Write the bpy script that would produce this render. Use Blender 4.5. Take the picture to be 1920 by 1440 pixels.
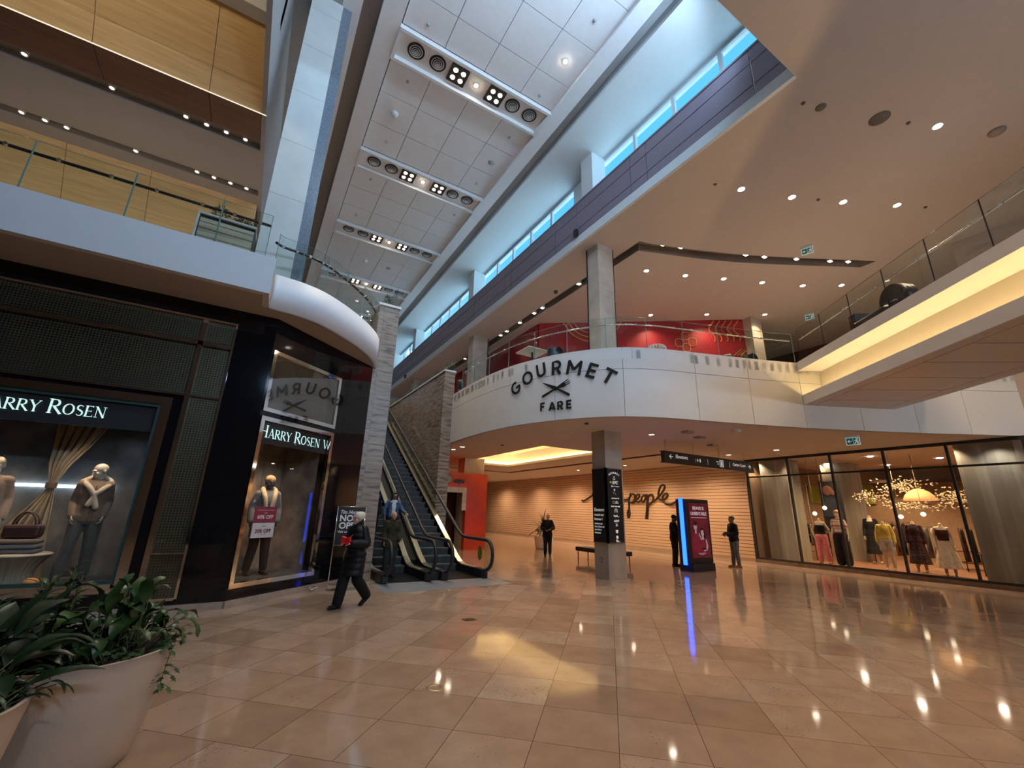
import bpy, bmesh, math, random
from mathutils import Vector, Matrix, noise
from mathutils.geometry import tessellate_polygon
R = math.radians
random.seed(7)
sc = bpy.context.scene
for o in list(bpy.data.objects):
    bpy.data.objects.remove(o)
COL = sc.collection

# ---------------------------------------------------------------- camera, world, exposure
CAMH = 1.75
F_PX = 803.0
CAM_EUL = (R(106.5886), R(-1.5204), R(-31.085))
cd = bpy.data.cameras.new('camera')
cd.sensor_fit = 'HORIZONTAL'; cd.sensor_width = 36.0
cd.lens = 36.0 * F_PX / 1920.0
cd.clip_start = 0.05; cd.clip_end = 400
cam = bpy.data.objects.new('camera', cd); COL.objects.link(cam)
cam.location = (0, 0, CAMH); cam.rotation_euler = CAM_EUL
sc.camera = cam
CM = cam.rotation_euler.to_matrix()

sc.view_settings.view_transform = 'Standard'
sc.view_settings.look = 'None'
sc.view_settings.exposure = 0.28
sc.view_settings.gamma = 1.0
sc.view_settings.use_curve_mapping = False
sc.cycles.max_bounces = 6; sc.cycles.diffuse_bounces = 4; sc.cycles.glossy_bounces = 4
sc.cycles.transmission_bounces = 6; sc.cycles.transparent_max_bounces = 16
sc.cycles.use_denoising = True
sc.cycles.caustics_reflective = False; sc.cycles.caustics_refractive = False
sc.cycles.sample_clamp_indirect = 4.0
sc.cycles.use_adaptive_sampling = True; sc.cycles.adaptive_threshold = 0.04

world = bpy.data.worlds.new('sky'); sc.world = world; world.use_nodes = True
wn = world.node_tree.nodes; wl = world.node_tree.links; wn.clear()
wo = wn.new('ShaderNodeOutputWorld'); wb = wn.new('ShaderNodeBackground')
tc = wn.new('ShaderNodeTexCoord'); sx = wn.new('ShaderNodeSeparateXYZ'); rp = wn.new('ShaderNodeValToRGB')
wl.new(tc.outputs['Generated'], sx.inputs[0]); wl.new(sx.outputs['Z'], rp.inputs[0])
rp.color_ramp.elements[0].position = 0.0; rp.color_ramp.elements[0].color = (0.55, 0.80, 1.0, 1)
rp.color_ramp.elements[1].position = 0.55; rp.color_ramp.elements[1].color = (0.10, 0.46, 0.95, 1)
wl.new(rp.outputs[0], wb.inputs[0]); wb.inputs[1].default_value = 1.3
wl.new(wb.outputs[0], wo.inputs[0])

sd = bpy.data.lights.new('sun', 'SUN'); sd.energy = 130; sd.angle = R(1.0); sd.color = (.62, .84, 1.0)
sun = bpy.data.objects.new('sun', sd); COL.objects.link(sun)
sun.rotation_euler = Vector((0.55, 0.15, -0.9)).to_track_quat('-Z', 'Y').to_euler()
sun.location = (-30, -8, 40)

# ---------------------------------------------------------------- pixel helpers (1920x1440 frame)
def ray(x, y):
    return CM @ Vector(((x - 960) / F_PX, -(y - 720) / F_PX, -1.0))
C0 = Vector((0, 0, CAMH))
def pz(x, y, z): d = ray(x, y); return C0 + d * ((z - CAMH) / d.z)
def px(x, y, X): d = ray(x, y); return C0 + d * (X / d.x)
def py(x, y, Y): d = ray(x, y); return C0 + d * (Y / d.y)

# ---------------------------------------------------------------- mesh helpers
LOCAL = {}      # things whose parts are given in the thing's own frame
class MB:
    def __init__(s): s.v = []; s.f = []; s.sm = []
    def add(s, vs, fs, smooth=False):
        n = len(s.v); s.v += [tuple(v) for v in vs]
        for f in fs: s.f.append(tuple(n + i for i in f)); s.sm.append(smooth)
        return s
    def box(s, x0, x1, y0, y1, z0, z1):
        if x0 > x1: x0, x1 = x1, x0
        if y0 > y1: y0, y1 = y1, y0
        if z0 > z1: z0, z1 = z1, z0
        return s.add([(x0,y0,z0),(x1,y0,z0),(x1,y1,z0),(x0,y1,z0),(x0,y0,z1),(x1,y0,z1),(x1,y1,z1),(x0,y1,z1)],
                     [(0,3,2,1),(4,5,6,7),(0,1,5,4),(1,2,6,5),(2,3,7,6),(3,0,4,7)])
    def fbox(s, o, u, v, w, a, b, c):
        """box in a frame: origin o, axes u v w, ranges a b c"""
        o = Vector(o); u = Vector(u); v = Vector(v); w = Vector(w)
        P = [o + u*i + v*j + w*k for k in c for j in b for i in a]
        idx = [(0,2,3,1),(4,5,7,6),(0,1,5,4),(1,3,7,5),(3,2,6,7),(2,0,4,6)]
        if u.cross(v).dot(w) * (a[1]-a[0]) * (b[1]-b[0]) * (c[1]-c[0]) < 0: idx = [tuple(reversed(f)) for f in idx]
        return s.add(P, idx)
    def prism(s, pts, z0, z1):
        n = len(pts); A = sum(pts[i][0]*pts[(i+1)%n][1]-pts[(i+1)%n][0]*pts[i][1] for i in range(n))
        if A < 0: pts = pts[::-1]
        tri = tessellate_polygon([[Vector((p[0], p[1], 0)) for p in pts]])
        fs = []
        for t in tri:
            a, b, c = [pts[i] for i in t]
            k = (b[0]-a[0])*(c[1]-a[1])-(b[1]-a[1])*(c[0]-a[0])
            t = t if k > 0 else t[::-1]
            fs.append(tuple(i + n for i in t)); fs.append(tuple(reversed(t)))
        fs += [(i, (i+1) % n, (i+1) % n + n, i + n) for i in range(n)]
        return s.add([(p[0], p[1], z0) for p in pts] + [(p[0], p[1], z1) for p in pts], fs)
    def plate(s, outer, holes, z):
        """flat horizontal sheet with holes, facing down"""
        loops = [[Vector((p[0], p[1], 0)) for p in l] for l in [outer] + holes]
        flat = [p for l in loops for p in l]
        fs = []
        for t in tessellate_polygon(loops):
            a, b, c = [flat[i] for i in t]
            k = (b.x-a.x)*(c.y-a.y)-(b.y-a.y)*(c.x-a.x)
            if abs(k) < 1e-9: continue
            fs.append(tuple(t) if k < 0 else tuple(reversed(t)))
        return s.add([(p.x, p.y, z) for p in flat], fs)
    def tube(s, pts, r, n=8, cap=True, smooth=True, flat=1.0):
        pts = [Vector(p) for p in pts]; m = len(pts)
        rs = r if isinstance(r, (list, tuple)) else [r]*m
        T = []
        for i in range(m):
            a = pts[max(i-1, 0)]; b = pts[min(i+1, m-1)]; T.append((b-a).normalized())
        up = Vector((0, 0, 1)) if abs(T[0].z) < .9 else Vector((1, 0, 0))
        x = T[0].cross(up).normalized()
        vs = []
        for i in range(m):
            x = (x - T[i]*x.dot(T[i])).normalized(); y = T[i].cross(x)
            for k in range(n):
                a = 2*math.pi*k/n
                vs.append(pts[i] + x*math.cos(a)*rs[i] + y*math.sin(a)*rs[i]*flat)
        fs = [(i*n+k, i*n+(k+1) % n, (i+1)*n+(k+1) % n, (i+1)*n+k) for i in range(m-1) for k in range(n)]
        s.add(vs, fs, smooth)
        if cap:
            q = len(s.v) - len(vs)
            s.f.append(tuple(q+k for k in range(n-1, -1, -1))); s.sm.append(False)
            s.f.append(tuple(q+(m-1)*n+k for k in range(n))); s.sm.append(False)
        return s
    def lathe(s, prof, n=24, c=(0, 0, 0), ax='z', smooth=True, sx=1.0, sy=1.0):
        vs = []
        for (r, h) in prof:
            for k in range(n):
                a = 2*math.pi*k/n; p = (r*math.cos(a)*sx, r*math.sin(a)*sy, h)
                if ax == 'y': p = (p[0], p[2], -p[1])
                if ax == 'x': p = (p[2], p[0], p[1])
                vs.append((c[0]+p[0], c[1]+p[1], c[2]+p[2]))
        m = len(prof)
        fs = [(i*n+k, i*n+(k+1) % n, (i+1)*n+(k+1) % n, (i+1)*n+k) for i in range(m-1) for k in range(n)]
        return s.add(vs, fs, smooth)
    def disc(s, c, r, n=20, h=0.01, N=(0, 0, 1)):
        N = Vector(N).normalized(); c = Vector(c)
        return s.tube([c, c + N*h], r, n, True, False)
    def ball(s, c, r, n=12, m=8, M=None):
        vs = []; c = Vector(c); rr = r if isinstance(r, (tuple, list)) else (r, r, r)
        for i in range(m+1):
            t = math.pi*i/m
            for k in range(n):
                a = 2*math.pi*k/n
                p = Vector((rr[0]*math.sin(t)*math.cos(a), rr[1]*math.sin(t)*math.sin(a), rr[2]*math.cos(t)))
                if M: p = M @ p
                vs.append(c + p)
        fs = [(i*n+k, (i+1)*n+k, (i+1)*n+(k+1) % n, i*n+(k+1) % n) for i in range(m) for k in range(n)]
        return s.add(vs, fs, True)
    def poly(s, pts, thick=None, N=None):
        """flat polygon, optionally extruded by thick along N"""
        pts = [Vector(p) for p in pts]; n = len(pts)
        if thick is None: return s.add(pts, [tuple(range(n))])
        N = Vector(N).normalized()*thick
        return s.add(pts + [p + N for p in pts], [tuple(range(n-1, -1, -1)), tuple(range(n, 2*n))] +
                     [(i, (i+1) % n, (i+1) % n + n, i + n) for i in range(n)])
    def build(s, name, m, parent=None, bevel=0, label=None, kind=None, fix=True):
        me = bpy.data.meshes.new(name); me.from_pydata(s.v, [], s.f)
        me.polygons.foreach_set('use_smooth', s.sm); me.update()
        if fix:
            bm = bmesh.new(); bm.from_mesh(me); bmesh.ops.recalc_face_normals(bm, faces=bm.faces); bm.to_mesh(me); bm.free()
        ob = bpy.data.objects.new(name, me); COL.objects.link(ob)
        if m: me.materials.append(m)
        if parent:
            ob.parent = parent
            w = Vector((0, 0, 0)); p = parent; root = parent
            while p: w += p.location; root = p; p = p.parent
            if not LOCAL.get(root.name): ob.location = -w   # parts given in world coordinates
        if bevel:
            b = ob.modifiers.new('bevel', 'BEVEL'); b.width = bevel; b.segments = 2; b.limit_method = 'ANGLE'
        if label: ob['label'] = label
        if kind: ob['kind'] = kind
        return ob
def struct(name, mb, m, parent=None, **k):
    o = mb.build(name, m, parent, **k)
    if not parent: o['kind'] = 'structure'
    return o
def tag(o, label, cat, group=None):
    o['label'] = label; o['category'] = cat
    if group: o['group'] = group
    return o
def thing(name, label, cat, loc=(0, 0, 0), group=None):
    o = bpy.data.objects.new(name, None); COL.objects.link(o)
    o.location = loc; o.empty_display_size = .2
    return tag(o, label, cat, group)
def dup(root, loc=None, rotz=None, label=None, group=None, parent=None, scale=None):
    c = root.copy(); COL.objects.link(c)
    if parent: c.parent = parent
    if loc is not None: c.location = loc
    if rotz is not None: c.rotation_euler = (0, 0, rotz)
    if scale is not None: c.scale = (scale,)*3
    if label: c['label'] = label
    if group: c['group'] = group
    for ch in list(root.children): dup(ch, parent=c)
    return c
def catmull(P, n=8):
    P = [Vector(p) for p in P]; out = []
    for i in range(len(P)-1):
        p0 = P[max(i-1, 0)]; p1 = P[i]; p2 = P[i+1]; p3 = P[min(i+2, len(P)-1)]
        for k in range(n):
            t = k/n
            out.append(0.5*((2*p1)+(p2-p0)*t+(2*p0-5*p1+4*p2-p3)*t*t+(3*p1-p0-3*p2+p3)*t**3))
    out.append(P[-1]); return out
def offset_path(P, d):
    """2D offset to the left of travel"""
    out = []
    for i in range(len(P)):
        a = P[max(i-1, 0)]; b = P[min(i+1, len(P)-1)]
        t = Vector((b[0]-a[0], b[1]-a[1])).normalized()
        out.append((P[i][0]-t.y*d, P[i][1]+t.x*d))
    return out
def text_mb(s, size=.2, bold=0.0, depth=0.004, o=(0, 0, 0), u=(1, 0, 0), v=(0, 0, 1), align='LEFT', mb=None, fn=None, sx=1.0, shear=0, space=1.0):
    """letters in the plane o + u*x + v*y, raised by depth towards u x v"""
    cu = bpy.data.curves.new('t', 'FONT'); cu.body = s; cu.size = size; cu.offset = bold; cu.align_x = align
    cu.resolution_u = 3; cu.shear = shear; cu.space_character = space
    ob = bpy.data.objects.new('t', cu); COL.objects.link(ob)
    dg = bpy.context.evaluated_depsgraph_get(); me = bpy.data.meshes.new_from_object(ob.evaluated_get(dg))
    o = Vector(o); u = Vector(u).normalized(); v = Vector(v).normalized(); N = u.cross(v)
    mb = mb or MB()
    fn = fn or (lambda x, y, d: o + u*x*sx + v*y + N*d)
    vs = [fn(p.co.x, p.co.y, depth) for p in me.vertices]
    mb.add(vs, [tuple(p.vertices) for p in me.polygons])
    if depth:
        ed = {}
        for p in me.polygons:
            for e in p.edge_keys: ed[e] = ed.get(e, 0) + 1
        for p in me.polygons:
            vv = list(p.vertices)
            for i in range(len(vv)):
                a, b = vv[i], vv[(i+1) % len(vv)]
                if ed[(min(a, b), max(a, b))] == 1:
                    A, B = me.vertices[a].co, me.vertices[b].co
                    mb.add([fn(A.x, A.y, depth), fn(A.x, A.y, 0), fn(B.x, B.y, 0), fn(B.x, B.y, depth)], [(0, 1, 2, 3)])
    bpy.data.objects.remove(ob); bpy.data.curves.remove(cu); bpy.data.meshes.remove(me)
    return mb

# ---------------------------------------------------------------- materials
def newmat(name):
    m = bpy.data.materials.new(name); m.use_nodes = True
    return m, m.node_tree.nodes, m.node_tree.links, m.node_tree.nodes['Principled BSDF']
_mc = {}
def pm(name, col, rough=.5, metal=0.0, var=.06, scale=6.0, bump=0.0, bscale=40.0, emis=None, es=0.0, spec=.5, coat=0.0, sheen=0.0, stretch=(1, 1, 1)):
    if name in _mc: return _mc[name]
    m, n, l, b = newmat(name)
    b.inputs['Roughness'].default_value = rough; b.inputs['Metallic'].default_value = metal
    b.inputs['Specular IOR Level'].default_value = spec; b.inputs['Coat Weight'].default_value = coat
    b.inputs['Sheen Weight'].default_value = sheen
    t = n.new('ShaderNodeTexCoord'); mp = n.new('ShaderNodeMapping'); mp.inputs['Scale'].default_value = stretch
    nz = n.new('ShaderNodeTexNoise'); nz.inputs['Scale'].default_value = scale; nz.inputs['Detail'].default_value = 5
    l.new(t.outputs['Object'], mp.inputs[0]); l.new(mp.outputs[0], nz.inputs['Vector'])
    r = n.new('ShaderNodeValToRGB'); l.new(nz.outputs['Fac'], r.inputs[0])
    a = [max(0, c*(1-var*1.6)) for c in col]; c2 = [min(1, c*(1+var*1.6)) for c in col]
    r.color_ramp.elements[0].position = .3; r.color_ramp.elements[0].color = (*a, 1)
    r.color_ramp.elements[1].position = .7; r.color_ramp.elements[1].color = (*c2, 1)
    l.new(r.outputs[0], b.inputs['Base Color'])
    if bump:
        n2 = n.new('ShaderNodeTexNoise'); n2.inputs['Scale'].default_value = bscale; l.new(mp.outputs[0], n2.inputs['Vector'])
        bp = n.new('ShaderNodeBump'); bp.inputs['Strength'].default_value = bump; bp.inputs['Distance'].default_value = .01
        l.new(n2.outputs['Fac'], bp.inputs['Height']); l.new(bp.outputs[0], b.inputs['Normal'])
    if emis:
        b.inputs['Emission Color'].default_value = (*emis, 1); b.inputs['Emission Strength'].default_value = es
    _mc[name] = m; return m
def glassmat(name, tint=(.93, .98, .96), refl=.08, rough=0.0):
    m = bpy.data.materials.new(name); m.use_nodes = True; n = m.node_tree.nodes; l = m.node_tree.links; n.clear()
    o = n.new('ShaderNodeOutputMaterial'); tr = n.new('ShaderNodeBsdfTransparent'); gl = n.new('ShaderNodeBsdfGlossy')
    tr.inputs[0].default_value = (*tint, 1); gl.inputs['Roughness'].default_value = rough
    fr = n.new('ShaderNodeFresnel'); fr.inputs[0].default_value = 1.5
    ad = n.new('ShaderNodeMath'); ad.operation = 'MULTIPLY_ADD'; ad.inputs[1].default_value = 1.0; ad.inputs[2].default_value = refl
    ad.use_clamp = True
    ge = n.new('ShaderNodeNewGeometry'); sb = n.new('ShaderNodeMath'); sb.operation = 'SUBTRACT'; sb.inputs[0].default_value = 1
    l.new(ge.outputs['Backfacing'], sb.inputs[1]); mu = n.new('ShaderNodeMath'); mu.operation = 'MULTIPLY'
    l.new(ad.outputs[0], mu.inputs[0]); l.new(sb.outputs[0], mu.inputs[1])
    mx = n.new('ShaderNodeMixShader'); l.new(fr.outputs[0], ad.inputs[0]); l.new(mu.outputs[0], mx.inputs[0])
    l.new(tr.outputs[0], mx.inputs[1]); l.new(gl.outputs[0], mx.inputs[2]); l.new(mx.outputs[0], o.inputs[0])
    return m
def emat(name, col, s):
    if name in _mc: return _mc[name]
    m = bpy.data.materials.new(name); m.use_nodes = True; n = m.node_tree.nodes; l = m.node_tree.links; n.clear()
    o = n.new('ShaderNodeOutputMaterial'); e = n.new('ShaderNodeEmission'); e.inputs[0].default_value = (*col, 1); e.inputs[1].default_value = s
    l.new(e.outputs[0], o.inputs[0]); _mc[name] = m; return m
def mathn(n, l, op, a, b=None, c=None):
    x = n.new('ShaderNodeMath'); x.operation = op
    for i, q in enumerate((a, b, c)):
        if q is None: continue
        if isinstance(q, (int, float)): x.inputs[i].default_value = q
        else: l.new(q, x.inputs[i])
    return x.outputs[0]

def floor_mat():
    m, n, l, b = newmat('polished_stone_floor')
    g = n.new('ShaderNodeNewGeometry'); s = n.new('ShaderNodeSeparateXYZ'); l.new(g.outputs['Position'], s.inputs[0])
    a = R(46.7); U = (math.cos(a), math.sin(a)); V = (math.sin(a), -math.cos(a)); T = .672
    M = lambda *q: mathn(n, l, *q)
    u = M('ADD', M('MULTIPLY', s.outputs[0], U[0]), M('MULTIPLY', s.outputs[1], U[1]))
    v = M('ADD', M('MULTIPLY', s.outputs[0], V[0]), M('MULTIPLY', s.outputs[1], V[1]))
    us = M('DIVIDE', M('ADD', u, 80*T - 4.04), T); row = M('FLOOR', us); fu = M('FRACT', us)
    blk = M('FLOOR', M('DIVIDE', M('ADD', row, 1), 4))
    w1 = n.new('ShaderNodeTexWhiteNoise'); w1.noise_dimensions = '1D'; l.new(blk, w1.inputs['W'])
    off = M('MULTIPLY', M('ROUND', w1.outputs['Value']), .5)
    vs = M('ADD', M('DIVIDE', M('ADD', v, 80*T + 1.33), T), off); colm = M('FLOOR', vs); fv = M('FRACT', vs)
    du = M('MINIMUM', fu, M('SUBTRACT', 1, fu)); dv = M('MINIMUM', fv, M('SUBTRACT', 1, fv))
    d = M('MINIMUM', du, dv); joint = M('LESS_THAN', d, .0045)
    cb = n.new('ShaderNodeCombineXYZ'); l.new(row, cb.inputs[0]); l.new(colm, cb.inputs[1])
    w2 = n.new('ShaderNodeTexWhiteNoise'); w2.noise_dimensions = '3D'; l.new(cb.outputs[0], w2.inputs['Vector'])
    r = n.new('ShaderNodeValToRGB'); l.new(w2.outputs['Value'], r.inputs[0]); e = r.color_ramp.elements
    e[0].position = 0; e[0].color = (.38, .27, .195, 1); e[1].position = 1; e[1].color = (.56, .45, .345, 1)
    for p, c in ((.2, (.43, .31, .225)), (.45, (.45, .33, .245)), (.7, (.49, .365, .275)), (.85, (.46, .345, .265))):
        q = e.new(p); q.color = (*c, 1)
    nz = n.new('ShaderNodeTexNoise'); nz.inputs['Scale'].default_value = 3.5; nz.inputs['Detail'].default_value = 8
    ad = n.new('ShaderNodeVectorMath'); ad.operation = 'MULTIPLY_ADD'; l.new(w2.outputs['Color'], ad.inputs[0])
    ad.inputs[1].default_value = (9, 9, 9); l.new(g.outputs['Position'], ad.inputs[2]); l.new(ad.outputs[0], nz.inputs['Vector'])
    mx = n.new('ShaderNodeMix'); mx.data_type = 'RGBA'; mx.blend_type = 'MULTIPLY'; mx.inputs['Factor'].default_value = .55
    l.new(r.outputs[0], mx.inputs[6])
    r2 = n.new('ShaderNodeValToRGB'); l.new(nz.outputs['Fac'], r2.inputs[0])
    r2.color_ramp.elements[0].position = .3; r2.color_ramp.elements[0].color = (.68, .64, .62, 1)
    r2.color_ramp.elements[1].position = .65; r2.color_ramp.elements[1].color = (1, 1, 1, 1)
    l.new(r2.outputs[0], mx.inputs[7])
    vo = n.new('ShaderNodeTexNoise'); vo.inputs['Scale'].default_value = 42; vo.inputs['Detail'].default_value = 3; l.new(ad.outputs[0], vo.inputs['Vector'])
    thr = n.new('ShaderNodeMapRange'); l.new(w2.outputs['Value'], thr.inputs[0])
    thr.inputs[1].default_value = .1; thr.inputs[2].default_value = .9; thr.inputs[3].default_value = .76; thr.inputs[4].default_value = .655
    big = n.new('ShaderNodeTexNoise'); big.inputs['Scale'].default_value = 3; l.new(ad.outputs[0], big.inputs['Vector'])
    pit = M('GREATER_THAN', vo.outputs['Fac'], M('ADD', thr.outputs[0], M('MULTIPLY', M('SUBTRACT', .5, big.outputs['Fac']), .35)))
    dk = n.new('ShaderNodeMix'); dk.data_type = 'RGBA'; l.new(M('MULTIPLY', pit, .6), dk.inputs['Factor'])
    l.new(mx.outputs[2], dk.inputs[6]); dk.inputs[7].default_value = (.17, .115, .08, 1)
    jm = n.new('ShaderNodeMix'); jm.data_type = 'RGBA'; l.new(joint, jm.inputs['Factor'])
    l.new(dk.outputs[2], jm.inputs[6]); jm.inputs[7].default_value = (.12, .075, .05, 1)
    l.new(jm.outputs[2], b.inputs['Base Color'])
    n3 = n.new('ShaderNodeTexNoise'); n3.inputs['Scale'].default_value = 1.3; l.new(g.outputs['Position'], n3.inputs['Vector'])
    ro = n.new('ShaderNodeMapRange'); l.new(n3.outputs['Fac'], ro.inputs[0]); ro.inputs[3].default_value = .035; ro.inputs[4].default_value = .10
    l.new(ro.outputs[0], b.inputs['Roughness']); b.inputs['Specular IOR Level'].default_value = .65
    bp = n.new('ShaderNodeBump'); bp.inputs['Strength'].default_value = .06; bp.inputs['Distance'].default_value = .02
    l.new(n3.outputs['Fac'], bp.inputs['Height']); l.new(bp.outputs[0], b.inputs['Normal'])
    return m
def strata_mat(name='striated_stone', c1=(.13, .10, .078), c2=(.35, .28, .22), tile=(0.55, .28), rough=.35):
    """silver-grey travertine with wavy horizontal layers in rectangular slabs"""
    m, n, l, b = newmat(name)
    g = n.new('ShaderNodeNewGeometry'); s = n.new('ShaderNodeSeparateXYZ'); l.new(g.outputs['Position'], s.inputs[0])
    M = lambda *q: mathn(n, l, *q)
    h = M('ADD', s.outputs[0], s.outputs[1])
    iu = M('FLOOR', M('DIVIDE', h, tile[0])); iv = M('FLOOR', M('DIVIDE', s.outputs[2], tile[1]))
    cb = n.new('ShaderNodeCombineXYZ'); l.new(iu, cb.inputs[0]); l.new(iv, cb.inputs[1])
    wn_ = n.new('ShaderNodeTexWhiteNoise'); l.new(cb.outputs[0], wn_.inputs['Vector'])
    pc = n.new('ShaderNodeCombineXYZ'); l.new(M('MULTIPLY', h, 1.6), pc.inputs[0])
    l.new(M('ADD', M('MULTIPLY', s.outputs[2], 11), M('MULTIPLY', wn_.outputs['Value'], 40)), pc.inputs[1])
    nz = n.new('ShaderNodeTexNoise'); nz.inputs['Scale'].default_value = 1.0; nz.inputs['Detail'].default_value = 6; nz.inputs['Distortion'].default_value = .6
    l.new(pc.outputs[0], nz.inputs['Vector'])
    r = n.new('ShaderNodeValToRGB'); l.new(nz.outputs['Fac'], r.inputs[0]); e = r.color_ramp.elements
    e[0].position = .36; e[0].color = (*c1, 1); e[1].position = .66; e[1].color = (*c2, 1)
    q = e.new(.48); q.color = (*[(a+b_)/2*1.15 for a, b_ in zip(c1, c2)], 1)
    fu = M('FRACT', M('DIVIDE', h, tile[0])); fv = M('FRACT', M('DIVIDE', s.outputs[2], tile[1]))
    j = M('MAXIMUM', M('LESS_THAN', fu, .012), M('LESS_THAN', fv, .02))
    mx = n.new('ShaderNodeMix'); mx.data_type = 'RGBA'; l.new(M('MULTIPLY', j, .7), mx.inputs['Factor']); l.new(r.outputs[0], mx.inputs[6]); mx.inputs[7].default_value = (.07, .06, .05, 1)
    l.new(mx.outputs[2], b.inputs['Base Color']); b.inputs['Roughness'].default_value = rough
    bp = n.new('ShaderNodeBump'); bp.inputs['Strength'].default_value = .25; bp.inputs['Distance'].default_value = .01
    l.new(nz.outputs['Fac'], bp.inputs['Height']); l.new(bp.outputs[0], b.inputs['Normal'])
    return m
def wood_mat(name, c1, c2, rough=.4, ax=0, scale=1.0):
    m, n, l, b = newmat(name)
    t = n.new('ShaderNodeTexCoord'); mp = n.new('ShaderNodeMapping'); l.new(t.outputs['Object'], mp.inputs[0])
    sc_ = [14*scale]*3; sc_[ax] = .9*scale; mp.inputs['Scale'].default_value = sc_
    nz = n.new('ShaderNodeTexNoise'); nz.inputs['Scale'].default_value = 1.0; nz.inputs['Detail'].default_value = 6; nz.inputs['Distortion'].default_value = .8
    l.new(mp.outputs[0], nz.inputs['Vector'])
    r = n.new('ShaderNodeValToRGB'); l.new(nz.outputs['Fac'], r.inputs[0])
    r.color_ramp.elements[0].position = .3; r.color_ramp.elements[0].color = (*c1, 1)
    r.color_ramp.elements[1].position = .7; r.color_ramp.elements[1].color = (*c2, 1)
    l.new(r.outputs[0], b.inputs['Base Color']); b.inputs['Roughness'].default_value = rough
    return m
def boardform_mat():
    m, n, l, b = newmat('board_formed_concrete')
    t = n.new('ShaderNodeTexCoord'); s = n.new('ShaderNodeSeparateXYZ'); l.new(t.outputs['Object'], s.inputs[0])
    M = lambda *q: mathn(n, l, *q)
    h = M('ADD', s.outputs[0], s.outputs[1]); k = M('DIVIDE', h, .13)
    w = n.new('ShaderNodeTexWhiteNoise'); w.noise_dimensions = '1D'; l.new(M('FLOOR', k), w.inputs['W'])
    cb = n.new('ShaderNodeCombineXYZ'); l.new(M('MULTIPLY', h, 8), cb.inputs[0]); l.new(M('ADD', M('MULTIPLY', s.outputs[2], 1.1), M('MULTIPLY', w.outputs['Value'], 30)), cb.inputs[2])
    nz = n.new('ShaderNodeTexNoise'); nz.inputs['Scale'].default_value = 1; nz.inputs['Detail'].default_value = 5; l.new(cb.outputs[0], nz.inputs['Vector'])
    f = M('ADD', M('MULTIPLY', nz.outputs['Fac'], .35), M('MULTIPLY', w.outputs['Value'], .25))
    f = M('SUBTRACT', f, M('MULTIPLY', M('LESS_THAN', M('FRACT', k), .06), .3))
    r = n.new('ShaderNodeValToRGB'); l.new(f, r.inputs[0])
    r.color_ramp.elements[0].position = .2; r.color_ramp.elements[0].color = (.25, .235, .195, 1)
    r.color_ramp.elements[1].position = .7; r.color_ramp.elements[1].color = (.46, .43, .36, 1)
    l.new(r.outputs[0], b.inputs['Base Color']); b.inputs['Roughness'].default_value = .75
    return m
M = {}
M['floor'] = floor_mat()
M['stone'] = strata_mat()
M['paint'] = pm('white_paint', (.74, .74, .74), .55, var=.01)
M['ceil'] = pm('ceiling_paint', (.70, .66, .62), .8, var=.01)
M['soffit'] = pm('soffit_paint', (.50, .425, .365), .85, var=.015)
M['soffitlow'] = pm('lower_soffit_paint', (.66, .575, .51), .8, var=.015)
M['coffer'] = pm('acoustic_ceiling_panel', (.80, .79, .80), .85, var=.015)
M['groove'] = pm('shadow_gap', (.05, .045, .04), .9, var=.0)
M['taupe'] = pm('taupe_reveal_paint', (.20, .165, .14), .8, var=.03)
M['purple'] = pm('mauve_metal_panel', (.20, .165, .215), .55, var=.03)
M['chrome'] = pm('brushed_steel', (.72, .70, .66), .18, 1.0, var=.03)
M['mirror'] = pm('polished_steel_frame', (.82, .80, .77), .06, 1.0, var=.01)
M['blackgl'] = pm('black_glass_panel', (.006, .006, .008), .05, var=.2, spec=.45)
M['black'] = pm('black_paint', (.012, .012, .013), .35, var=.1)
M['blackm'] = pm('matte_black', (.014, .014, .015), .7, var=.1)
M['colstone'] = pm('limestone_cladding', (.46, .40, .335), .45, var=.10, scale=2.0, bump=.05)
M['darkmetal'] = pm('dark_metal', (.05, .05, .055), .3, .9, var=.05)
M['frost'] = pm('white_frame', (.66, .70, .72), .5, var=.01)
M['glass'] = glassmat('clear_glass', (.90, .96, .94), .0)
M['gglass'] = glassmat('green_tinted_glass', (.88, .95, .92), .03)
M['sglass'] = glassmat('shopfront_glass', (.97, .97, .97), .0)
M['gedge'] = pm('glass_edge', (.16, .30, .27), .15, var=.05)
M['woodl'] = wood_mat('light_oak_panel', (.60, .39, .16), (.78, .54, .26))
M['woodd'] = wood_mat('walnut_panel', (.125, .05, .025), (.20, .085, .045))
M['floorwood'] = wood_mat('shop_wood_floor', (.16, .07, .035), (.30, .15, .075), ax=1)
M['lamp'] = emat('lamp_glow', (1.0, .80, .58), 14)
M['lampw'] = emat('lamp_glow_white', (1.0, .84, .64), 55)
M['boards'] = boardform_mat()

# ================================================================ SETTING
ZL = 4.23      # lower soffit
ZP = 6.18      # parapet top
ZF = 6.10      # upper floor
ZU = 10.88     # upper soffit
ZC = 14.80     # atrium ceiling
WX = 18.8      # right-hand shop wall plane
XE = 8.61      # edge of the upper soffit over the hall

b = MB(); b.add([(-22, -12, 0), (42, -12, 0), (42, 46, 0), (-22, 46, 0)], [(0, 1, 2, 3)]); struct('floor', b, M['floor'])

FC = [(6.44,15.9),(6.36,13.1),(6.5,11.3),(6.8,10.15),(7.15,9.3),(7.6,8.6),(8.2,7.95),(9.1,7.45),(10.1,7.1),(11.5,6.62),(13.25,5.95),(14.84,5.2),(16.34,4.42),(17.83,3.55),(19.3,2.65),(24,-.4)]
FCS = [(p.x, p.y) for p in catmull([(a, b_, 0) for a, b_ in FC], 8)]
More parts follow.
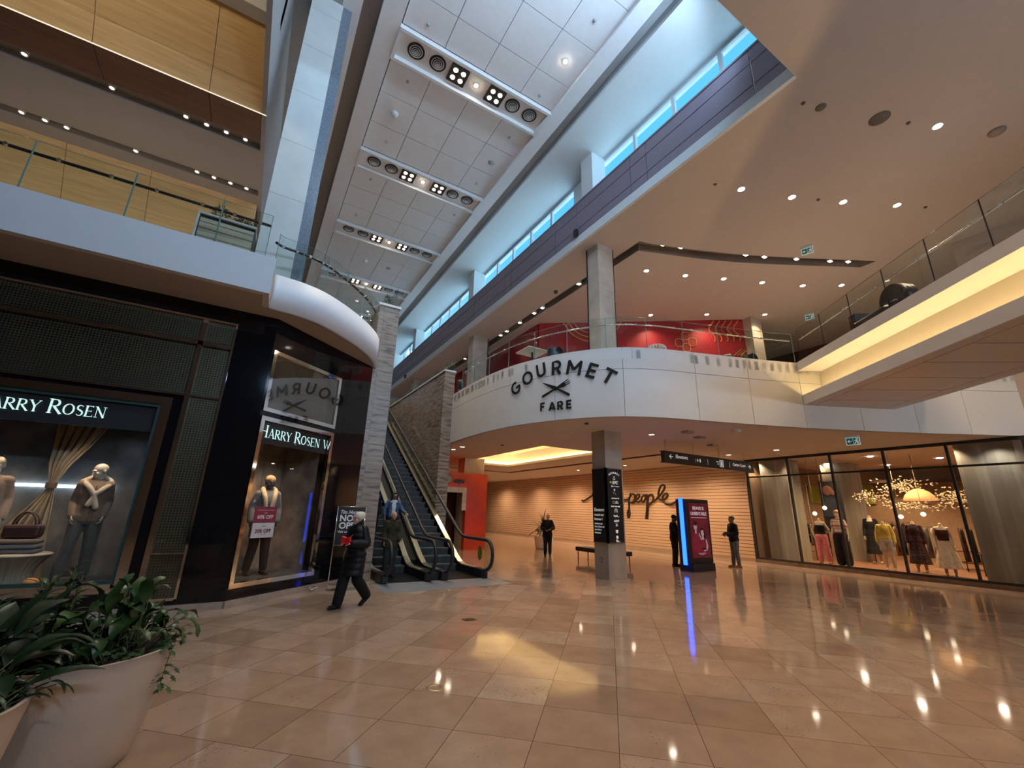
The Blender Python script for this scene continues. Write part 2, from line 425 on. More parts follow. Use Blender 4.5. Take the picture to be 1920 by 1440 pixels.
# cumulative length along the fascia
FL = [0]
for i in range(1, len(FCS)): FL.append(FL[-1] + math.dist(FCS[i], FCS[i-1]))
def fas(s):
    """point and outward normal on the curved fascia at arc length s"""
    s = max(0, min(FL[-1]-1e-4, s)); i = max(j for j in range(len(FL)) if FL[j] <= s); i = min(i, len(FL)-2)
    t = (s-FL[i])/(FL[i+1]-FL[i]); a, b_ = FCS[i], FCS[i+1]
    tx, ty = b_[0]-a[0], b_[1]-a[1]; L = math.hypot(tx, ty)
    return Vector((a[0]+tx*t, a[1]+ty*t, 0)), Vector((-ty/L, tx/L, 0))*-1   # towards the hall
def fas_s(x, y):
    best = min(range(len(FCS)), key=lambda i: math.dist(FCS[i], (x, y))); return FL[best]
def fpix(px_, py_):
    """arc length and height where the view ray meets the fascia"""
    d = ray(px_, py_); best = None
    for i in range(len(FCS)-1):
        ax, ay = FCS[i]; bx, by = FCS[i+1]; ex, ey = bx-ax, by-ay
        den = d.x*ey - d.y*ex
        if abs(den) < 1e-9: continue
        t = (ax*ey - ay*ex)/den; u = (ax*d.y - ay*d.x)/den
        if 0 <= u <= 1 and t > 0 and (best is None or t < best[0]): best = (t, FL[i]+u*(FL[i+1]-FL[i]))
    return best[1], CAMH + d.z*best[0]

# lower soffit with the lit tray and the slot round it
tray = [(9.55, 13.65), (12.7, 13.65), (12.7, 21.6), (9.55, 21.6)]
slot_o = [(8.9, 13.0), (14.9, 13.0), (14.9, 24.7), (8.9, 24.7)]
outer = FCS + [(42, 0), (42, 46), (6.44, 46)]
def rect_ring(x0, x1, y0, y1, w):
    return None
b = MB()
sh = [(14.55, 12.2), (14.95, 12.2), (14.95, 25.1), (9.2, 25.1), (9.2, 24.7), (14.55, 24.7)]
b.plate(outer, [tray, sh], ZL)
struct('ceiling', b, M['soffitlow'])
b = MB()
x0, x1, y0, y1 = 9.25, 13.0, 13.35, 21.9; z1 = ZL + .75
b.add([(x0,y0,ZL+.22),(x1,y0,ZL+.22),(x1,y1,ZL+.22),(x0,y1,ZL+.22),(x0,y0,z1),(x1,y0,z1),(x1,y1,z1),(x0,y1,z1)], [(4,7,6,5),(0,1,5,4),(1,2,6,5),(2,3,7,6),(3,0,4,7)])
b.add([(9.55,13.65,ZL),(12.7,13.65,ZL),(12.7,21.6,ZL),(9.55,21.6,ZL),(9.55,13.65,ZL+.12),(12.7,13.65,ZL+.12),(12.7,21.6,ZL+.12),(9.55,21.6,ZL+.12)], [(0,1,5,4),(1,2,6,5),(2,3,7,6),(3,0,4,7)])
b.add([(x0,y0,ZL+.12),(x1,y0,ZL+.12),(x1,y1,ZL+.12),(x0,y1,ZL+.12),(9.55,13.65,ZL+.12),(12.7,13.65,ZL+.12),(12.7,21.6,ZL+.12),(9.55,21.6,ZL+.12),
       (x0,y0,ZL+.22),(x1,y0,ZL+.22),(x1,y1,ZL+.22),(x0,y1,ZL+.22)], [(0,1,5,4),(1,2,6,5),(2,3,7,6),(3,0,4,7),(0,1,9,8),(1,2,10,9),(2,3,11,10),(3,0,8,11)])
struct('ceiling_tray', b, M['paint'])
cv = MB()
for (a0, a1, c0, c1) in ((9.28, 9.34, 13.4, 21.85), (12.91, 12.97, 13.4, 21.85), (9.35, 12.9, 13.38, 13.44), (9.35, 12.9, 21.81, 21.87)):
    cv.box(a0, a1, c0, c1, ZL+.13, ZL+.17)
o = cv.build('cove_light', emat('cove_glow', (1.0, .60, .20), 22)); tag(o, 'hidden yellow strip light glowing in the recessed ceiling tray', 'light')
b = MB(); b.add([(14.55,12.2,ZL),(14.95,12.2,ZL),(14.95,25.1,ZL),(9.2,25.1,ZL),(9.2,24.7,ZL),(14.55,24.7,ZL)] + [(14.55,12.2,ZL+.3),(14.95,12.2,ZL+.3),(14.95,25.1,ZL+.3),(9.2,25.1,ZL+.3),(9.2,24.7,ZL+.3),(14.55,24.7,ZL+.3)],
      [(i, (i+1) % 6, (i+1) % 6+6, i+6) for i in range(6)] + [(6,7,8,11),(8,9,10,11)])
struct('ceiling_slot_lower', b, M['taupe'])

# upper deck slab top
b = MB(); b.prism(FCS + [(42, 0), (42, 46), (6.44, 46)], ZF-.25, ZF); struct('floor_upper_right', b, M['paint'])

# curved panelled fascia
JP = [(896,813), (953,801), (1043,788), (1170,781), (1312,789), (1411,796), (1513,802), (1617,808), (1724,812), (1823,815)]
JS = []
for p in JP:
    q = pz(p[0], p[1], ZL); JS.append(fas_s(q.x, q.y))
JS = [0] + sorted(JS) + [FL[-1]]
b = MB(); dk = MB()
ins = offset_path(FCS, .12)
n = len(FCS)
P0 = FCS; P1 = offset_path(FCS, .03)
for q, (lo, hi) in enumerate(((ZL, 5.553), (5.565, ZP))):
    for a, c in zip(JS[:-1], JS[1:]):
        if c - a < .05: continue
        a2, c2 = a+.006, c-.006; k = max(2, int((c2-a2)/.12)); vs = []
        for i in range(k+1):
            P, N = fas(a2+(c2-a2)*i/k)
            for dd, z in ((0, lo), (0, hi), (-.06, hi), (-.06, lo)): vs.append(P + N*dd + Vector((0, 0, z)))
        fs = [(i*4+j, i*4+(j+1) % 4, i*4+4+(j+1) % 4, i*4+4+j) for i in range(k) for j in range(4)] + [(0,3,2,1), (k*4,k*4+1,k*4+2,k*4+3)]
        b.add(vs, fs)
struct('wall_fascia_right', b, pm('fascia_panel', (.72, .71, .685), .5, var=.012, scale=1.5))
b = MB(); vs = []
A_ = offset_path(FCS, .03); B_ = offset_path(FCS, .22)
for p, q in zip(A_, B_): vs += [(p[0], p[1], ZL+.01), (p[0], p[1], ZP-.01), (q[0], q[1], ZP-.01), (q[0], q[1], ZL+.01)]
b.add(vs, [(i*4+j, i*4+(j+1) % 4, i*4+4+(j+1) % 4, i*4+4+j) for i in range(len(FCS)-1) for j in range(4)])
struct('wall_fascia_right_backing', b, M['groove'])

# upper soffit
outer = [(XE, 2.92), (-20, 2.92), (-20, .2), (-2, .2), (-2, -1), (42, -1), (42, 46), (XE, 46)]
sl = [(10.24, 34), (10.24, 8.83)] + [tuple(p)[:2] for p in catmull([(10.3,8.83,0),(11.05,8.6,0),(14.06,7.32,0),(18.3,5.0,0)], 5)]
sl2 = [tuple(p)[:2] for p in catmull([(18.3,5.5,0),(14.3,7.75,0),(11.2,9.05,0),(10.62,9.25,0)], 5)] + [(10.62, 34)]
slot = sl + sl2
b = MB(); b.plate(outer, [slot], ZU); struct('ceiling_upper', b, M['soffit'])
b = MB(); k = len(slot)
b.add([(p[0], p[1], ZU) for p in slot] + [(p[0], p[1], ZU+.3) for p in slot], [(i, (i+1) % k, (i+1) % k+k, i+k) for i in range(k)])
b.plate(slot, [], ZU+.3)
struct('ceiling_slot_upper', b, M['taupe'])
# roof mass above the upper soffit, opening edge
b = MB(); b.box(XE, 42, 2.92, 46, 12.3, 12.45); struct('ceiling_roof_deck', b, pm('pale_roof_membrane', (.85, .86, .88), .8, var=.02))
b = MB(); b.box(-20, 42, 2.72, 2.92, ZU+.003, 15.5); struct('wall_opening_front', b, M['paint'])
# mauve spandrel with thin metal joints
b = MB(); b.box(XE-.05, XE+.05, 2.92, 46, ZU-.003, 11.19); struct('trim_1', b, M['frost'])
b = MB()
vj = [2.92, 3.74, 6.97, 7.61, 10.21, 11.52, 14.83, 15.41, 18.1, 18.6, 21.99, 24.6, 27.76, 28.93, 32, 33, 36]
for y0, y1 in zip(vj[:-1], vj[1:]):
    for z0, z1 in ((11.19, 11.52), (11.545, 12.17), (12.195, 12.6)): b.box(XE-.02, XE+.1, y0+.012, y1-.012, z0, z1)
struct('wall_spandrel', b, M['purple'])
b = MB(); b.box(XE+.0, XE+.04, 2.92, 36, 11.19, 12.6); b.box(XE+.04, 9.9, 2.92, 36, 12.5, 12.6); struct('trim_2', b, M['chrome'])
b = MB(); b.box(XE-.04, XE+.12, 2.92, 36, 12.6, 12.66); struct('trim_3', b, M['purple'])
# clerestory
WXC = 9.67
n_win = 0
ys = [2.95]
ey = [px(1343,100,WXC).y, px(1292,145,WXC).y, px(1200,250,WXC).y, px(1067,350,WXC).y, px(1018,430,WXC).y]
gl = MB()
step = 1.65; y = 3.3
colY = [10.0, 19.85, 29.7]
while y < 36:
    y1 = y + step
    if not any(c-.55 < y+.8 < c+.9 for c in colY):
        n_win += 1
        f = MB()
        f.box(WXC-.05, WXC+.05, y, y+.06, 12.6, ZC); f.box(WXC-.05, WXC+.05, y1-.06, y1, 12.6, ZC)
        f.box(WXC-.05, WXC+.05, y+.06, y1-.06, 12.6, 12.68); f.box(WXC-.05, WXC+.05, y+.06, y1-.06, ZC-.1, ZC)
        fo = struct('window_%d' % n_win, f, M['frost'])
        g = MB(); g.box(WXC-.008, WXC+.008, y+.06, y1-.06, 12.68, ZC-.1); g.build('pane', M['glass'], fo)
    else:
        f = MB(); f.box(WXC-.06, WXC+.06, y, y1, 12.6, ZC); struct('wall_clerestory_%d' % int(y), f, M['frost'])
    y = y1
b = MB(); b.box(-20, 11, 35.7, 35.9, 4, ZC+.5); struct('wall_end', b, M['paint'])
# atrium ceiling: border, groove and coffers
b = MB()
b.box(7.67, 9.9, 2.92, 36, ZC, ZC+.12)
struct('ceiling_window_side', b, M['paint'])
b = MB(); b.box(7.2, 7.72, 2.92, 36, ZC+.35, ZC+.45); b.box(7.2, 7.24, 2.92, 36, ZC+.05, ZC+.35); b.box(7.67, 7.71, 2.92, 36, ZC+.12, ZC+.35)
struct('ceiling_groove', b, pm('grey_reveal', (.42, .43, .44), .8, var=.02))
b = MB(); b.box(6.72, 7.22, 2.92, 36, ZC-.02, ZC+.3); b.box(.93, 1.5, 2.92, 36, ZC, ZC+.3); struct('ceiling_border', b, M['coffer'])
b = MB(); b.box(.0, .46, 2.92, 36, ZC, ZC+.3); struct('ceiling_border_left', b, M['coffer'])
b = MB(); b.box(.44, .95, 2.92, 36, ZC+.22, ZC+.3); struct('ceiling_groove_left', b, M['taupe'])
b = MB(); b.box(-.12, 9.9, 2.8, 36, ZC+.46, ZC+.6); b.box(-20, 9.95, -12, 36, 15.41, 15.5)  # second slab added overhead to stop sun leaking in
struct('ceiling_roof', b, M['paint'])
b = MB(); ycs = [4.3]
xs = [1.53, 2.82, 4.14, 5.46, 6.72]
yst = [[2.95, 4.33, 5.64, 6.95, 8.25, 9.22]] + [[10.29+5.02*k, 11.6+5.02*k, 12.92+5.02*k, 14.23+5.02*k] for k in range(5)]
for ys_ in yst:
    for y0, y1 in zip(ys_[:-1], ys_[1:]):
        for x0, x1 in zip(xs[:-1], xs[1:]): b.box(x0+.009, x1-.009, y0+.009, y1-.009, ZC+.1, ZC+.16)
struct('ceiling_tiles', b, M['coffer'])
b = MB(); b.box(1.45, 6.8, 2.92, 36, ZC+.165, ZC+.2); struct('ceiling_backing', b, M['groove'])

# west wing beyond the tall column: bulkhead, dropped soffits and timber bands
b = MB()
b.box(-1.24, -1.14, 2.92, 40, ZU, ZC+.3); b.box(-1.14, 0, 2.92, 36, ZC, ZC+.3); b.box(-20, -1.24, 11.57, 13.34, ZU, ZU+.3); b.box(-20, -1.24, 13.62, 14.1, ZU, ZU+.3)
struct('ceiling_bulkhead', b, pm('grey_bulkhead_paint', (.36, .345, .335), .8, var=.01))
b = MB(); b.box(-20, -1.24, 11.2, 11.56, ZU+.16, ZU+.3); b.box(-20, -1.24, 13.33, 13.63, ZU+.16, ZU+.3); b.box(-20, -1.24, 11.2, 11.24, ZU, ZU+.2)
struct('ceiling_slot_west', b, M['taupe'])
def slab(pts, x0, x1, th=.06):
    """sheet along X from a Y-Z profile"""
    mb = MB(); (ya, za), (yb, zb) = pts
    mb.add([(x0,ya,za),(x1,ya,za),(x1,yb,zb),(x0,yb,zb),(x0,ya,za+th),(x1,ya,za+th),(x1,yb,zb+th),(x0,yb,zb+th)], [(0,3,2,1),(4,5,6,7),(0,1,5,4),(1,2,6,5),(2,3,7,6),(3,0,4,7)])
    return mb
def wood_strip(nm, pts, xj, m):
    mb = MB(); prev = None
    for x0, x1 in zip(xj[:-1], xj[1:]):
        q = slab(pts, x0+.006, x1-.006); mb.add(q.v, q.f)
    return struct(nm, mb, m)
xj = [-16, -10.4, -8.3, -6.3, -4.34, -2.31, -1.245]
wood_strip('ceiling_walnut_west', ((10.24, ZU), (11.2, ZU)), xj, M['woodd'])
wood_strip('ceiling_oak_west', ((9.12, 12.36), (9.95, 11.35)), xj, M['woodl'])
wood_strip('ceiling_oak_west_lower', ((9.96, 11.335), (10.23, ZU+.01)), xj, M['woodl'])
b = MB(); b.box(-16, -1.14, 10.22, 10.245, ZU-.012, ZU+.0); struct('trim_4', b, emat('thin_cove_line', (1, .88, .68), .9))
b = MB(); b.box(-16, -1.14, 6.4, 9.0, 13.2, 13.3); b.box(-16, -1.14, 2.92, 8.0, ZU+1.9, ZU+2.0); struct('ceiling_west_high', b, M['paint'])
xj2 = [-16, -11.3, -9.5, -7.6, -5.69, -3.9, -2.1, -1.245]
wood_strip('ceiling_oak_west_far', ((14.1, ZU), (15.35, 8.6)), xj2, M['woodl'])
wood_strip('ceiling_walnut_west_far', ((15.35, 8.6), (17.2, 8.6)), xj2, M['woodd'])
b = MB(); b.box(-16, -1.14, 15.3, 15.36, 8.56, 8.59); struct('trim_5', b, emat('thin_cove_line', (1, .88, .68), .9))
b = MB(); b.box(-16, -.1, 17.2, 17.4, ZF, 8.7); b.box(-16, -15.8, 3, 17.4, ZF, 15); struct('wall_west', b, M['paint'])

# left deck and its parapet
LC = [(-.24,9.15),(.3,9.22),(.76,9.42),(1.25,9.82),(1.75,10.35),(2.12,10.85),(2.38,11.35),(2.5,11.8)]
LCS = [(p.x, p.y) for p in catmull([(a, c, 0) for a, c in LC], 6)]
edge = [(-20, 8.51), (-.26, 8.51), (-.24, 9.15)] + LCS[1:]
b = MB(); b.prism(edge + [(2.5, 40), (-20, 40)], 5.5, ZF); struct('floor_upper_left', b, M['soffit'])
inner = offset_path(edge, .14)
b = MB()
b.box(-20, -.26, 8.47, 8.6, 5.497, 6.24); b.box(-.36, -.26, 8.6, 9.16, 5.497, 6.24)
vs = []
A_ = offset_path(LCS, -.03); B_ = offset_path(LCS, .1)
for p, q in zip(A_, B_): vs += [(p[0], p[1], 5.495), (p[0], p[1], 6.235), (q[0], q[1], 6.235), (q[0], q[1], 5.495)]
b.add(vs, [(i*4+j, i*4+(j+1) % 4, i*4+4+(j+1) % 4, i*4+4+j) for i in range(len(LCS)-1) for j in range(4)] + [(0,3,2,1)], True)
struct('wall_parapet_left', b, pm('parapet_paint', (.74, .75, .77), .5, var=.01))

# piers that flank the escalators
b = MB(); b.box(2.42, 3.0, 11.75, 25.5, 0, 7.43); struct('wall_pier_left', b, M['stone'])
b = MB(); b.box(2.38, 3.04, 11.71, 25.5, 7.43, 7.5); struct('trim_6', b, M['paint'])
b = MB(); b.box(6.02, 6.46, 15.45, 25.5, 0, 7.1); struct('wall_pier_right', b, strata_mat('striated_stone_glossy', rough=.08))
b = MB(); b.box(5.99, 6.49, 15.42, 25.5, 7.1, 7.16); struct('trim_7', b, M['paint'])
b = MB(); b.box(-22, 8, 25.6, 25.8, 0, 8); struct('wall_behind_escalators', b, M['taupe'])
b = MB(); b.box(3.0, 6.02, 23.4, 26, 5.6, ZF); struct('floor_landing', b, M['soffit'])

# black polished shopfront on the left
SX, SY = -.03, 9.65
wd = Vector((2.48, 2.1, 0)).normalized(); wnm = Vector((wd.y, -wd.x, 0))     # along wall, outward normal
W0 = Vector((SX, SY, 0)); WLN = 3.23
def wallbox(mb, s0, s1, z0, z1, d0=0.0, d1=.3):
    return mb.fbox(W0, wd, (0, 0, 1), -wnm, (s0, s1), (z0, z1), (d0, d1))
b = MB()
b.box(-16, SX, SY, SY+.3, 5.2, 5.5); b.box(-16, SX, SY, SY+.3, 0, .18)
b.box(-.70, SX, SY, SY+.3, .18, 5.2)                       # right of mesh strip
b.box(-1.42, -1.27, SY, SY+.3, .18, 3.62)                  # between window and mesh strip
b.box(-16, -1.42, SY, SY+.3, .18, .34); b.box(-16, -6.4, SY, SY+.3, .34, 5.2)
b.box(-6.4, -1.27, SY+.02, SY+.3, 3.56, 3.63)
struct('wall_black_front', b, M['blackgl'])
b = MB()
wallbox(b, 0, WLN, 4.82, 5.5); wallbox(b, 0, WLN, 0, .3); wallbox(b, 0, .03, .3, 4.82); wallbox(b, 2.07, WLN, .3, 4.82); wallbox(b, .03, 2.07, 3.44, 3.54)
struct('wall_black_angled', b, M['blackgl'])
b = MB(); b.box(-16, SX, SY-.06, SY-.001, 0, .11); b.fbox(W0, wd, (0,0,1), wnm, (0, WLN+.1), (0, .11), (.001, .06)); struct('baseboard_left', b, pm('stone_skirting', (.34, .27, .22), .3, var=.12))
# body of the shop behind
b = MB(); b.box(-16, SX-.1, SY+2.2, SY+2.3, 0, 5.5); struct('wall_shop_left_back', b, M['blackm'])

# orange shop, slatted wall, glazed shop on the right

# ---------------------------------------------------------------- rest of the shell
b = MB(); b.box(-20, 42, -12.2, -12, 0, 16); struct('wall_rear', b, M['taupe'])
b = MB(); b.box(-20.2, -20, -12, 46, 0, 16); struct('wall_far_left', b, M['taupe'])
b = MB(); b.box(30, 30.2, -12, 46, ZF, 12.3); b.box(30, 30.2, -12, 3, 0, 16); struct('wall_far_right', b, M['soffit'])
b = MB(); b.box(-20, 42, 39, 39.2, 0, 12.4); struct('wall_corridor_end', b, M['soffit'])
# roof behind the camera
b = MB(); b.box(-20, 42, -12, -1, 15, 15.2)
struct('ceiling_rear', b, M['paint'])
b = MB(); b.box(-20, 42, -1.1, -.9, ZU, 15.2); struct('wall_opening_rear', b, M['paint'])
b = MB(); b.box(-20, -.1, 2.92, 40, ZC+.3, ZC+.5); struct('ceiling_west_roof', b, M['paint'])
b = MB(); b.box(-20, -1.14, 8.8, 9.12, 12.3, 15); struct('wall_west_clerestory', b, M['paint'])
b = MB(); b.box(18.95, 30, -12, 3.0, 0, .01); b.box(19.1, 19.3, -12, 3.2, 0, 15); struct('wall_right_rear', b, M['soffit'])

# upper level walls on the right
wdir = Vector((8.15, -6.15, 0)).normalized()
RW0 = Vector((11.2, 16.4, 0)); RWN = Vector((-.6, -.8, 0))
b = MB(); b.fbox(RW0, wdir, (0,0,1), (-RWN), (0, 9.78), (ZF, ZU), (0, .2)); b.box(11.2, 11.4, 16.5, 38, ZF, ZU)
struct('wall_red', b, pm('crimson_feature_wall', (.31, .012, .022), .45, var=.08, scale=1.2))
b = MB(); b.box(25.4, 25.6, 3, 14, ZF, ZU); struct('wall_brown_upper', b, pm('dark_brown_wall', (.07, .035, .025), .5, var=.1))
b = MB(); b.box(25.3, 25.5, -12, 3, ZF, ZU); struct('wall_upper_shop', b, pm('grey_green_wall', (.30, .36, .35), .5, var=.1))

# slatted wall on the ground floor
b = MB(); z = .12; k = 0
b.box(WX+.02, WX+.12, 11.25, 38.8, 0, ZL)
struct('wall_slatted_backing', b, M['groove'])
b = MB()
while z < ZL-.05:
    b.box(WX, WX+.03, 11.25, 38.8, z, min(z+.125, ZL)); z += .145
struct('wall_slatted', b, pm('tan_slat_panel', (.60, .40, .255), .5, var=.03, scale=1.5))
b = MB(); b.box(WX-.02, WX+.05, 11.25, 38.8, 0, .11); struct('baseboard_right', b, pm('tan_skirting', (.40, .27, .18), .4, var=.05))

# orange shopfront
OY = 19.1
b = MB(); b.box(7.4, 10.06, OY, OY+.3, 2.78, 3.46); b.box(8.96, 10.06, OY, OY+.3, 0, 2.78); b.box(7.4, 10.06, OY+.3, OY+4, 3.3, 3.4)
struct('wall_orange', b, pm('orange_red_lacquer', (.62, .055, .012), .3, var=.10, scale=1.5))
b = MB(); b.box(9.96, 10.06, OY+.3, 30, 0, 3.46); struct('wall_orange_side', b, pm('orange_red_lacquer', (.62, .055, .012), .3))
b = MB(); b.box(8.76, 8.96, OY-.02, OY+.1, 1.75, 2.54); b.box(7.4, 8.96, OY-.02, OY+.1, 2.54, 2.78); struct('trim_8', b, pm('cream_marble', (.62, .56, .46), .3, var=.15))
b = MB(); b.box(6.5, 7.4, OY, OY+.2, 0, 3.6); struct('wall_orange_left', b, M['blackm'])
b = MB(); b.box(6.5, 9.9, OY+1.8, OY+2, 0, 3.3); struct('wall_orange_back', b, pm('deep_brown', (.10, .03, .015), .5, var=.2))

# column bodies
def column(x0, x1, y0, y1, z0, z1, nm):
    mb = MB(); z = z0
    while z < z1-.01:
        zt = min(z+1.52, z1); mb.box(x0, x1, y0, y1, z+.003, zt-.003); z = zt
    o = struct(nm, mb, M['colstone'])
    return o
column(9.09, 9.78, 9.72, 10.3, 0, ZL+.02, 'wall_column_near')
column(9.09, 9.78, 9.72, 10.3, ZF, ZU+.02, 'wall_column_near_upper')
b = MB(); b.box(9.78, 9.84, 9.74, 10.36, ZF, ZU); b.box(9.06, 9.09, 10.27, 10.3, ZF, ZU); struct('trim_9', b, M['darkmetal'])
column(8.95, 10.04, 19.45, 20.2, 0, ZL+.02, 'wall_column_mid')
column(9.12, 9.98, 19.62, 20.2, ZF, ZU+.02, 'wall_column_mid_upper')
b = MB(); b.box(9.98, 10.05, 19.64, 20.2, ZF, ZU); struct('trim_10', b, M['darkmetal'])
column(9.12, 9.98, 29.5, 30.1, ZF, ZU+.02, 'wall_column_far_upper')
column(18.98, 19.85, 10.15, 10.9, ZF, ZU+.02, 'wall_column_red_wall')
b = MB(); b.box(19.86, 19.95, 10.2, 10.8, ZF, ZU); struct('trim_11', b, M['darkmetal'])
for i, yy in enumerate((9.72, 19.62, 29.5)):
    b = MB(); b.box(8.95, 9.6, yy, yy+.62, 12.6, ZC+.02); struct('wall_column_clerestory_%d' % (i+1), b, M['frost'])
# tall column on the left
b = MB()
z = ZF
for zt in (6.9, 8.4, 9.9, 11.4, 12.9, 14.2, ZC+.35):
    b.box(-.70, .03, 9.6, 10.4, z+.003, zt-.003); z = zt
struct('wall_column_tall', b, pm('pale_polished_stone', (.66, .68, .66), .22, var=.05, scale=1.4))
b = MB(); b.box(.031, .26, 9.63, 10.3, ZF, ZC); struct('wall_column_tall_side', b, pm('speckled_granite', (.16, .19, .235), .3, var=.45, scale=90))

# ---------------------------------------------------------------- lamps (light of the ceiling fittings, plus added fill spots)
SPK = 2.6
def spot(loc, power, col=(1.0, .70, .44), size=R(120), blend=.9, rad=.06, tgt=None, name='downlight_or_fill'):
    ld = bpy.data.lights.new(name, 'SPOT'); ld.energy = power*SPK; ld.color = col; ld.spot_size = size; ld.spot_blend = blend; ld.shadow_soft_size = rad
    o = bpy.data.objects.new(name, ld); COL.objects.link(o); o.location = loc
    if tgt is not None: o.rotation_euler = (Vector(tgt)-Vector(loc)).to_track_quat('-Z', 'Y').to_euler()
    return o
# round downlights
def make_downlight(lit=True, r=.09, name='downlight'):
    t = thing(name, 'x', 'ceiling light')
    b = MB(); b.lathe([(r, 0), (r*1.18, -.006), (r*1.25, .0), (r*1.25, .01), (r, .01), (r, 0)], 20); b.build('trim_ring', M['frost'], t)
    b = MB(); b.lathe([(0, .002), (r*.98, .002)], 20); b.build('lamp_face', M['lampw'] if lit else M['blackm'], t, fix=False)
    return t
DLP = make_downlight(); DLO = make_downlight(False)
used = {'a': False}
def put_dl(p, z, label, group, lit=True, power=0, k=1.0):
    q = pz(p[0], p[1], z)
    src = DLP if lit else DLO
    o = dup(src, (q.x, q.y, z-.002), label=label, group=group, scale=k)
    if power: spot((q.x, q.y, z-.03), power)
    return q
UP = [(1390,355,1),(1485,370,1),(1581,379,1),(1682,385,1),(1758,237,1),(1212,508,0),(1285,517,0),(1357,523,0),(1429,530,0),(1505,536,0),(1578,535,0),(1220,591,0),(1325,590,0),(1434,590,0)]
UL = {1: ['round warm downlight nearest the front opening of the upper soffit', 'second round downlight from the left in the front row of the upper soffit', 'bright round downlight right of centre in the front row of the upper soffit', 'bright round downlight at the right end of the front row, above the bridge railing', 'small ringed downlight in the big grey soffit near the round speaker']}
for i, (x, y, fr) in enumerate(UP):
    if i == 4: lab = UL[1][4]
    elif fr: lab = UL[1][i]
    elif i < 11: lab = ['leftmost', 'second from left', 'third from left', 'third from right', 'second from right', 'rightmost'][i-5] + ' of the six round downlights in the upper food hall ceiling'
    else: lab = ['left', 'middle', 'right'][i-11] + ' one of three small downlights just above the crimson wall'
    put_dl((x, y), ZU, lab, 'round downlights in the upper soffit', True, 90 if i != 4 else 40, 1.0)
LOW = [(1222,815,'round downlight in the lower soffit just right of the ground floor column'), (1366,853,'small downlight in the lower soffit above the hanging sign'), (1456,844,'downlight in the lower soffit between the hanging sign and the exit sign'),
       (867,838,'small lit downlight over the escalator side of the lower soffit'), (850,843,'small lit downlight beside the right escalator pier'), (1084,882,'small downlight in front of the slatted wall left of the near column'), (1172,873,'small downlight in front of the slatted wall right of the near column')]
for x, y, lab in LOW: put_dl((x, y), ZL, lab, 'downlights in the lower soffit', True, 45)
OFFD = [(1052,803),(982,820),(895,841),(1177,823),(1399,824),(1475,810),(1565,832),(1202,849)]
for i, (x, y) in enumerate(OFFD):
    lab = ['unlit recessed downlight above the near column, under the fork and knife emblem', 'unlit recessed downlight left of the near column', 'unlit recessed downlight near the right escalator pier', 'unlit recessed downlight right of the near column top', 'unlit recessed downlight above the exit end of the hanging sign', 'unlit recessed downlight right of the white dome detector', 'unlit recessed downlight left of the lower exit sign', 'unlit recessed downlight above the left end of the hanging sign'][i]
    put_dl((x, y), ZL, lab, 'unlit downlights in the lower soffit', False, 0, 1.1)
# corridor rows that the photo sees only as glow on the slats
for yy in (12.8, 16, 19.5, 23, 27, 32):
    spot((17.0, yy, ZL-.05), 170, size=R(150)); 
for yy in (15, 20, 26): spot((8.0, yy, ZL-.05), 40); spot((15, yy, ZL-.05), 50)
# hall: lamps of the atrium strips are added with their fittings
QS = []
# ceiling service strips
def make_diffuser():
    t = thing('air_diffuser', 'x', 'air vent')
    b = MB(); b.lathe([(.0, .004), (.22, .004), (.22, 0), (.25, -.005), (.26, 0), (.26, .01)], 28); b.build('bowl', pm('diffuser_black', (.02, .02, .022), .6), t, fix=False)
    for r_, h in ((.18, -.012), (.12, -.02), (.065, -.028), (.015, -.032)):
        b = MB(); b.lathe([(r_-.004, h+.014), (r_+.018, h-.0), (r_+.010, h-.004), (r_-.012, h+.012)], 28); b.build('ring', M['frost'], t, fix=False)
    return t
def make_quad():
    t = thing('four_lamp_fitting', 'x', 'ceiling light')
    b = MB(); b.box(-.27, .27, -.27, .27, .0, .04); b.box(-.29, .29, -.29, -.27, -.02, .04); b.box(-.29, .29, .27, .29, -.02, .04); b.box(-.29, -.27, -.27, .27, -.02, .04); b.box(.27, .29, -.27, .27, -.02, .04)
    b.box(-.01, .01, -.27, .27, -.015, 0); b.box(-.27, .27, -.01, .01, -.015, 0); b.build('housing', M['blackm'], t)
    for x in (-.13, .13):
        for y in (-.13, .13):
            b = MB(); b.ball((x, y, 0), (.075, .075, .045), 14, 8); b.build('lamp', emat('cream_lamp', (1, .80, .58), 7), t)
    return t
def make_small():
    t = thing('small_ceiling_lamp', 'x', 'ceiling light')
    b = MB(); b.lathe([(.06, 0), (.085, -.01), (.09, .01)], 18); b.build('trim_ring', M['frost'], t, fix=False)
    b = MB(); b.ball((0, 0, 0), (.06, .06, .06), 12, 8); b.build('lamp', M['lampw'], t)
    return t
DF = make_diffuser(); QD = make_quad(); SM = make_small()
ordn = ['nearest', 'second', 'third', 'fourth', 'fifth']
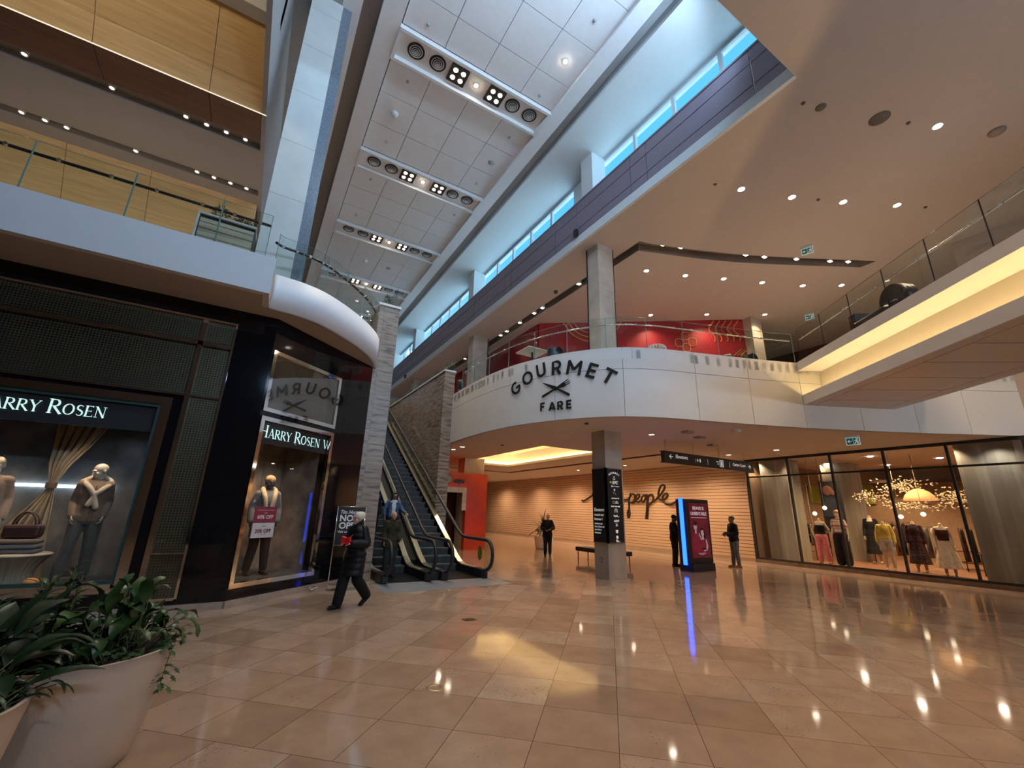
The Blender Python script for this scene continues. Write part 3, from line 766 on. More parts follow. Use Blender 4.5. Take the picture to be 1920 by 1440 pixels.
for k in range(5):
    yc = 9.76 + 5.02*k
    t = thing('ceiling_strip', 'white framed service strip set across the atrium ceiling, %s from the camera' % ordn[k], 'ceiling panel', (4.12, yc, ZC), 'service strips across the atrium ceiling')
    b = MB(); y0, y1 = yc-.52, yc+.52
    b.box(1.5, 6.74, y0, y0+.09, ZC-.05, ZC+.12); b.box(1.5, 6.74, y1-.09, y1, ZC-.05, ZC+.12); b.box(1.5, 1.59, y0+.09, y1-.09, ZC-.05, ZC+.12); b.box(6.65, 6.74, y0+.09, y1-.09, ZC-.05, ZC+.12)
    b.build('frame', M['paint'], t)
    b = MB(); b.box(1.59, 6.65, y0+.09, y1-.09, ZC+.1, ZC+.14); b.build('panel', M['coffer'], t)
    for i, x in enumerate((2.12, 2.81, 5.49, 6.17)):
        dup(DF, (x, yc, ZC+.085), label='round ringed air diffuser, %s in the %s ceiling strip' % (['leftmost', 'second from left', 'second from right', 'rightmost'][i], ordn[k]), group='round diffusers in the ceiling strips')
    for i, x in enumerate((3.49, 4.81)):
        dup(QD, (x, yc, ZC+.06), label='square black fitting with four glowing lamps, %s one in the %s ceiling strip' % (['left', 'right'][i], ordn[k]), group='four lamp fittings in the ceiling strips')
        spot((x, yc, ZC-.05), 260 if k < 3 else 200, col=(1, .80, .60), size=R(95), rad=.2)
    dup(SM, (4.13, yc, ZC+.09), label='small round lamp in the middle of the %s ceiling strip' % ordn[k], group='small lamps in the ceiling strips')
dup(SM, (6.08, 7.63, ZC+.09), label='single small lamp in the ceiling tiles before the nearest strip', group='small lamps in the ceiling strips')
for r_ in (DF, QD, SM, DLP, DLO):
    for ch in list(r_.children): bpy.data.objects.remove(ch)
    bpy.data.objects.remove(r_)
# added cool fill spots, out of view, standing in for daylight
for x in (.5, 4, 8, 13):
    spot((x, -8.5, 8.5), 320, col=(.42, .68, 1.0), size=R(85), blend=.6, rad=.2, tgt=(x*.5-1, 8, 8.2), name='daylight_fill')
for x in (1.2, 3.2, 5.2, 7.6):
    spot((x, 3.3, 13.6), 140, col=(.50, .74, 1.0), size=R(140), blend=.6, rad=.25, tgt=(x-1.0, 14, 11.5), name='daylight_fill')
for x in (-9, -6, -3.6):  # warm spots added to brighten the timber bands, no fittings there
    spot((x, 5.2, 12.6), 60, col=(1, .80, .55), size=R(110), rad=.2, tgt=(x+.4, 9.6, 11.7), name='gallery_wood_fill')
    spot((x+.6, 11.0, 7.6), 14, col=(1, .80, .55), size=R(130), rad=.2, tgt=(x+.6, 14.9, 9.8), name='gallery_wood_fill')
# unseen fill spots added behind and above the camera
for x, y in ((2, -5), (7, -5), (12, -5), (3, 0.5), (7, 1.2), (12, 1.5), (16, 1.5)):
    spot((x, y, ZU-.1), 140, col=(1, .72, .48), size=R(130), rad=.15)
for x, y in ((9, -9), (14, -9), (18, -7)):
    spot((x, y, 4.2), 170, col=(.92, .95, 1.0), size=R(75), rad=.2, tgt=(x*.9+3, 4.5, 5.0))
# west upper gallery
for p in ((42,95),(208,160),(348,216),(387,231),(424,247),(460,261)):
    q = pz(*p, ZU); spot((q.x, q.y, ZU), 10, col=(1, .82, .66))
for p in ((36,204),(122,234),(253,279),(369,320),(432,343)):
    q = pz(*p, ZU); spot((q.x, q.y, ZU), 10, col=(1, .82, .66))

# ================================================================ BRIDGE
BA = Vector((13.25, 5.95, 0)); BD = Vector((-.573, -.8195, 0)).normalized(); BN = Vector((.8195, -.573, 0)).normalized()
def bb(mb, t0, t1, o0, o1, z0, z1): return mb.fbox(BA, BD, BN, (0, 0, 1), (t0, t1), (o0, o1), (z0, z1))
BL = 15.0
b = MB(); bb(b, .0, BL, 0, .66, 5.92, ZP); bb(b, -1.4, BL, .66, 3.9, 5.92, ZP-.05); bb(b, -1.2, BL, 2.9, 3.9, 5.92, ZP)
struct('floor_bridge_deck', b, M['paint'])
b = MB(); bb(b, -.3, BL, .66, .72, 4.99, 5.919); bb(b, -1.3, BL, 2.6, 2.66, 4.99, 5.919); struct('wall_bridge_side', b, pm('cream_paint', (.76, .72, .62), .6, var=.01))
b = MB(); bb(b, 0, BL, 0, .06, 4.9, 5.18); bb(b, 0, BL, .06, .66, 4.93, 4.985); bb(b, -1.3, BL, 2.66, 2.8, 4.9, 5.18); struct('trim_bridge_lip', b, M['paint'])
b = MB(); bb(b, 0.02, BL, .35, .42, 4.986, 5.0); o = b.build('bridge_cove_light', emat('bridge_cove_glow', (1.0, .66, .28), 34)); tag(o, 'warm strip light hidden in the trough along the white footbridge', 'light')
# soffit panels: border strips and skewed panels
b = MB(); bb(b, -1.0, BL, .06, .30, 4.9, 4.925); bb(b, -1.3, BL, 2.42, 2.66, 4.9, 4.925)
sk = Vector((1.49, -1.06, 0)).normalized()
t = -1.5
def skp(o, t):  # point at offset o on the skew joint starting at t on the near edge
    k = o / sk.dot(BN); return BA + sk*k + BD*t
while t < BL:
    for lo, hi in ((.32, 2.40),):
        a = skp(lo, t+.012); c = skp(hi, t+.012); d = skp(hi, t+1.012); e = skp(lo, t+1.012)
        b.add([(p.x, p.y, z) for z in (4.9, 4.92) for p in (a, c, d, e)], [(0,1,2,3),(4,7,6,5),(0,4,5,1),(1,5,6,2),(2,6,7,3),(3,7,4,0)])
    t += 1.032
struct('ceiling_bridge_soffit', b, pm('taupe_metal_panel', (.66, .57, .51), .3, var=.02))
b = MB(); bb(b, -1.2, BL, .1, 2.6, 4.93, 4.99); struct('ceiling_bridge_backing', b, M['groove'])

# ================================================================ GLASS RAILINGS
def railing(name, label, path, joints, z0, z1, zr, inner, brk=.3, edge_mat=None, gm=None, railm=None, rr=.021):
    """path: list of (x,y); joints: arc lengths of panel edges; inner: +1/-1 side of the handrail"""
    P = [Vector((p[0], p[1], 0)) for p in path]; L = [0]
    for i in range(1, len(P)): L.append(L[-1]+(P[i]-P[i-1]).length)
    def at(s):
        s = max(0, min(s, L[-1]-1e-5)); i = max(j for j in range(len(L)) if L[j] <= s); i = min(i, len(L)-2)
        return P[i].lerp(P[i+1], (s-L[i])/(L[i+1]-L[i]))
    def nrm(s):
        t = (at(s+.03)-at(s-.03)).normalized(); return Vector((-t.y, t.x, 0))*inner
    c = at(L[-1]/2)
    t = thing(name, label, 'railing', (c.x, c.y, z0))
    for a, d in zip(joints[:-1], joints[1:]):
        A = at(a+.006); D = at(d-.006); k = 4; b = MB(); N = nrm((a+d)/2)
        pts = [at(a+.006+(d-a-.012)*i/k) for i in range(k+1)]
        vs = []
        for p in pts: vs += [p+Vector((0,0,z0-.05)), p+Vector((0,0,z1))]
        b.add(vs, [(2*i, 2*i+2, 2*i+3, 2*i+1) for i in range(k)])
        g = b.build('glass_panel', gm or M['gglass'], t, fix=False)
        e = MB(); 
        for q in (A, D): e.tube([q+Vector((0,0,z0)), q+Vector((0,0,z1))], .006, 4, False)
        e.tube([p+Vector((0,0,z1)) for p in pts], .005, 4, False)
        e.build('edge', edge_mat or M['gedge'], g)
        for f in (.24, .76):
            s_ = a+(d-a)*f; p = at(s_); n_ = nrm(s_); q = p+n_*.07
            h = MB(); h.tube([p-n_*.014+Vector((0,0,zr-.03)), p+n_*.012+Vector((0,0,zr-.03))], .03, 10); h.tube([p+Vector((0,0,zr-.03)), q+Vector((0,0,zr-.03)), q+Vector((0,0,zr))], .009, 6)
            h.build('rail_bracket', M['chrome'], t)
    r = MB(); ns = max(4, int((L[-1])/.15)); s0, s1 = joints[0], joints[-1]
    r.tube([at(s0+(s1-s0)*i/ns)+nrm(s0+(s1-s0)*i/ns)*.07+Vector((0,0,zr)) for i in range(ns+1)], rr, 8)
    r.build('handrail', railm or M['chrome'], t)
    return t, L[-1]
pin = offset_path(FCS, .08)
j0 = fas_s(*pz(1210, 655, ZP).xy)
jl = []; s_ = j0 - 1.13*9
while s_ < fas_s(13.25, 5.95)-.3: 
    if s_ > .5: jl.append(s_)
    s_ += 1.13
jl.append(fas_s(13.25, 5.95)-.05)
railing('glass_balustrade', 'curved clear glass balustrade with round steel handrail above the curved lettered parapet', pin, jl, ZP, 7.12, 6.93, 1)
bp_ = [(BA+BN*.1).xy, (BA+BN*.1+BD*BL).xy]
railing('bridge_balustrade', 'straight glass balustrade along the near edge of the white footbridge', bp_, [.05+1.13*i for i in range(0, 13)], ZP, 7.18, 6.9, 1, edge_mat=M['darkmetal'])
# left deck
railing('deck_balustrade', 'straight green glass balustrade on the white parapet over the black shopfront', [(-20, 8.55), (-.44, 8.55)], [15.0-1.26*i+.0 for i in range(6, -1, -1)] + [16.24, 17.48, 18.74, 19.55], 6.24, 7.16, 6.97, 1, railm=M['darkmetal'], rr=.028)
lp = [(-.30, 9.12)] + offset_path(LCS, .06)[1:]
lpl = [0]
for i in range(1, len(lp)): lpl.append(lpl[-1]+math.dist(lp[i], lp[i-1]))
def near_s(x, y): return lpl[min(range(len(lp)), key=lambda i: math.dist(lp[i], (x, y)))]
js = [0.0] + [near_s(x, y) for x, y in ((.21,9.19),(.77,9.42),(1.28,9.85),(1.75,10.35),(2.05,10.8))] + [lpl[-1]-.3]
railing('curved_balustrade', 'curved green glass balustrade with dark handrail bending towards the stone pier', lp, js, 6.235, 7.16, 6.97, 1, railm=M['darkmetal'], rr=.028)

# ================================================================ ESCALATORS
SLP = math.tan(R(30)); YB = 12.75; YT = YB + ZF/SLP
def stepz(y): return max(0, min(ZF, (y-YB)*SLP))
def escalator(x0, x1, label):
    t = thing('escalator', label, 'escalator', ((x0+x1)/2, 11.2, 0), 'pair of escalators between the stone piers')
    wi = .13
    # steps
    k = 0; y = 12.2
    sx0, sx1 = x0+.17, x1-.17; rise = .2; run = rise/SLP; y = YB - run; z = .0
    cleat = pm('grooved_step_metal', (.11, .115, .12), .45, .6, var=.1)
    while z < ZF-.05:
        z += rise; y += run
        b = MB(); b.box(sx0, sx1, y, y+run+.02, z-.03, z)
        zz = z-rise+.0
        n_ = 26; w = (sx1-sx0)/n_
        # cleated riser
        vs = []; prof = []
        for i in range(n_+1): prof.append((sx0+w*i, y if i % 2 else y+.012))
        for (xx, yy) in prof: vs += [(xx, yy+.0, z-.03), (xx, yy+.03, z-rise)]
        b.add(vs, [(2*i, 2*i+1, 2*i+3, 2*i+2) for i in range(n_)])
        b.build('step', cleat, t, fix=False)
    b = MB(); b.box(sx0-.05, sx1+.05, 11.25, YB-run+.35, 0.0, .012); b.box(sx0-.05, sx1+.05, YT, YT+1.4, ZF-.0, ZF+.01); b.build('comb_plate', M['darkmetal'], t)
    # side profile curves in Y-Z
    def prof(off):
        return [(11.25, off), (12.45, off)] + [(YB+.0, off+.05), (YB+.35, off+.21)] + [(y_, (y_-YB)*SLP+off+.02) for y_ in (13.6, 15, 17, 19, 21, 22.6)] + [(YT-.1, ZF+off-.02), (YT+.3, ZF+off), (YT+1.2, ZF+off)]
    for xs, xi in ((x0, 1), (x1, -1)):
        a, c = (xs, xs+wi) if xi == 1 else (xs-wi, xs)
        xm = (a+c)/2
        low = prof(.22); top = prof(.98)
        # glass between deck and handrail with rounded newel ends
        pts = []
        for i in range(9): an = math.pi*(-.5+i/8); pts.append((11.08-.36*math.cos(an), .58+.38*math.sin(an)))
        hr = pts + [(y_, z_-.02) for y_, z_ in top[1:]]
        for i in range(9): an = math.pi*(.5-i/8); hr.append((YT+1.2+.34*math.cos(an), ZF+.60+.36*math.sin(an)))
        g = MB(); m1 = [(p[0], p[1]) for p in hr]
        vs = []; fs = []
        # build strips: pair each deck point with handrail point
        dn = [(11.3, .2)]
        lowc = [(10.80, .4), (10.95, .27)] + low
        full_top = [(10.74, .6), (10.85, .86)] + [(y_, z_-.03) for y_, z_ in top]
        nn = min(len(lowc), len(full_top))
        for i in range(nn): vs += [(xm, lowc[i][0], lowc[i][1]), (xm, full_top[i][0], full_top[i][1])]
        g.add(vs, [(2*i, 2*i+2, 2*i+3, 2*i+1) for i in range(nn-1)])
        ee = MB(); 
        g.build('side_glass', M['gglass'], t, fix=False)
        r = MB(); r.tube([(xm, y_, z_+.02) for y_, z_ in hr], .046, 8, True, True); r.build('handrail', pm('black_rubber', (.008, .008, .008), .5, var=.1), t)
        # deck strip and skirt
        s = MB(); cap = MB(); n_ = len(low)
        vs = []; vc = []
        for (y_, z_) in low:
            zb = max(0.0, z_-.36 if y_ < 13 else z_-.62)
            vs += [(a, y_, zb), (a, y_, z_-.02), (c, y_, z_-.02), (c, y_, zb)]
            vc += [(a-.012, y_, z_-.018), (a-.012, y_, z_+.012), (c+.012, y_, z_+.012), (c+.012, y_, z_-.018)]
        fl = [(i*4+j, i*4+(j+1) % 4, i*4+4+(j+1) % 4, i*4+4+j) for i in range(n_-1) for j in range(4)]
        s.add(vs, fl + [(0,3,2,1), (n_*4-4, n_*4-3, n_*4-2, n_*4-1)]); s.build('skirt', M['black'], t)
        cap.add(vc, fl + [(0,3,2,1)]); cap.build('deck_strip', pm('satin_deck_metal', (.74, .68, .56), .32, 1.0, var=.04), t)
        nb = MB(); nb.box(a-.03, c+.03, 11.12, 11.62, .0, .24); nb.build('newel_base', M['black'], t, bevel=.03)
        nb = MB(); nb.box(a-.0, c+.0, 11.09, 11.115, .05, .2); nb.build('inlet_cover', M['darkmetal'], t)
    # underside truss cladding
    b = MB(); b.add([(x0+.02, 12.9, 0), (x1-.02, 12.9, 0), (x1-.02, YT, ZF-.9), (x0+.02, YT, ZF-.9), (x0+.02, 12.9, .02), (x1-.02, 12.9, .02), (x1-.02, YT, ZF-.5), (x0+.02, YT, ZF-.5)], [(0,3,2,1),(4,5,6,7),(0,1,5,4),(1,2,6,5),(2,3,7,6),(3,0,4,7)])
    b.build('truss_cladding', M['blackm'], t)
    return t
_E = None
E1 = escalator(3.12, 4.36, 'left escalator carrying three people down beside the stone pier')
E2 = escalator(4.68, 5.96, 'empty right escalator with grey steps rising beside the glossy stone wall')
b = MB(); b.add([(5.87, 11.42+.13*math.cos(R(a)), .62+.19*math.sin(R(a))) for a in range(0, 360, 15)], [tuple(range(24))]); b.build('green_safety_sticker', pm('sticker_green', (.16, .26, .03), .4, var=.2), E2, label='oval green safety sticker on the newel glass', fix=False)
for xx in (4.23, 5.83):
    b = MB(); b.box(xx-.04, xx+.04, 11.66, 11.78, .236, .245); b.build('yellow_plate', pm('pale_yellow_plate', (.6, .55, .3), .4), E1 if xx < 5 else E2)
b = MB(); b.prism([(2.88, 11.22), (2.9, 9.95), (6.15, 10.12), (6.17, 11.22)], .001, .006); struct('floor_entry_plate', b, pm('brushed_entry_plate', (.33, .36, .40), .35, .5, var=.06))
b = MB(); b.box(4.362, 4.678, 11.3, 13.2, 0, .18); b.add([(4.37,13.2,0),(4.67,13.2,0),(4.67,YT,ZF-.1),(4.37,YT,ZF-.1),(4.37,13.2,.3),(4.67,13.2,.3),(4.67,YT,ZF+.2),(4.37,YT,ZF+.2)], [(0,3,2,1),(4,5,6,7),(0,1,5,4),(1,2,6,5),(2,3,7,6),(3,0,4,7)])
struct('trim_escalator_gap', b, M['darkmetal'])

# ================================================================ GLAZED SHOP ON THE RIGHT
b = MB(); b.box(WX+.06, 27, -1.5, 11.2, .0, .14); struct('floor_shop_right', b, M['floorwood'])
b = MB(); b.box(WX-.05, WX+.06, -1.5, 11.22, 0, .13); struct('baseboard_shop', b, pm('brown_stone_plinth', (.17, .115, .085), .25, var=.15))
b = MB(); b.box(27, 27.2, -1.6, 11.4, 0, ZL); b.box(WX+.1, 27, 11.26, 11.4, 0, ZL); b.box(WX+.1, 27, -1.7, -1.5, 0, ZL)
struct('wall_shop_right', b, pm('tan_shop_wall', (.38, .25, .15), .7, var=.05))
b = MB(); b.box(26.2, 27, 1, 9.5, 3.55, 3.7); struct('trim_shop_beam', b, pm('dark_timber', (.06, .03, .018), .5, var=.2))
MY = [11.15, 9.42, 7.86, 6.22, 4.58, 2.94, 1.3, -.3]
fr = MB(); fr.box(WX-.04, WX+.05, -1.5, 11.2, 4.13, ZL-.002); fr.box(WX-.04, WX+.05, -1.5, 11.2, .13, .2)
for y in MY: fr.box(WX-.05, WX+.06, y-.03, y+.03, .2, 4.13)
for y0, y1 in zip(MY[1:], MY[:-1]): fr.box(WX-.035, WX+.045, y0+.03, y1-.03, 3.44, 3.50)
wf = struct('window_shopfront', fr, M['blackm'])
for y0, y1 in zip(MY[1:], MY[:-1]):
    for z0, z1 in ((.2, 3.44), (3.5, 4.13)):
        g = MB(); g.add([(WX, y0+.03, z0), (WX, y1-.03, z0), (WX, y1-.03, z1), (WX, y0+.03, z1)], [(0, 3, 2, 1)]); g.build('pane', M['sglass'], wf, fix=False)
def boardcol(x0, x1, y0, y1, nm):
    mb = MB(); mb.box(x0, x1, y0, y1, .14, ZL-.004); return struct(nm, mb, M['boards'])
boardcol(19.45, 20.5, 9.85, 10.95, 'wall_concrete_column_left')
boardcol(22.6, 23.5, 8.75, 9.9, 'wall_concrete_column_middle')
boardcol(19.35, 20.6, 3.0, 4.55, 'wall_concrete_column_right')
boardcol(19.35, 20.6, 1.2, 2.5, 'wall_concrete_column_far_right')
b = MB(); b.box(26.9, 26.98, 9.6, 11.2, 2.6, 3.5); b.box(24, 26.9, 11.2, 11.25, 2.55, 3.4); struct('wall_lime_panels', b, pm('lime_green_panel', (.38, .42, .06), .5, var=.08, scale=3, stretch=(1, 6, .3)))
for x, y in ((20.3, 8.2), (20.3, 6.6), (20.4, 5.2), (20.9, 7.35), (23.2, 5.9), (22.6, 9.9), (24.7, 7.6), (23, 3), (25.5, 4.2), (25.5, 9)):
    spot((x, y, ZL-.06), 110, col=(1, .66, .36), size=R(125))
spot((19.0, 3.6, ZL-.06), 22, col=(1, .9, .75), size=R(120), tgt=(19.0, 3.6, 1)); spot((19.6, 2.0, ZL-.06), 90, col=(1, .85, .65), size=R(120)); spot((19.3, 11.0, ZL-.06), 30, col=(1, .75, .5), size=R(120))  # fill spots added to brighten the concrete columns
spot((19.15, 4.6, ZL-.06), 30, col=(1, .75, .5), size=R(110)); spot((19.2, 9.6, ZL-.06), 30, col=(1, .75, .5), size=R(110))

# ================================================================ LEFT SHOPFRONT
SP = 1.0
def ribbon(mb, pts, w, fm):
    """stroke of width w (number or per-point list) in glyph space mapped by fm(x,y)"""
    n = len(pts); ws = w if isinstance(w, list) else [w]*n; vs = []
    for i in range(n):
        a = pts[max(i-1, 0)]; c = pts[min(i+1, n-1)]; dx, dy = c[0]-a[0], c[1]-a[1]; L = math.hypot(dx, dy) or 1
        nx, ny = -dy/L*ws[i]/2, dx/L*ws[i]/2
        vs += [fm(pts[i][0]+nx, pts[i][1]+ny), fm(pts[i][0]-nx, pts[i][1]-ny)]
    mb.add(vs, [(2*i, 2*i+1, 2*i+3, 2*i+2) for i in range(n-1)])
def arc(cx, cy, rx, ry, a0, a1, n=10): return [(cx+rx*math.cos(R(a0+(a1-a0)*i/n)), cy+ry*math.sin(R(a0+(a1-a0)*i/n))) for i in range(n+1)]
def serif_text(s, o, u, v, size, small=.78, mb=None, depth=.01):
    o, u, v = Vector(o), Vector(u), Vector(v); N = u.cross(v); mb = mb or MB(); x = 0; T, t = .13, .045
    def srf(cx, y, w=.26): return [([(cx-w/2, y), (cx+w/2, y)], .035)]
    G = {
     'H': (.86, [([(.15,0),(.15,1)], T), ([(.68,0),(.68,1)], T), ([(.15,.5),(.68,.5)], t)] + srf(.15,.02)+srf(.15,.98)+srf(.68,.02)+srf(.68,.98)),
     'A': (.80, [([(.1,0),(.40,1)], t), ([(.38,1),(.70,0)], T), ([(.2,.33),(.58,.33)], t)] + srf(.1,.02,.22)+srf(.7,.02,.26)),
     'R': (.76, [([(.15,0),(.15,1)], T), ([(.15,.97)]+arc(.36,.745,.2,.225,90,-90)+[(.15,.52)], [t,t,.07,.1,.12,T,T,T,.12,.1,.07,t,t]), ([(.32,.5),(.72,.0)], T)] + srf(.15,.02)+srf(.15,.98)+srf(.72,.02,.16)),
     'Y': (.74, [([(.08,1),(.38,.46)], T), ([(.68,1),(.38,.46)], t), ([(.38,.5),(.38,0)], T)] + srf(.08,.98)+srf(.66,.98,.2)+srf(.38,.02)),
     'O': (.88, [(arc(.43,.5,.33,.47,0,360,20), [T if abs(math.cos(R(18*i))) > .6 else (.09 if abs(math.cos(R(18*i))) > .3 else t) for i in range(21)])]),
     'S': (.60, [(arc(.3,.745,.19,.22,30,270,8)[:-1]+[(.3,.53)]+arc(.3,.255,.2,.23,80,-150,8), [t,.05,.07,.1,.12,.12,.12,T,T,T,T,.12,.12,.1,.08,.06,t,t])]),
     'E': (.68, [([(.15,0),(.15,1)], T), ([(.15,.975),(.56,.975)], t), ([(.15,.52),(.48,.52)], t), ([(.15,.025),(.60,.025)], t), ([(.55,1),(.55,.86)], .035), ([(.59,0),(.59,.15)], .035), ([(.47,.6),(.47,.44)], .03)] + srf(.12,.02,.2)+srf(.12,.98,.2)),
     'N': (.86, [([(.15,0),(.15,1)], t), ([(.13,1),(.70,0)], T), ([(.70,0),(.70,1)], t)] + srf(.15,.02)+srf(.1,.98,.2)+srf(.70,.98)),
     'V': (.80, [([(.08,1),(.40,0)], T), ([(.70,1),(.40,0)], t)] + srf(.08,.98)+srf(.70,.98)),
     ' ': (.42, [])}
    first = True
    for ch in s:
        k = 1.0 if first else small; first = ch == ' '
        w, st = G[ch]
        for pts, wd_ in st: ribbon(mb, pts, wd_, lambda a, c: o+u*((x+a*k)*size)+v*(c*k*size)+N*depth)
        x += w*k
    return mb, x*size
def frame_rect(mb, o, u, v, n_, a0, a1, c0, c1, w, d0, d1):
    """picture frame in plane (u,v): outer a0..a1 x c0..c1, width w, from d0 to d1 along n_"""
    for (p, q, r_, s_) in ((a0, a1, c0, c0+w), (a0, a1, c1-w, c1), (a0, a0+w, c0+w, c1-w), (a1-w, a1, c0+w, c1-w)):
        mb.fbox(o, u, v, n_, (p, q), (r_, s_), (d0, d1))
    return mb
Xu = Vector((1, 0, 0)); Zu = Vector((0, 0, 1)); Yo = Vector((0, -1, 0))
plaster = pm('mottled_blue_grey_plaster', (.115, .11, .105), .75, var=.32, scale=2.2, bump=.1, bscale=8)
plaster2 = pm('mottled_brown_plaster', (.17, .135, .11), .75, var=.38, scale=2.4, bump=.1, bscale=8)
teal = pm('dark_teal_trim', (.03, .075, .07), .35, var=.08)
chrome2 = M['mirror']
# large display window
WL, WR = -6.4, -1.42
fr = MB(); frame_rect(fr, (0, SY, 0), Xu, Zu, Yo, WL, WR, .34, 3.56, .14, -.05, .03)
w1 = struct('window_display_left', fr, chrome2)
b = MB(); frame_rect(b, (0, SY, 0), Xu, Zu, Yo, WL+.14, WR-.14, .48, 3.42, .05, -.06, -.01); b.build('inner_trim', teal, w1)
b = MB(); b.add([(WL+.15, SY+.03, .48), (WR-.15, SY+.03, .48), (WR-.15, SY+.03, 3.42), (WL+.15, SY+.03, 3.42)], [(0, 1, 2, 3)]); b.build('pane', M['sglass'], w1, fix=False)
b = MB(); b.box(WL+.14, WR-.14, SY+.08, SY+.12, 2.93, 3.42); b.build('header_panel', M['blackm'], w1)
DB = 11.25
b = MB(); b.box(WL, WR+.02, DB, DB+.1, .3, 3.6); b.box(WR-.1, WR+.02, SY+.31, DB, .3, 3.6); b.box(WL-.1, WL, SY+.31, DB, .3, 3.6)
struct('wall_display_left', b, plaster)
b = MB(); b.box(WL, WR, SY+.02, DB, .30, .42); struct('floor_display_left', b, pm('dark_display_floor', (.06, .055, .05), .5, var=.1))
b = MB(); b.box(WL, WR, SY+.13, DB, 3.45, 3.55); struct('ceiling_display_left', b, M['blackm'])
tm, wtx = serif_text('HARRY ROSEN', (0, 0, 0), Xu, Zu, .235)
tm, wtx = serif_text('HARRY ROSEN', (-2.27-wtx, SY+.07, 3.085), Xu, Zu, .235)
lett = pm('illuminated_mint_white_letter', (.6, .8, .76), .4, emis=(.62, .92, .86), es=.75, var=.0)
tag(tm.build('shop_name_lettering', lett, None, fix=False), 'pale serif shop name lettering across the header of the large display window', 'sign', 'shop name letterings in the display windows')
b = MB(); b.tube([(WL+.2, DB-.03, 1.98), (-2.2, DB-.03, 1.98)], .025, 8); tag(b.build('light_tube', emat('cool_tube', (.62, .82, 1.0), 9)), 'thin bluish horizontal light tube on the plaster back wall of the large display', 'light')
for x in (-4.4, -3.6, -2.4):
    spot((x, SY+.45, 3.4), 38, col=(1, .78, .52), size=R(75), rad=.04, tgt=(x-.1, 10.6, 1.4))
spot((-1.9, 10.2, 3.4), 8, col=(.6, .75, 1), size=R(90), rad=.04, tgt=(-2.2, 11.2, 1.2))
# mesh screens above and beside
def mesh_mat():
    m = bpy.data.materials.new('woven_metal_mesh'); m.use_nodes = True; n = m.node_tree.nodes; l = m.node_tree.links
    bs = n['Principled BSDF']; bs.inputs['Base Color'].default_value = (.17, .125, .08, 1); bs.inputs['Metallic'].default_value = .55; bs.inputs['Roughness'].default_value = .38
    g = n.new('ShaderNodeNewGeometry'); s = n.new('ShaderNodeSeparateXYZ'); l.new(g.outputs['Position'], s.inputs[0])
    Q = lambda *q: mathn(n, l, *q)
    h = Q('ADD', s.outputs[0], Q('MULTIPLY', s.outputs[1], .8))
    a = Q('GREATER_THAN', Q('FRACT', Q('DIVIDE', h, .045)), .42); c = Q('GREATER_THAN', Q('FRACT', Q('DIVIDE', s.outputs[2], .045)), .42)
    hole = Q('MULTIPLY', a, c); tr = n.new('ShaderNodeBsdfTransparent'); mx = n.new('ShaderNodeMixShader')
    l.new(hole, mx.inputs[0]); l.new(bs.outputs[0], mx.inputs[1]); l.new(tr.outputs[0], mx.inputs[2]); l.new(mx.outputs[0], n['Material Output'].inputs[0]); return m
MESH = mesh_mat()
fr = MB(); frame_rect(fr, (0, SY, 0), Xu, Zu, Yo, -6.4, -.70, 3.63, 5.2, .035, -.05, .02)
fr.box(-6.37, -.73, SY-.03, SY+.03, 4.64, 4.72); fr.box(-1.27, -1.19, SY-.03, SY+.03, .2, 5.17); fr.box(-.74, -.70, SY-.03, SY+.03, .2, 3.63); fr.box(-1.19, -.74, SY-.02, SY+.03, .9, .93); fr.box(-1.19, -.74, SY-.02, SY+.03, .18, .22)
ms = struct('window_mesh_screen', fr, chrome2)
b = MB(); b.add([(-6.37, SY+.05, 3.66), (-.73, SY+.05, 3.66), (-.73, SY+.05, 5.17), (-6.37, SY+.05, 5.17)], [(0,1,2,3)]); b.add([(-1.19, SY+.05, .2), (-.74, SY+.05, .2), (-.74, SY+.05, 3.66), (-1.19, SY+.05, 3.66)], [(0,1,2,3)])
b.build('mesh', MESH, ms, fix=False)
b = MB(); b.add([(-6.37, SY+.01, 3.66), (-.73, SY+.01, 3.66), (-.73, SY+.01, 5.17), (-6.37, SY+.01, 5.17)], [(0,1,2,3)]); b.add([(-1.19, SY+.01, .2), (-.74, SY+.01, .2), (-.74, SY+.01, 3.6), (-1.19, SY+.01, 3.6)], [(0,1,2,3)])
b.build('pane', glassmat('tinted_glass', (.8, .85, .8), .06), ms, fix=False)
b = MB(); b.box(-6.4, -1.3, SY+.35, SY+.4, 3.62, 5.2); b.box(-1.3, -.65, SY+.35, SY+.4, .2, 5.2); struct('wall_behind_mesh', b, pm('dark_brown_backing', (.055, .045, .035), .6, var=.1))

# angled wall: upper mesh window and display window
fr = MB(); frame_rect(fr, W0, wd, Zu, wnm, .03, 2.07, 3.54, 4.82, .08, -.05, .03)
w2 = struct('window_mesh_angled', fr, chrome2)
b = MB(); b.add([W0+wd*a+Zu*c-wnm*.04 for a, c in ((.1,3.61),(2.0,3.61),(2.0,4.75),(.1,4.75))], [(0,1,2,3)]); b.build('mesh', MESH, w2, fix=False)
b = MB(); b.add([W0+wd*a+Zu*c-wnm*.0 for a, c in ((.1,3.61),(2.0,3.61),(2.0,4.75),(.1,4.75))], [(0,1,2,3)]); b.build('pane', glassmat('reflective_glass', (.8, .82, .8), .16), w2, fix=False)
b = MB(); wallbox(b, 0, 2.2, 3.5, 5, .3, .35); struct('wall_behind_angled_mesh', b, pm('grey_green_backing', (.11, .11, .095), .6, var=.1))
fr = MB(); frame_rect(fr, W0, wd, Zu, wnm, .03, 2.07, .30, 3.44, .085, -.05, .035)
w3 = struct('window_display_angled', fr, chrome2)
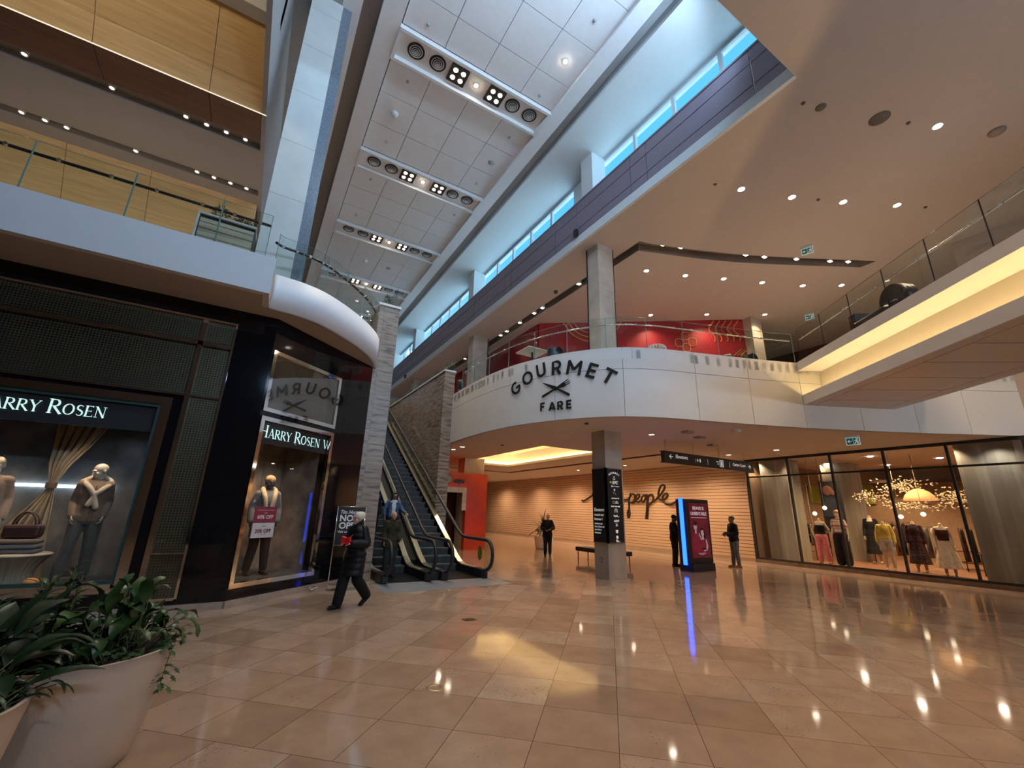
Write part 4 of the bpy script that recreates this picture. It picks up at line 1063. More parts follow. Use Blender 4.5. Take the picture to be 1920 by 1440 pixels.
b = MB(); b.add([W0+wd*a+Zu*c-wnm*.03 for a, c in ((.11,.38),(1.99,.38),(1.99,3.36),(.11,3.36))], [(0,1,2,3)]); b.build('pane', M['sglass'], w3, fix=False)
b = MB(); wallbox(b, .1, 2.0, 2.93, 3.38, .08, .12); b.build('header_panel', M['blackm'], w3)
b = MB(); wallbox(b, -.1, 2.15, .2, 3.5, 1.35, 1.45); wallbox(b, 2.06, 2.16, .2, 3.5, .31, 1.35); wallbox(b, .0, .03, .2, 3.5, .31, 1.35)
struct('wall_display_angled', b, plaster2)
b = MB(); wallbox(b, 0, 2.1, .26, .38, .02, 1.35); struct('floor_display_angled', b, pm('dark_display_floor', (.06, .055, .05), .5))
b = MB(); wallbox(b, 0, 2.1, 3.4, 3.5, .13, 1.35); struct('ceiling_display_angled', b, M['blackm'])
tm, wtx = serif_text('HARRY ROSEN', W0+wd*.12+Zu*3.045-wnm*.07, wd, Zu, .245)
tm2, _ = serif_text('V', W0+wd*1.86+Zu*3.05-wnm*.07, wd, Zu, .2, mb=tm)
tag(tm.build('shop_name_lettering', lett, None, fix=False), 'pale serif shop name lettering across the header of the angled display window', 'sign', 'shop name letterings in the display windows')
pc = lambda s_, d_, z_: W0+wd*s_-wnm*d_+Zu*z_
spot(pc(1.0, .35, 3.35), 60, col=(1, .72, .42), size=R(60), rad=.04, tgt=pc(1.15, .9, 1.9))
spot(pc(1.5, .4, 3.35), 10, col=(1, .82, .62), size=R(80), rad=.04, tgt=pc(1.4, 1.3, 1.2))
# sale placard hanging behind the angled glass
pl = thing('sale_placard', 'maroon and white two part sale placard hung behind the angled window glass', 'sign', tuple(pc(.64, .1, 1.12)))
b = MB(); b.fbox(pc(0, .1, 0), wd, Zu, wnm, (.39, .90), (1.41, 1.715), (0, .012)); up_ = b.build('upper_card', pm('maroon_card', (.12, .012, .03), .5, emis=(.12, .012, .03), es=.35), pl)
b = MB(); b.fbox(pc(0, .1, 0), wd, Zu, wnm, (.39, .90), (1.13, 1.405), (0, .012)); lo_ = b.build('lower_card', pm('white_card', (.70, .69, .70), .5), pl)
whitel = pm('white_lettering', (.82, .82, .80), .5, var=0); maroonl = pm('maroon_lettering', (.13, .015, .035), .5, var=0)
text_mb('60% OFF', .10, .002, .002, pc(.645, .086, 1.485), wd, Zu, 'CENTER').build('card_lettering', whitel, up_)
tx = text_mb('our big clearance sale', .04, 0, .002, pc(.645, .086, 1.64), wd, Zu, 'CENTER', shear=.3); tx.v = tx.v; b = MB(); b.fbox(pc(0, .1, 0), wd, Zu, wnm, (.45, .84), (1.645, 1.65), (.013, .014)); b.fbox(pc(0, .1, 0), wd, Zu, wnm, (.61, .68), (1.59, 1.598), (.013, .014)); b.build('script_line', whitel, up_)
text_mb('20% OFF', .10, .002, .002, pc(.645, .086, 1.22), wd, Zu, 'CENTER').build('card_lettering', maroonl, lo_)
b = MB(); b.fbox(pc(0, .1, 0), wd, Zu, wnm, (.6, .69), (1.335, 1.345), (.013, .014)); b.fbox(pc(0, .1, 0), wd, Zu, wnm, (.57, .73), (1.19, 1.195), (.013, .014)); b.build('fine_print', maroonl, lo_)
b = MB(); b.tube([pc(.42, .1, 1.71), pc(.42, .1, 2.93)], .002, 4); b.tube([pc(.88, .1, 1.71), pc(.88, .1, 2.93)], .002, 4); b.build('cord', M['darkmetal'], pl)

# ================================================================ CURVED SIGN ON THE FASCIA
def fmap(s, z, d=.02):
    P, N = fas(s); return P + N*(.0+d) + Vector((0, 0, z))
sg = thing('food_hall_sign', 'black arched food hall lettering with crossed knife and fork on the pale curved parapet', 'sign', tuple(fmap(fpix(1043, 730)[0], 5.3)))
ink = pm('black_sign_letter', (.008, .009, .011), .4, var=.1)
pix = [('G', 968.7, 728), ('O', 990.5, 709.5), ('U', 1015.7, 695), ('R', 1044.5, 689.5), ('M', 1077.5, 690), ('E', 1111.5, 696), ('T', 1142, 706)]
cs = [fpix(p[1], p[2]) for p in pix]
hs = abs(fpix(1043, 676)[1]-fpix(1043, 702.5)[1])
# circle through the letter centres
import itertools
A3 = [cs[0], cs[3], cs[6]]
def circ(p, q, r):
    ax, ay, bx, by, cx, cy = *p, *q, *r
    d = 2*(ax*(by-cy)+bx*(cy-ay)+cx*(ay-by))
    ux = ((ax*ax+ay*ay)*(by-cy)+(bx*bx+by*by)*(cy-ay)+(cx*cx+cy*cy)*(ay-by))/d
    uy = ((ax*ax+ay*ay)*(cx-bx)+(bx*bx+by*by)*(ax-cx)+(cx*cx+cy*cy)*(bx-ax))/d
    return ux, uy, math.hypot(ax-ux, ay-uy)
ux_, uy_, ur_ = circ(*A3)
SANS = {'G': [arc(0,.5,.36,.40,52,360,18)+[(.36,.46),(.02,.46)]], 'O': [arc(0,.5,.38,.40,0,360,24)],
 'U': [[(-.29,1),(-.29,.38)]+arc(0,.38,.29,.28,180,360,12)+[(.29,1)]], 'R': [[(-.26,0),(-.26,.9),(.02,.9)]+arc(.02,.665,.235,.235,90,-90,10)+[(-.2,.43)], [(.02,.42),(.28,0)]],
 'M': [[(-.40,0),(-.40,.94)], [(-.44,.98),(0,.36)], [(.44,.98),(0,.36)], [(.40,0),(.40,.94)]], 'E': [[(-.24,0),(-.24,1)], [(-.2,.905),(.27,.905)], [(-.2,.5),(.22,.5)], [(-.2,.095),(.27,.095)]],
 'T': [[(-.38,.905),(.38,.905)], [(0,.9),(0,0)]], 'F': [[(-.24,0),(-.24,1)], [(-.2,.905),(.27,.905)], [(-.2,.5),(.2,.5)]], 'A': [[(-.36,0),(0,.97)], [(.36,0),(0,.97)], [(-.24,.27),(.24,.27)]]}
def sans(ch, fm, w):
    mb = MB()
    for k_, st_ in enumerate(SANS[ch]): ribbon(mb, st_, w, fm)
    return mb
for (ch, _, _), (s_, z_) in zip(pix, cs):
    th = math.atan2(s_-ux_, z_-uy_)       # clockwise tilt from vertical
    c_, n_ = math.cos(th), math.sin(th); S = hs/.70
    def fm_(x, y, s_=s_, z_=z_, c_=c_, n_=n_):
        x2, y2 = x*hs, (y-.5)*hs; return fmap(s_ + x2*c_ + y2*n_, z_ - x2*n_ + y2*c_, .04)
    sans(ch, fm_, .195).build('letter', ink, sg, fix=False)
pix2 = [('F', 1019, 763.5), ('A', 1036.5, 762), ('R', 1051.5, 760.5), ('E', 1068, 758.5)]
h2 = abs(fpix(1044, 753)[1]-fpix(1044, 769)[1])
for ch, x_, y_ in pix2:
    s_, z_ = fpix(x_, y_); S = h2/.70
    sans(ch, lambda x, y, s_=s_, z_=z_: fmap(s_+x*h2, z_+(y-.5)*h2, .04), .25).build('letter', ink, sg, fix=False)
def fpoly(pts, name):
    """flat shape given by photo outline positions on the fascia"""
    q = [fpix(*p) for p in pts]; mb = MB(); n = len(q)
    mb.add([fmap(s_, z_, .04) for s_, z_ in q] + [fmap(s_, z_, .02) for s_, z_ in q], [tuple(range(n))] + [(i, (i+1) % n, (i+1) % n+n, i+n) for i in range(n)])
    return mb
def strokef(a, c, w0, w1, nm):
    (sa, za), (sb_, zb) = fpix(*a), fpix(*c); mb = MB(); L = math.hypot(sb_-sa, zb-za); dx, dz = (sb_-sa)/L, (zb-za)/L; k = 8; vs = []
    for i in range(k+1):
        t = i/k; w = w0+(w1-w0)*t; s_, z_ = sa+(sb_-sa)*t, za+(zb-za)*t
        for sgn in (1, -1): vs.append(fmap(s_-dz*w/2*sgn, z_+dx*w/2*sgn, .04))
    mb.add(vs, [(2*i, 2*i+1, 2*i+3, 2*i+2) for i in range(k)])
    for p, w in ((a, w0), (c, w1)):
        s_, z_ = fpix(*p); m_ = 10
        mb.add([fmap(s_+w/2*math.cos(2*math.pi*i/m_), z_+w/2*math.sin(2*math.pi*i/m_), .04) for i in range(m_)], [tuple(range(m_))])
    return mb
k1 = strokef((1043, 728), (1067, 740.5), .05, .085, '')
k2 = strokef((1019.5, 719), (1043, 729), .02, .13, ''); k1.add(k2.v, k2.f); k1.build('knife', ink, sg, fix=False)
f1 = strokef((1019.5, 744), (1046, 727.5), .085, .05, '')
f2 = strokef((1046, 727.5), (1057, 722), .06, .15, ''); f1.add(f2.v, f2.f)
for a, c in (((1056, 719.3), (1065.5, 712)), ((1058.5, 721.5), (1068, 714.5)), ((1060, 724), (1069.5, 717.5))):
    f3 = strokef(a, c, .035, .03, ''); f1.add(f3.v, f3.f)
f1.build('fork', ink, sg, fix=False)

# ================================================================ HANGING WAYFINDING SIGN
hz1 = py(1240, 846, 9.8).z; hz0 = py(1240, 866, 9.8).z
hs_ = thing('hanging_sign', 'long dark wayfinding sign hung on four rods below the lower soffit', 'sign', (14.2, 9.8, hz0))
b = MB(); b.box(11.74, 16.9, 9.74, 9.86, hz0, hz1); b.build('board', pm('charcoal_board', (.022, .021, .022), .4, var=.1), hs_)
b = MB(); b.box(11.7, 16.93, 9.72, 9.88, hz1, hz1+.02); b.box(11.7, 16.93, 9.72, 9.88, hz0-.02, hz0); b.build('edge_strip', M['darkmetal'], hs_)
for x in (11.9, 13.38, 14.85, 16.4):
    b = MB(); b.tube([(x, 9.8, hz1+.02), (x, 9.8, ZL)], .012, 6); b.build('rod', pm('pale_rod', (.5, .45, .4), .5), hs_)
wl_ = pm('sign_white', (.8, .8, .78), .5, var=0, emis=(.9, .9, .86), es=.25)
hc = (hz0+hz1)/2; Yf = 9.738
text_mb('Elevators', .17, .002, .003, (12.33, Yf, hc+.0), Xu, Zu).build('lettering', wl_, hs_)
text_mb('Centre Court', .16, .002, .003, (15.55, Yf, hc-.02), Xu, Zu, sx=.9).build('lettering', wl_, hs_)
def arrow(mb, cx, cz, d, s_, Y=Yf):
    f = lambda x, y: Vector((cx+x*d*s_, Y-.003, cz+y*s_))
    ribbon(mb, [(-.5, 0), (.45, 0)], .16, f); ribbon(mb, [(.0, .45), (.45, 0), (.0, -.45)], [.16, .22, .16], f); return mb
arrow(MB(), 12.1, hc+.03, -1, .17).build('arrow', wl_, hs_, fix=False); arrow(MB(), 16.62, hc+.02, 1, .16).build('arrow', wl_, hs_, fix=False)
b = MB(); arrow(b, 13.5, hc+.01, -1, .12); b.box(13.6, 13.66, Yf-.003, Yf, hc-.05, hc+.07); b.box(13.35, 13.355, Yf-.003, Yf, hc-.06, hc+.06); b.box(14.05, 14.06, Yf-.003, Yf, hc-.1, hc+.1); b.box(15.35, 15.36, Yf-.003, Yf, hc-.1, hc+.1)
b.build('symbol', wl_, hs_, fix=False)
b = MB(); frame_rect(b, (0, Yf, 0), Xu, Zu, Yo, 14.75, 14.98, hc-.12, hc+.14, .03, 0, .003); b.box(14.85, 14.88, Yf-.003, Yf, hc-.08, hc+.1); b.box(14.55, 14.7, Yf-.003, Yf, hc+.04, hc+.07); b.box(14.6, 14.7, Yf-.003, Yf, hc-.04, hc-.01); b.ball((14.83, Yf, hc+.075), (.018, .003, .018)); b.ball((14.9, Yf, hc+.075), (.018, .003, .018)); b.box(14.815, 14.845, Yf-.003, Yf, hc-.07, hc+.05); b.box(14.885, 14.915, Yf-.003, Yf, hc-.07, hc+.05)
b.build('washroom_symbol', wl_, hs_, fix=False)

# ================================================================ DIRECTORY ON THE COLUMN
dr = thing('directory_board', 'black food directory board wrapped round the corner of the near stone column', 'sign', (9.09, 9.72, .96))
b = MB(); b.box(9.03, 9.088, 9.66, 10.26, .98, 3.06); b.box(9.03, 9.68, 9.66, 9.718, .98, 3.06); b.build('board', pm('charcoal_navy_board', (.016, .017, .022), .35, var=.1), dr)
b = MB(); 
for z in (.955, 3.06): b.box(9.02, 9.088, 9.65, 10.27, z, z+.022); b.box(9.02, 9.69, 9.65, 9.718, z, z+.022)
b.build('metal_edge', M['chrome'], dr)
nY = Vector((0, -1, 0))
yy = 2.0
for s_, sz, dz in (('Elevators', .135, 1.83), ('located near', .095, 1.70), ('Entrance 1', .095, 1.58), ('Continue past', .07, 1.46), ('Harry Rosen and', .07, 1.375), ('turn right at', .07, 1.29), ('Ferragamo', .07, 1.205)):
    text_mb(s_, sz, .0015, .002, (9.029, 10.20, dz), (0, -1, 0), Zu, sx=.86).build('lettering', wl_, dr)
fu = (9.10, 9.659)
def dt(s_, x, z, sz, bold=.002, **k): text_mb(s_, sz, bold, .002, (x, 9.659, z), Xu, Zu, 'CENTER', **k).build('lettering', wl_, dr)
for i, ch in enumerate('GOURMET'):
    a = R((i-3)*-12); cx, cz = 9.36+.0, 2.62; r_ = .30
    text_mb(ch, .075, .003, .002, (cx-math.sin(a)*r_, 9.659, cz+math.cos(a)*r_), (math.cos(a), 0, math.sin(a)), (-math.sin(a), 0, math.cos(a)), 'CENTER').build('lettering', wl_, dr)
b = MB(); f = lambda x, y: Vector((9.36+x, 9.656, 2.82+y)); ribbon(b, [(-.04, .03), (.04, -.03)], .01, f); ribbon(b, [(-.04, -.03), (.04, .03)], .01, f); b.build('crossed_cutlery', wl_, dr, fix=False)
dt('FARE', 9.36, 2.745, .04); dt('KFC', 9.39, 2.62, .12, .006, shear=.2)
b = MB(); b.disc((9.22, 9.66, 2.665), .035, 14, .004, (0, -1, 0)); b.build('green_dot', pm('lime_dot', (.35, .5, .05), .5, emis=(.35, .5, .05), es=.3), dr)
dt('FRESHLY SQUEEZED', 9.40, 2.54, .035, .001); b = MB(); b.box(9.245, 9.265, 9.656, 9.66, 2.52, 2.58); b.disc((9.36, 9.66, 2.45), .03, 12, .004, (0, -1, 0)); f = lambda x, y: Vector((9.36+x, 9.656, 2.28+y))
ribbon(b, [(-.04, .06), (-.05, .1), (-.01, .13), (.0, .07), (.06, .03)], .006, f); b.build('brand_mark', wl_, dr, fix=False)
dt('SHANGHAI 360', 9.38, 2.19, .045, .002); dt('SUSHI', 9.43, 2.10, .035); dt('EXPRESS', 9.43, 2.06, .035)
b = MB(); f = lambda x, y: Vector((9.31+x, 9.656, 2.09+y)); ribbon(b, arc(0, 0, .035, .035, 20, 330, 12), .008, f); b.build('round_mark', wl_, dr, fix=False)
dt('NEW YORK FRIES', 9.38, 1.96, .045, .003)
b = MB(); f = lambda x, y: Vector((9.39+x, 9.656, 1.80+y)); ribbon(b, [(-.055, 0)]+arc(-.028, .03, .026, .08, 180, 0, 8)+[(-.0, .0)]+arc(.028, .03, .026, .08, 180, 0, 8)+[(.055, 0)], .014, f); b.build('arches_mark', wl_, dr, fix=False)
dt('THAÏ', 9.36, 1.68, .07, .003); dt('EXPRESS', 9.46, 1.675, .025, .001); dt('A&W', 9.39, 1.54, .085, .004, shear=.2); dt('EST', 9.40, 1.42, .05, .002); dt('TG', 9.39, 1.46, .05)
b = MB(); b.prism([(9.34, 0), (9.44, 0), (9.44, .01), (9.34, .01)], 0, .001) if False else None
sh = [(9.345, 1.32), (9.445, 1.32), (9.445, 1.26), (9.395, 1.22), (9.345, 1.26)]
b = MB(); b.poly([(x, 9.656, z) for x, z in sh]); b.disc((9.40, 9.66, 1.12), .045, 18, .004, (0, -1, 0)); b.box(9.35, 9.45, 9.656, 9.66, 1.0+.0, 1.03); b.box(9.35, 9.41, 9.656, 9.66, 1.035, 1.055)
for x in (9.36, 9.41, 9.46): b.disc((x+.03, 9.66, .995), .012, 10, .004, (0, -1, 0))
b.build('brand_shields', wl_, dr, fix=False)
b = MB(); b.box(9.08, 9.09, 9.98, 10.05, .42, .56); o_ = b.build('socket_plate', M['black']); tag(o_, 'black socket plate low on the side of the near column', 'socket'); b = MB(); b.box(9.075, 9.081, 10.0, 10.03, .44, .54); b.build('outlet', M['frost'], o_)

# ================================================================ DIGITAL KIOSK
kx0, kx1, ky0, ky1 = 12.95, 14.2, 10.0, 10.40
kk = thing('digital_kiosk', 'tall black advertising kiosk with a crimson poster screen and a blue light bar', 'kiosk', (13.5, 10.2, 0))
b = MB(); b.box(kx0, kx1, ky0, ky1, .24, 2.33); b.build('housing', M['black'], kk, bevel=.02)
b = MB(); b.box(kx0+.05, kx1-.05, ky0-.08, ky1+.05, 0, .24); b.build('plinth', M['blackm'], kk)
b = MB(); b.box(kx0-.03, kx0+.0, ky0+.10, ky0+.24, .2, 2.36); b.build('light_bar', emat('blue_bar', (.008, .05, 1.0), 8), kk)
scr = pm('poster_crimson', (.12, .008, .022), .3, var=.45, scale=2.0, emis=(.14, .01, .028), es=.25)
b = MB(); b.box(kx0+.16, kx1-.10, ky0-.008, ky0, .42, 2.2); sc_o = b.build('screen', scr, kk)
ptx = pm('poster_pale', (.65, .55, .62), .4, var=.05, emis=(.65, .55, .62), es=.35)
sk_ = pm('poster_skin', (.42, .33, .36), .4, var=.15, emis=(.42, .33, .36), es=.3); hr_ = pm('poster_hair', (.03, .015, .02), .4, var=.2); dr_ = pm('poster_dress', (.20, .01, .03), .4, var=.2, emis=(.2, .01, .03), es=.3)
kc = (kx0+.16+kx1-.10)/2
text_mb('BRAVE IS', .155, .004, .002, (kc, ky0-.009, 1.98), Xu, Zu, 'CENTER').build('headline', ptx, sc_o)
text_mb('UNBEATABLE', .155, .004, .002, (kc, ky0-.009, 1.80), Xu, Zu, 'CENTER', sx=.92).build('headline', ptx, sc_o)
b = MB(); b.box(kc-.42, kc+.42, ky0-.011, ky0-.009, 1.71, 1.722); b.box(kc-.2, kc+.2, ky0-.011, ky0-.009, .56, .57); b.box(kc-.12, kc+.12, ky0-.011, ky0-.009, .52, .53); b.build('small_print', ptx, sc_o)
def pell(mb, x, z, rx, rz, d=.010, rot=0, n=20):
    c_, s_ = math.cos(R(rot)), math.sin(R(rot))
    mb.add([(x+rx*math.cos(2*math.pi*i/n)*c_-rz*math.sin(2*math.pi*i/n)*s_, ky0-d, z+rx*math.cos(2*math.pi*i/n)*s_+rz*math.sin(2*math.pi*i/n)*c_) for i in range(n)], [tuple(range(n))])
def ppoly(mb, pts, d=.010): mb.add([(kx0+x, ky0-d, z) for x, z in pts], [tuple(range(len(pts)))])
b = MB(); ppoly(b, [(.25,.6),(.22,1.0),(.28,1.2),(.42,1.24),(.6,1.2),(.68,1.0),(.66,.6)], .0095); ppoly(b, [(.62,.58),(.6,.85),(.66,1.05),(.86,1.05),(.93,.85),(.98,.58)], .0105); b.build('clothing', dr_, sc_o, fix=False)
b = MB(); pell(b, kx0+.42, 1.42, .085, .125, .011); pell(b, kx0+.76, 1.22, .075, .115, .012, 15); ppoly(b, [(.38,1.2),(.46,1.2),(.47,1.32),(.38,1.32)]); ppoly(b, [(.70,1.0),(.84,1.0),(.80,1.14),(.72,1.14)], .0115)
ppoly(b, [(.90,1.02),(.97,.98),(1.02,.78),(.96,.66),(.78,.62),(.74,.68),(.90,.72),(.93,.80)], .012); ppoly(b, [(.56,1.20),(.60,1.22),(.70,1.02),(.66,.98)], .013); b.build('figures', sk_, sc_o, fix=False)
b = MB(); pell(b, kx0+.42, 1.52, .095, .065, .012); ppoly(b, [(.80,1.33),(.90,1.22),(.92,1.0),(.86,.9),(.83,1.1),(.82,1.25)], .0115); ppoly(b, [(.36,1.43),(.40,1.44),(.40,1.425),(.36,1.42)], .013); ppoly(b, [(.44,1.44),(.48,1.43),(.48,1.42),(.44,1.425)], .013); ppoly(b, [(.39,1.35),(.46,1.35),(.45,1.338),(.40,1.338)], .013)
pell(b, kx0+.74, 1.34, .08, .035, .0125, 20); pell(b, kx0+.80, .70, .14, .03, .0125); b.build('hair', hr_, sc_o, fix=False)

# ================================================================ SCRIPT SIGN ON THE SLATTED WALL
def scr_pt(x, y):   # crop position (1920x960 over 1080..1280, 890..990) to the wall
    q = px(1080+x*200/1920, 890+y*100/960, WX); return Vector((WX-.06, q.y, q.z))
ss = thing('script_sign', 'dark handwritten style script sign with a glowing outline on the slatted wall', 'sign', (WX, 17, 2.5))
def stroke(pts, nm='stroke', r=.062):
    P = catmull([scr_pt(*p) for p in pts], 5); b = MB(); b.tube(P, r, 8); b.build(nm, pm('dark_script', (.02, .006, .006), .4), ss)
    g = MB(); g.tube([p+Vector((.035, 0, 0)) for p in P], r*.55, 6); g.build('halo_tube', emat('halo', (1, .62, .18), 10), ss)
stroke([(885,450),(930,450),(975,420),(1000,380),(1000,340),(985,400),(970,500),(975,600),(945,680),(960,770),(985,720),(975,600),(985,500),(1030,500),(1075,430),(1070,370),(1030,350),(1000,380)])
stroke([(1000,500),(1060,500),(1110,450),(1155,395),(1150,355),(1110,370),(1090,430),(1120,490),(1160,480),(1200,440)])
stroke([(1240,370),(1200,410),(1200,470),(1230,490),(1262,440),(1262,390),(1240,370),(1290,375),(1310,380)])
stroke([(1310,380),(1300,500),(1295,650),(1280,800)], r=.075)
stroke([(1300,520),(1340,530),(1400,470),(1405,400),(1370,360),(1325,390),(1305,430)])
stroke([(1370,500),(1430,470),(1500,400),(1560,330),(1610,240),(1600,190),(1550,200),(1510,280),(1500,360),(1520,440),(1560,455)])
stroke([(1560,455),(1620,440),(1660,390),(1655,345),(1610,350),(1580,400),(1590,470),(1640,520),(1720,530),(1790,500),(1840,470)])
stroke([(120,465),(150,470),(190,455),(240,420),(300,380)]); stroke([(300,380),(360,300),(420,380),(380,450),(450,440),(520,380),(520,450),(600,430),(660,380),(640,440),(720,440),(800,450),(885,450)])

# ================================================================ ORANGE SHOP SIGN
og = thing('orange_shop_sign', 'plain round badge and dark rounded lettering on the orange shop front', 'sign', (8.4, 19.1, 3.0))
b = MB(); b.disc((7.98, 19.1, 3.13), .22, 24, .05, (0, -1, 0)); b.build('badge_rim', pm('dark_rim', (.05, .02, .02), .4), og)
b = MB(); b.disc((7.98, 19.06, 3.13), .18, 24, .02, (0, -1, 0)); b.build('badge_face', pm('pale_badge', (.45, .38, .33), .5, var=.08), og)
text_mb('caps', .36, .012, .03, (8.28, 19.09, 2.98), Xu, Zu, sx=.85).build('lettering', pm('navy_letter', (.05, .05, .09), .4), og)

# ================================================================ EXIT SIGNS AND CEILING DEVICES
def exit_sign(p, zc, label, group, arrow_left, rz):
    q = pz(p[0], p[1], zc); t = thing('exit_sign', label, 'exit sign', (q.x, q.y, zc), group)
    def L(x, y, z): return (q.x+x, q.y+y, zc+z)
    b = MB(); b.box(q.x-.18, q.x+.18, q.y-.05, q.y+.05, zc-.07, zc-.001); b.build('mounting_box', M['frost'], t)
    b = MB(); b.box(q.x-.17, q.x+.17, q.y-.012, q.y+.012, zc-.30, zc-.07); pn = b.build('panel', pm('pale_mint_panel', (.55, .72, .70), .4, emis=(.5, .8, .78), es=.3), t)
    gm_ = pm('exit_green', (.006, .07, .065), .4, emis=(.006, .09, .08), es=.3)
    b = MB(); b.box(q.x-.15, q.x-.0, q.y-.016, q.y-.013, zc-.28, zc-.09); b.box(q.x+.01, q.x+.15, q.y-.016, q.y-.013, zc-.28, zc-.09); b.build('green_field', gm_, pn)
    b = MB(); arrow(b, q.x-.075, zc-.185, -1 if arrow_left else 1, .10, q.y-.016)
    f = lambda x, y: Vector((q.x+.08+x, q.y-.019, zc-.185+y))
    ribbon(b, [(-.05, -.08), (-.01, -.03), (.005, .03)], .02, f); ribbon(b, [(.005, -.0), (.03, -.04), (.01, -.08)], .02, f); ribbon(b, [(-.045, .01), (.0, .035), (.04, .01)], .014, f)
    b.ball(tuple(f(.012, .062)), (.016, .003, .016), 8, 6); b.box(q.x+.12, q.x+.13, q.y-.019, q.y-.016, zc-.27, zc-.1); b.build('pictogram', wl_, pn, fix=False)
    t.rotation_euler = (0, 0, R(rz)); return t
exit_sign((1597, 816), ZL, 'green running man exit sign hung from the lower soffit above the glazed shop', 'green exit signs', True, -75)
exit_sign((1512, 462), ZU, 'green running man exit sign hung from the upper soffit beside the dark ceiling slot', 'green exit signs', True, -75)
exit_sign((1517, 588), ZU, 'small green exit sign seen behind the footbridge glass', 'green exit signs', True, -75)
def dev(p, z, r, h, m, label, cat, name, fl=False):
    q = pz(p[0], p[1], z); b = MB()
    b.lathe([(0, -h), (r*.7, -h*.92), (r, -h*.35), (r, -.001), (0, -.001)], 20, (q.x, q.y, z)); return tag(b.build(name, m), label, cat)
grl = pm('grille_grey', (.10, .085, .075), .7, var=.2, scale=60)
dev((1649, 222), ZU, .21, .015, grl, 'large round dark speaker grille in the big grey soffit', 'speaker', 'ceiling_speaker')
dev((1869, 246), ZU, .16, .08, pm('taupe_fixture', (.25, .20, .17), .6), 'tilted round fixture near the right edge of the big grey soffit', 'ceiling fixture', 'ceiling_fixture')
dev((1539, 201), ZU, .11, .015, grl, 'dark ringed spot fitting left of the speaker in the big grey soffit', 'ceiling fixture', 'unlit_ring_fitting')
for (x, y), lab in zip([(1506,193), (1703,230), (1341,345), (1534,374), (1735,388)], ['left of the ringed spot fitting', 'between the speaker and the small ringed downlight', 'left of the front downlight row', 'between the second and third front downlights', 'right of the front downlight row']):
    dev((x, y), ZU, .045, .04, grl, 'tiny sprinkler head in the grey soffit ' + lab, 'sprinkler', 'sprinkler')
dev((1380, 806), ZL, .13, .08, M['frost'], 'white dome detector on the lower soffit right of the lettering', 'detector', 'dome_detector')
dev((1100, 793), ZL, .06, .05, grl, 'small round detector on the lower soffit above the near column', 'detector', 'smoke_detector')
dev((942, 834), ZL, .07, .05, grl, 'small round detector on the lower soffit left of the near column', 'detector', 'smoke_detector')
dev((922, 305), ZC+.1, .13, .03, pm('speaker_grey', (.35, .36, .37), .6), 'round grey speaker set in the atrium ceiling tiles between the first and second strips', 'speaker', 'ceiling_speaker')
dev((740, 212), ZC+.1, .12, .14, M['frost'], 'white dome camera on the atrium ceiling left of centre before the second strip', 'camera', 'dome_camera')
dev((685, 488), ZC+.1, .12, .14, M['frost'], 'white dome camera on the far atrium ceiling past the third strip', 'camera', 'dome_camera')
dev((728, 503), ZC+.1, .13, .03, pm('speaker_grey', (.35, .36, .37), .6), 'round grey speaker in the far atrium ceiling past the third strip', 'speaker', 'ceiling_speaker')
dev((1042, 546), ZU, .09, .12, M['black'], 'black dome camera under the upper soffit left of the near column', 'camera', 'dome_camera')
for i, (x, y) in enumerate([(803,46),(1115,38),(764,153),(725,265),(955,258),(1012,179),(695,336),(893,344),(668,403),(852,403)]):
    dev((x, y), ZC+.1, .05, .04, pm('speaker_grey', (.35, .36, .37), .6), 'small sprinkler in the ceiling tiles '+['above the left end of the nearest strip','at the top right beyond the single lamp','just past the left end of the nearest strip','just before the left end of the second strip','right of centre between first and second strips','just before the right end of the nearest strip','just past the left end of the second strip','just before the right end of the second strip','just before the left end of the third strip','right of centre between second and third strips'][i], 'sprinkler', 'sprinkler')
for x, y, lab in ((1289, 809, 'white air vent plate on the lower soffit above the hanging sign'), (1289+22, 819, 'small square plate on the lower soffit near the hanging sign'), (1336, 834, 'white box emergency light on the lower soffit behind the hanging sign')):
    q = pz(x, y, ZL); b = MB(); b.box(q.x-.16, q.x+.16, q.y-.12, q.y+.12, ZL-.045, ZL-.001); b.box(q.x-.1, q.x+.1, q.y-.09, q.y+.09, ZL-.055, ZL-.045); tag(b.build('ceiling_plate', pm('plate_grey', (.36, .31, .28), .6)), lab, 'ceiling fitting')
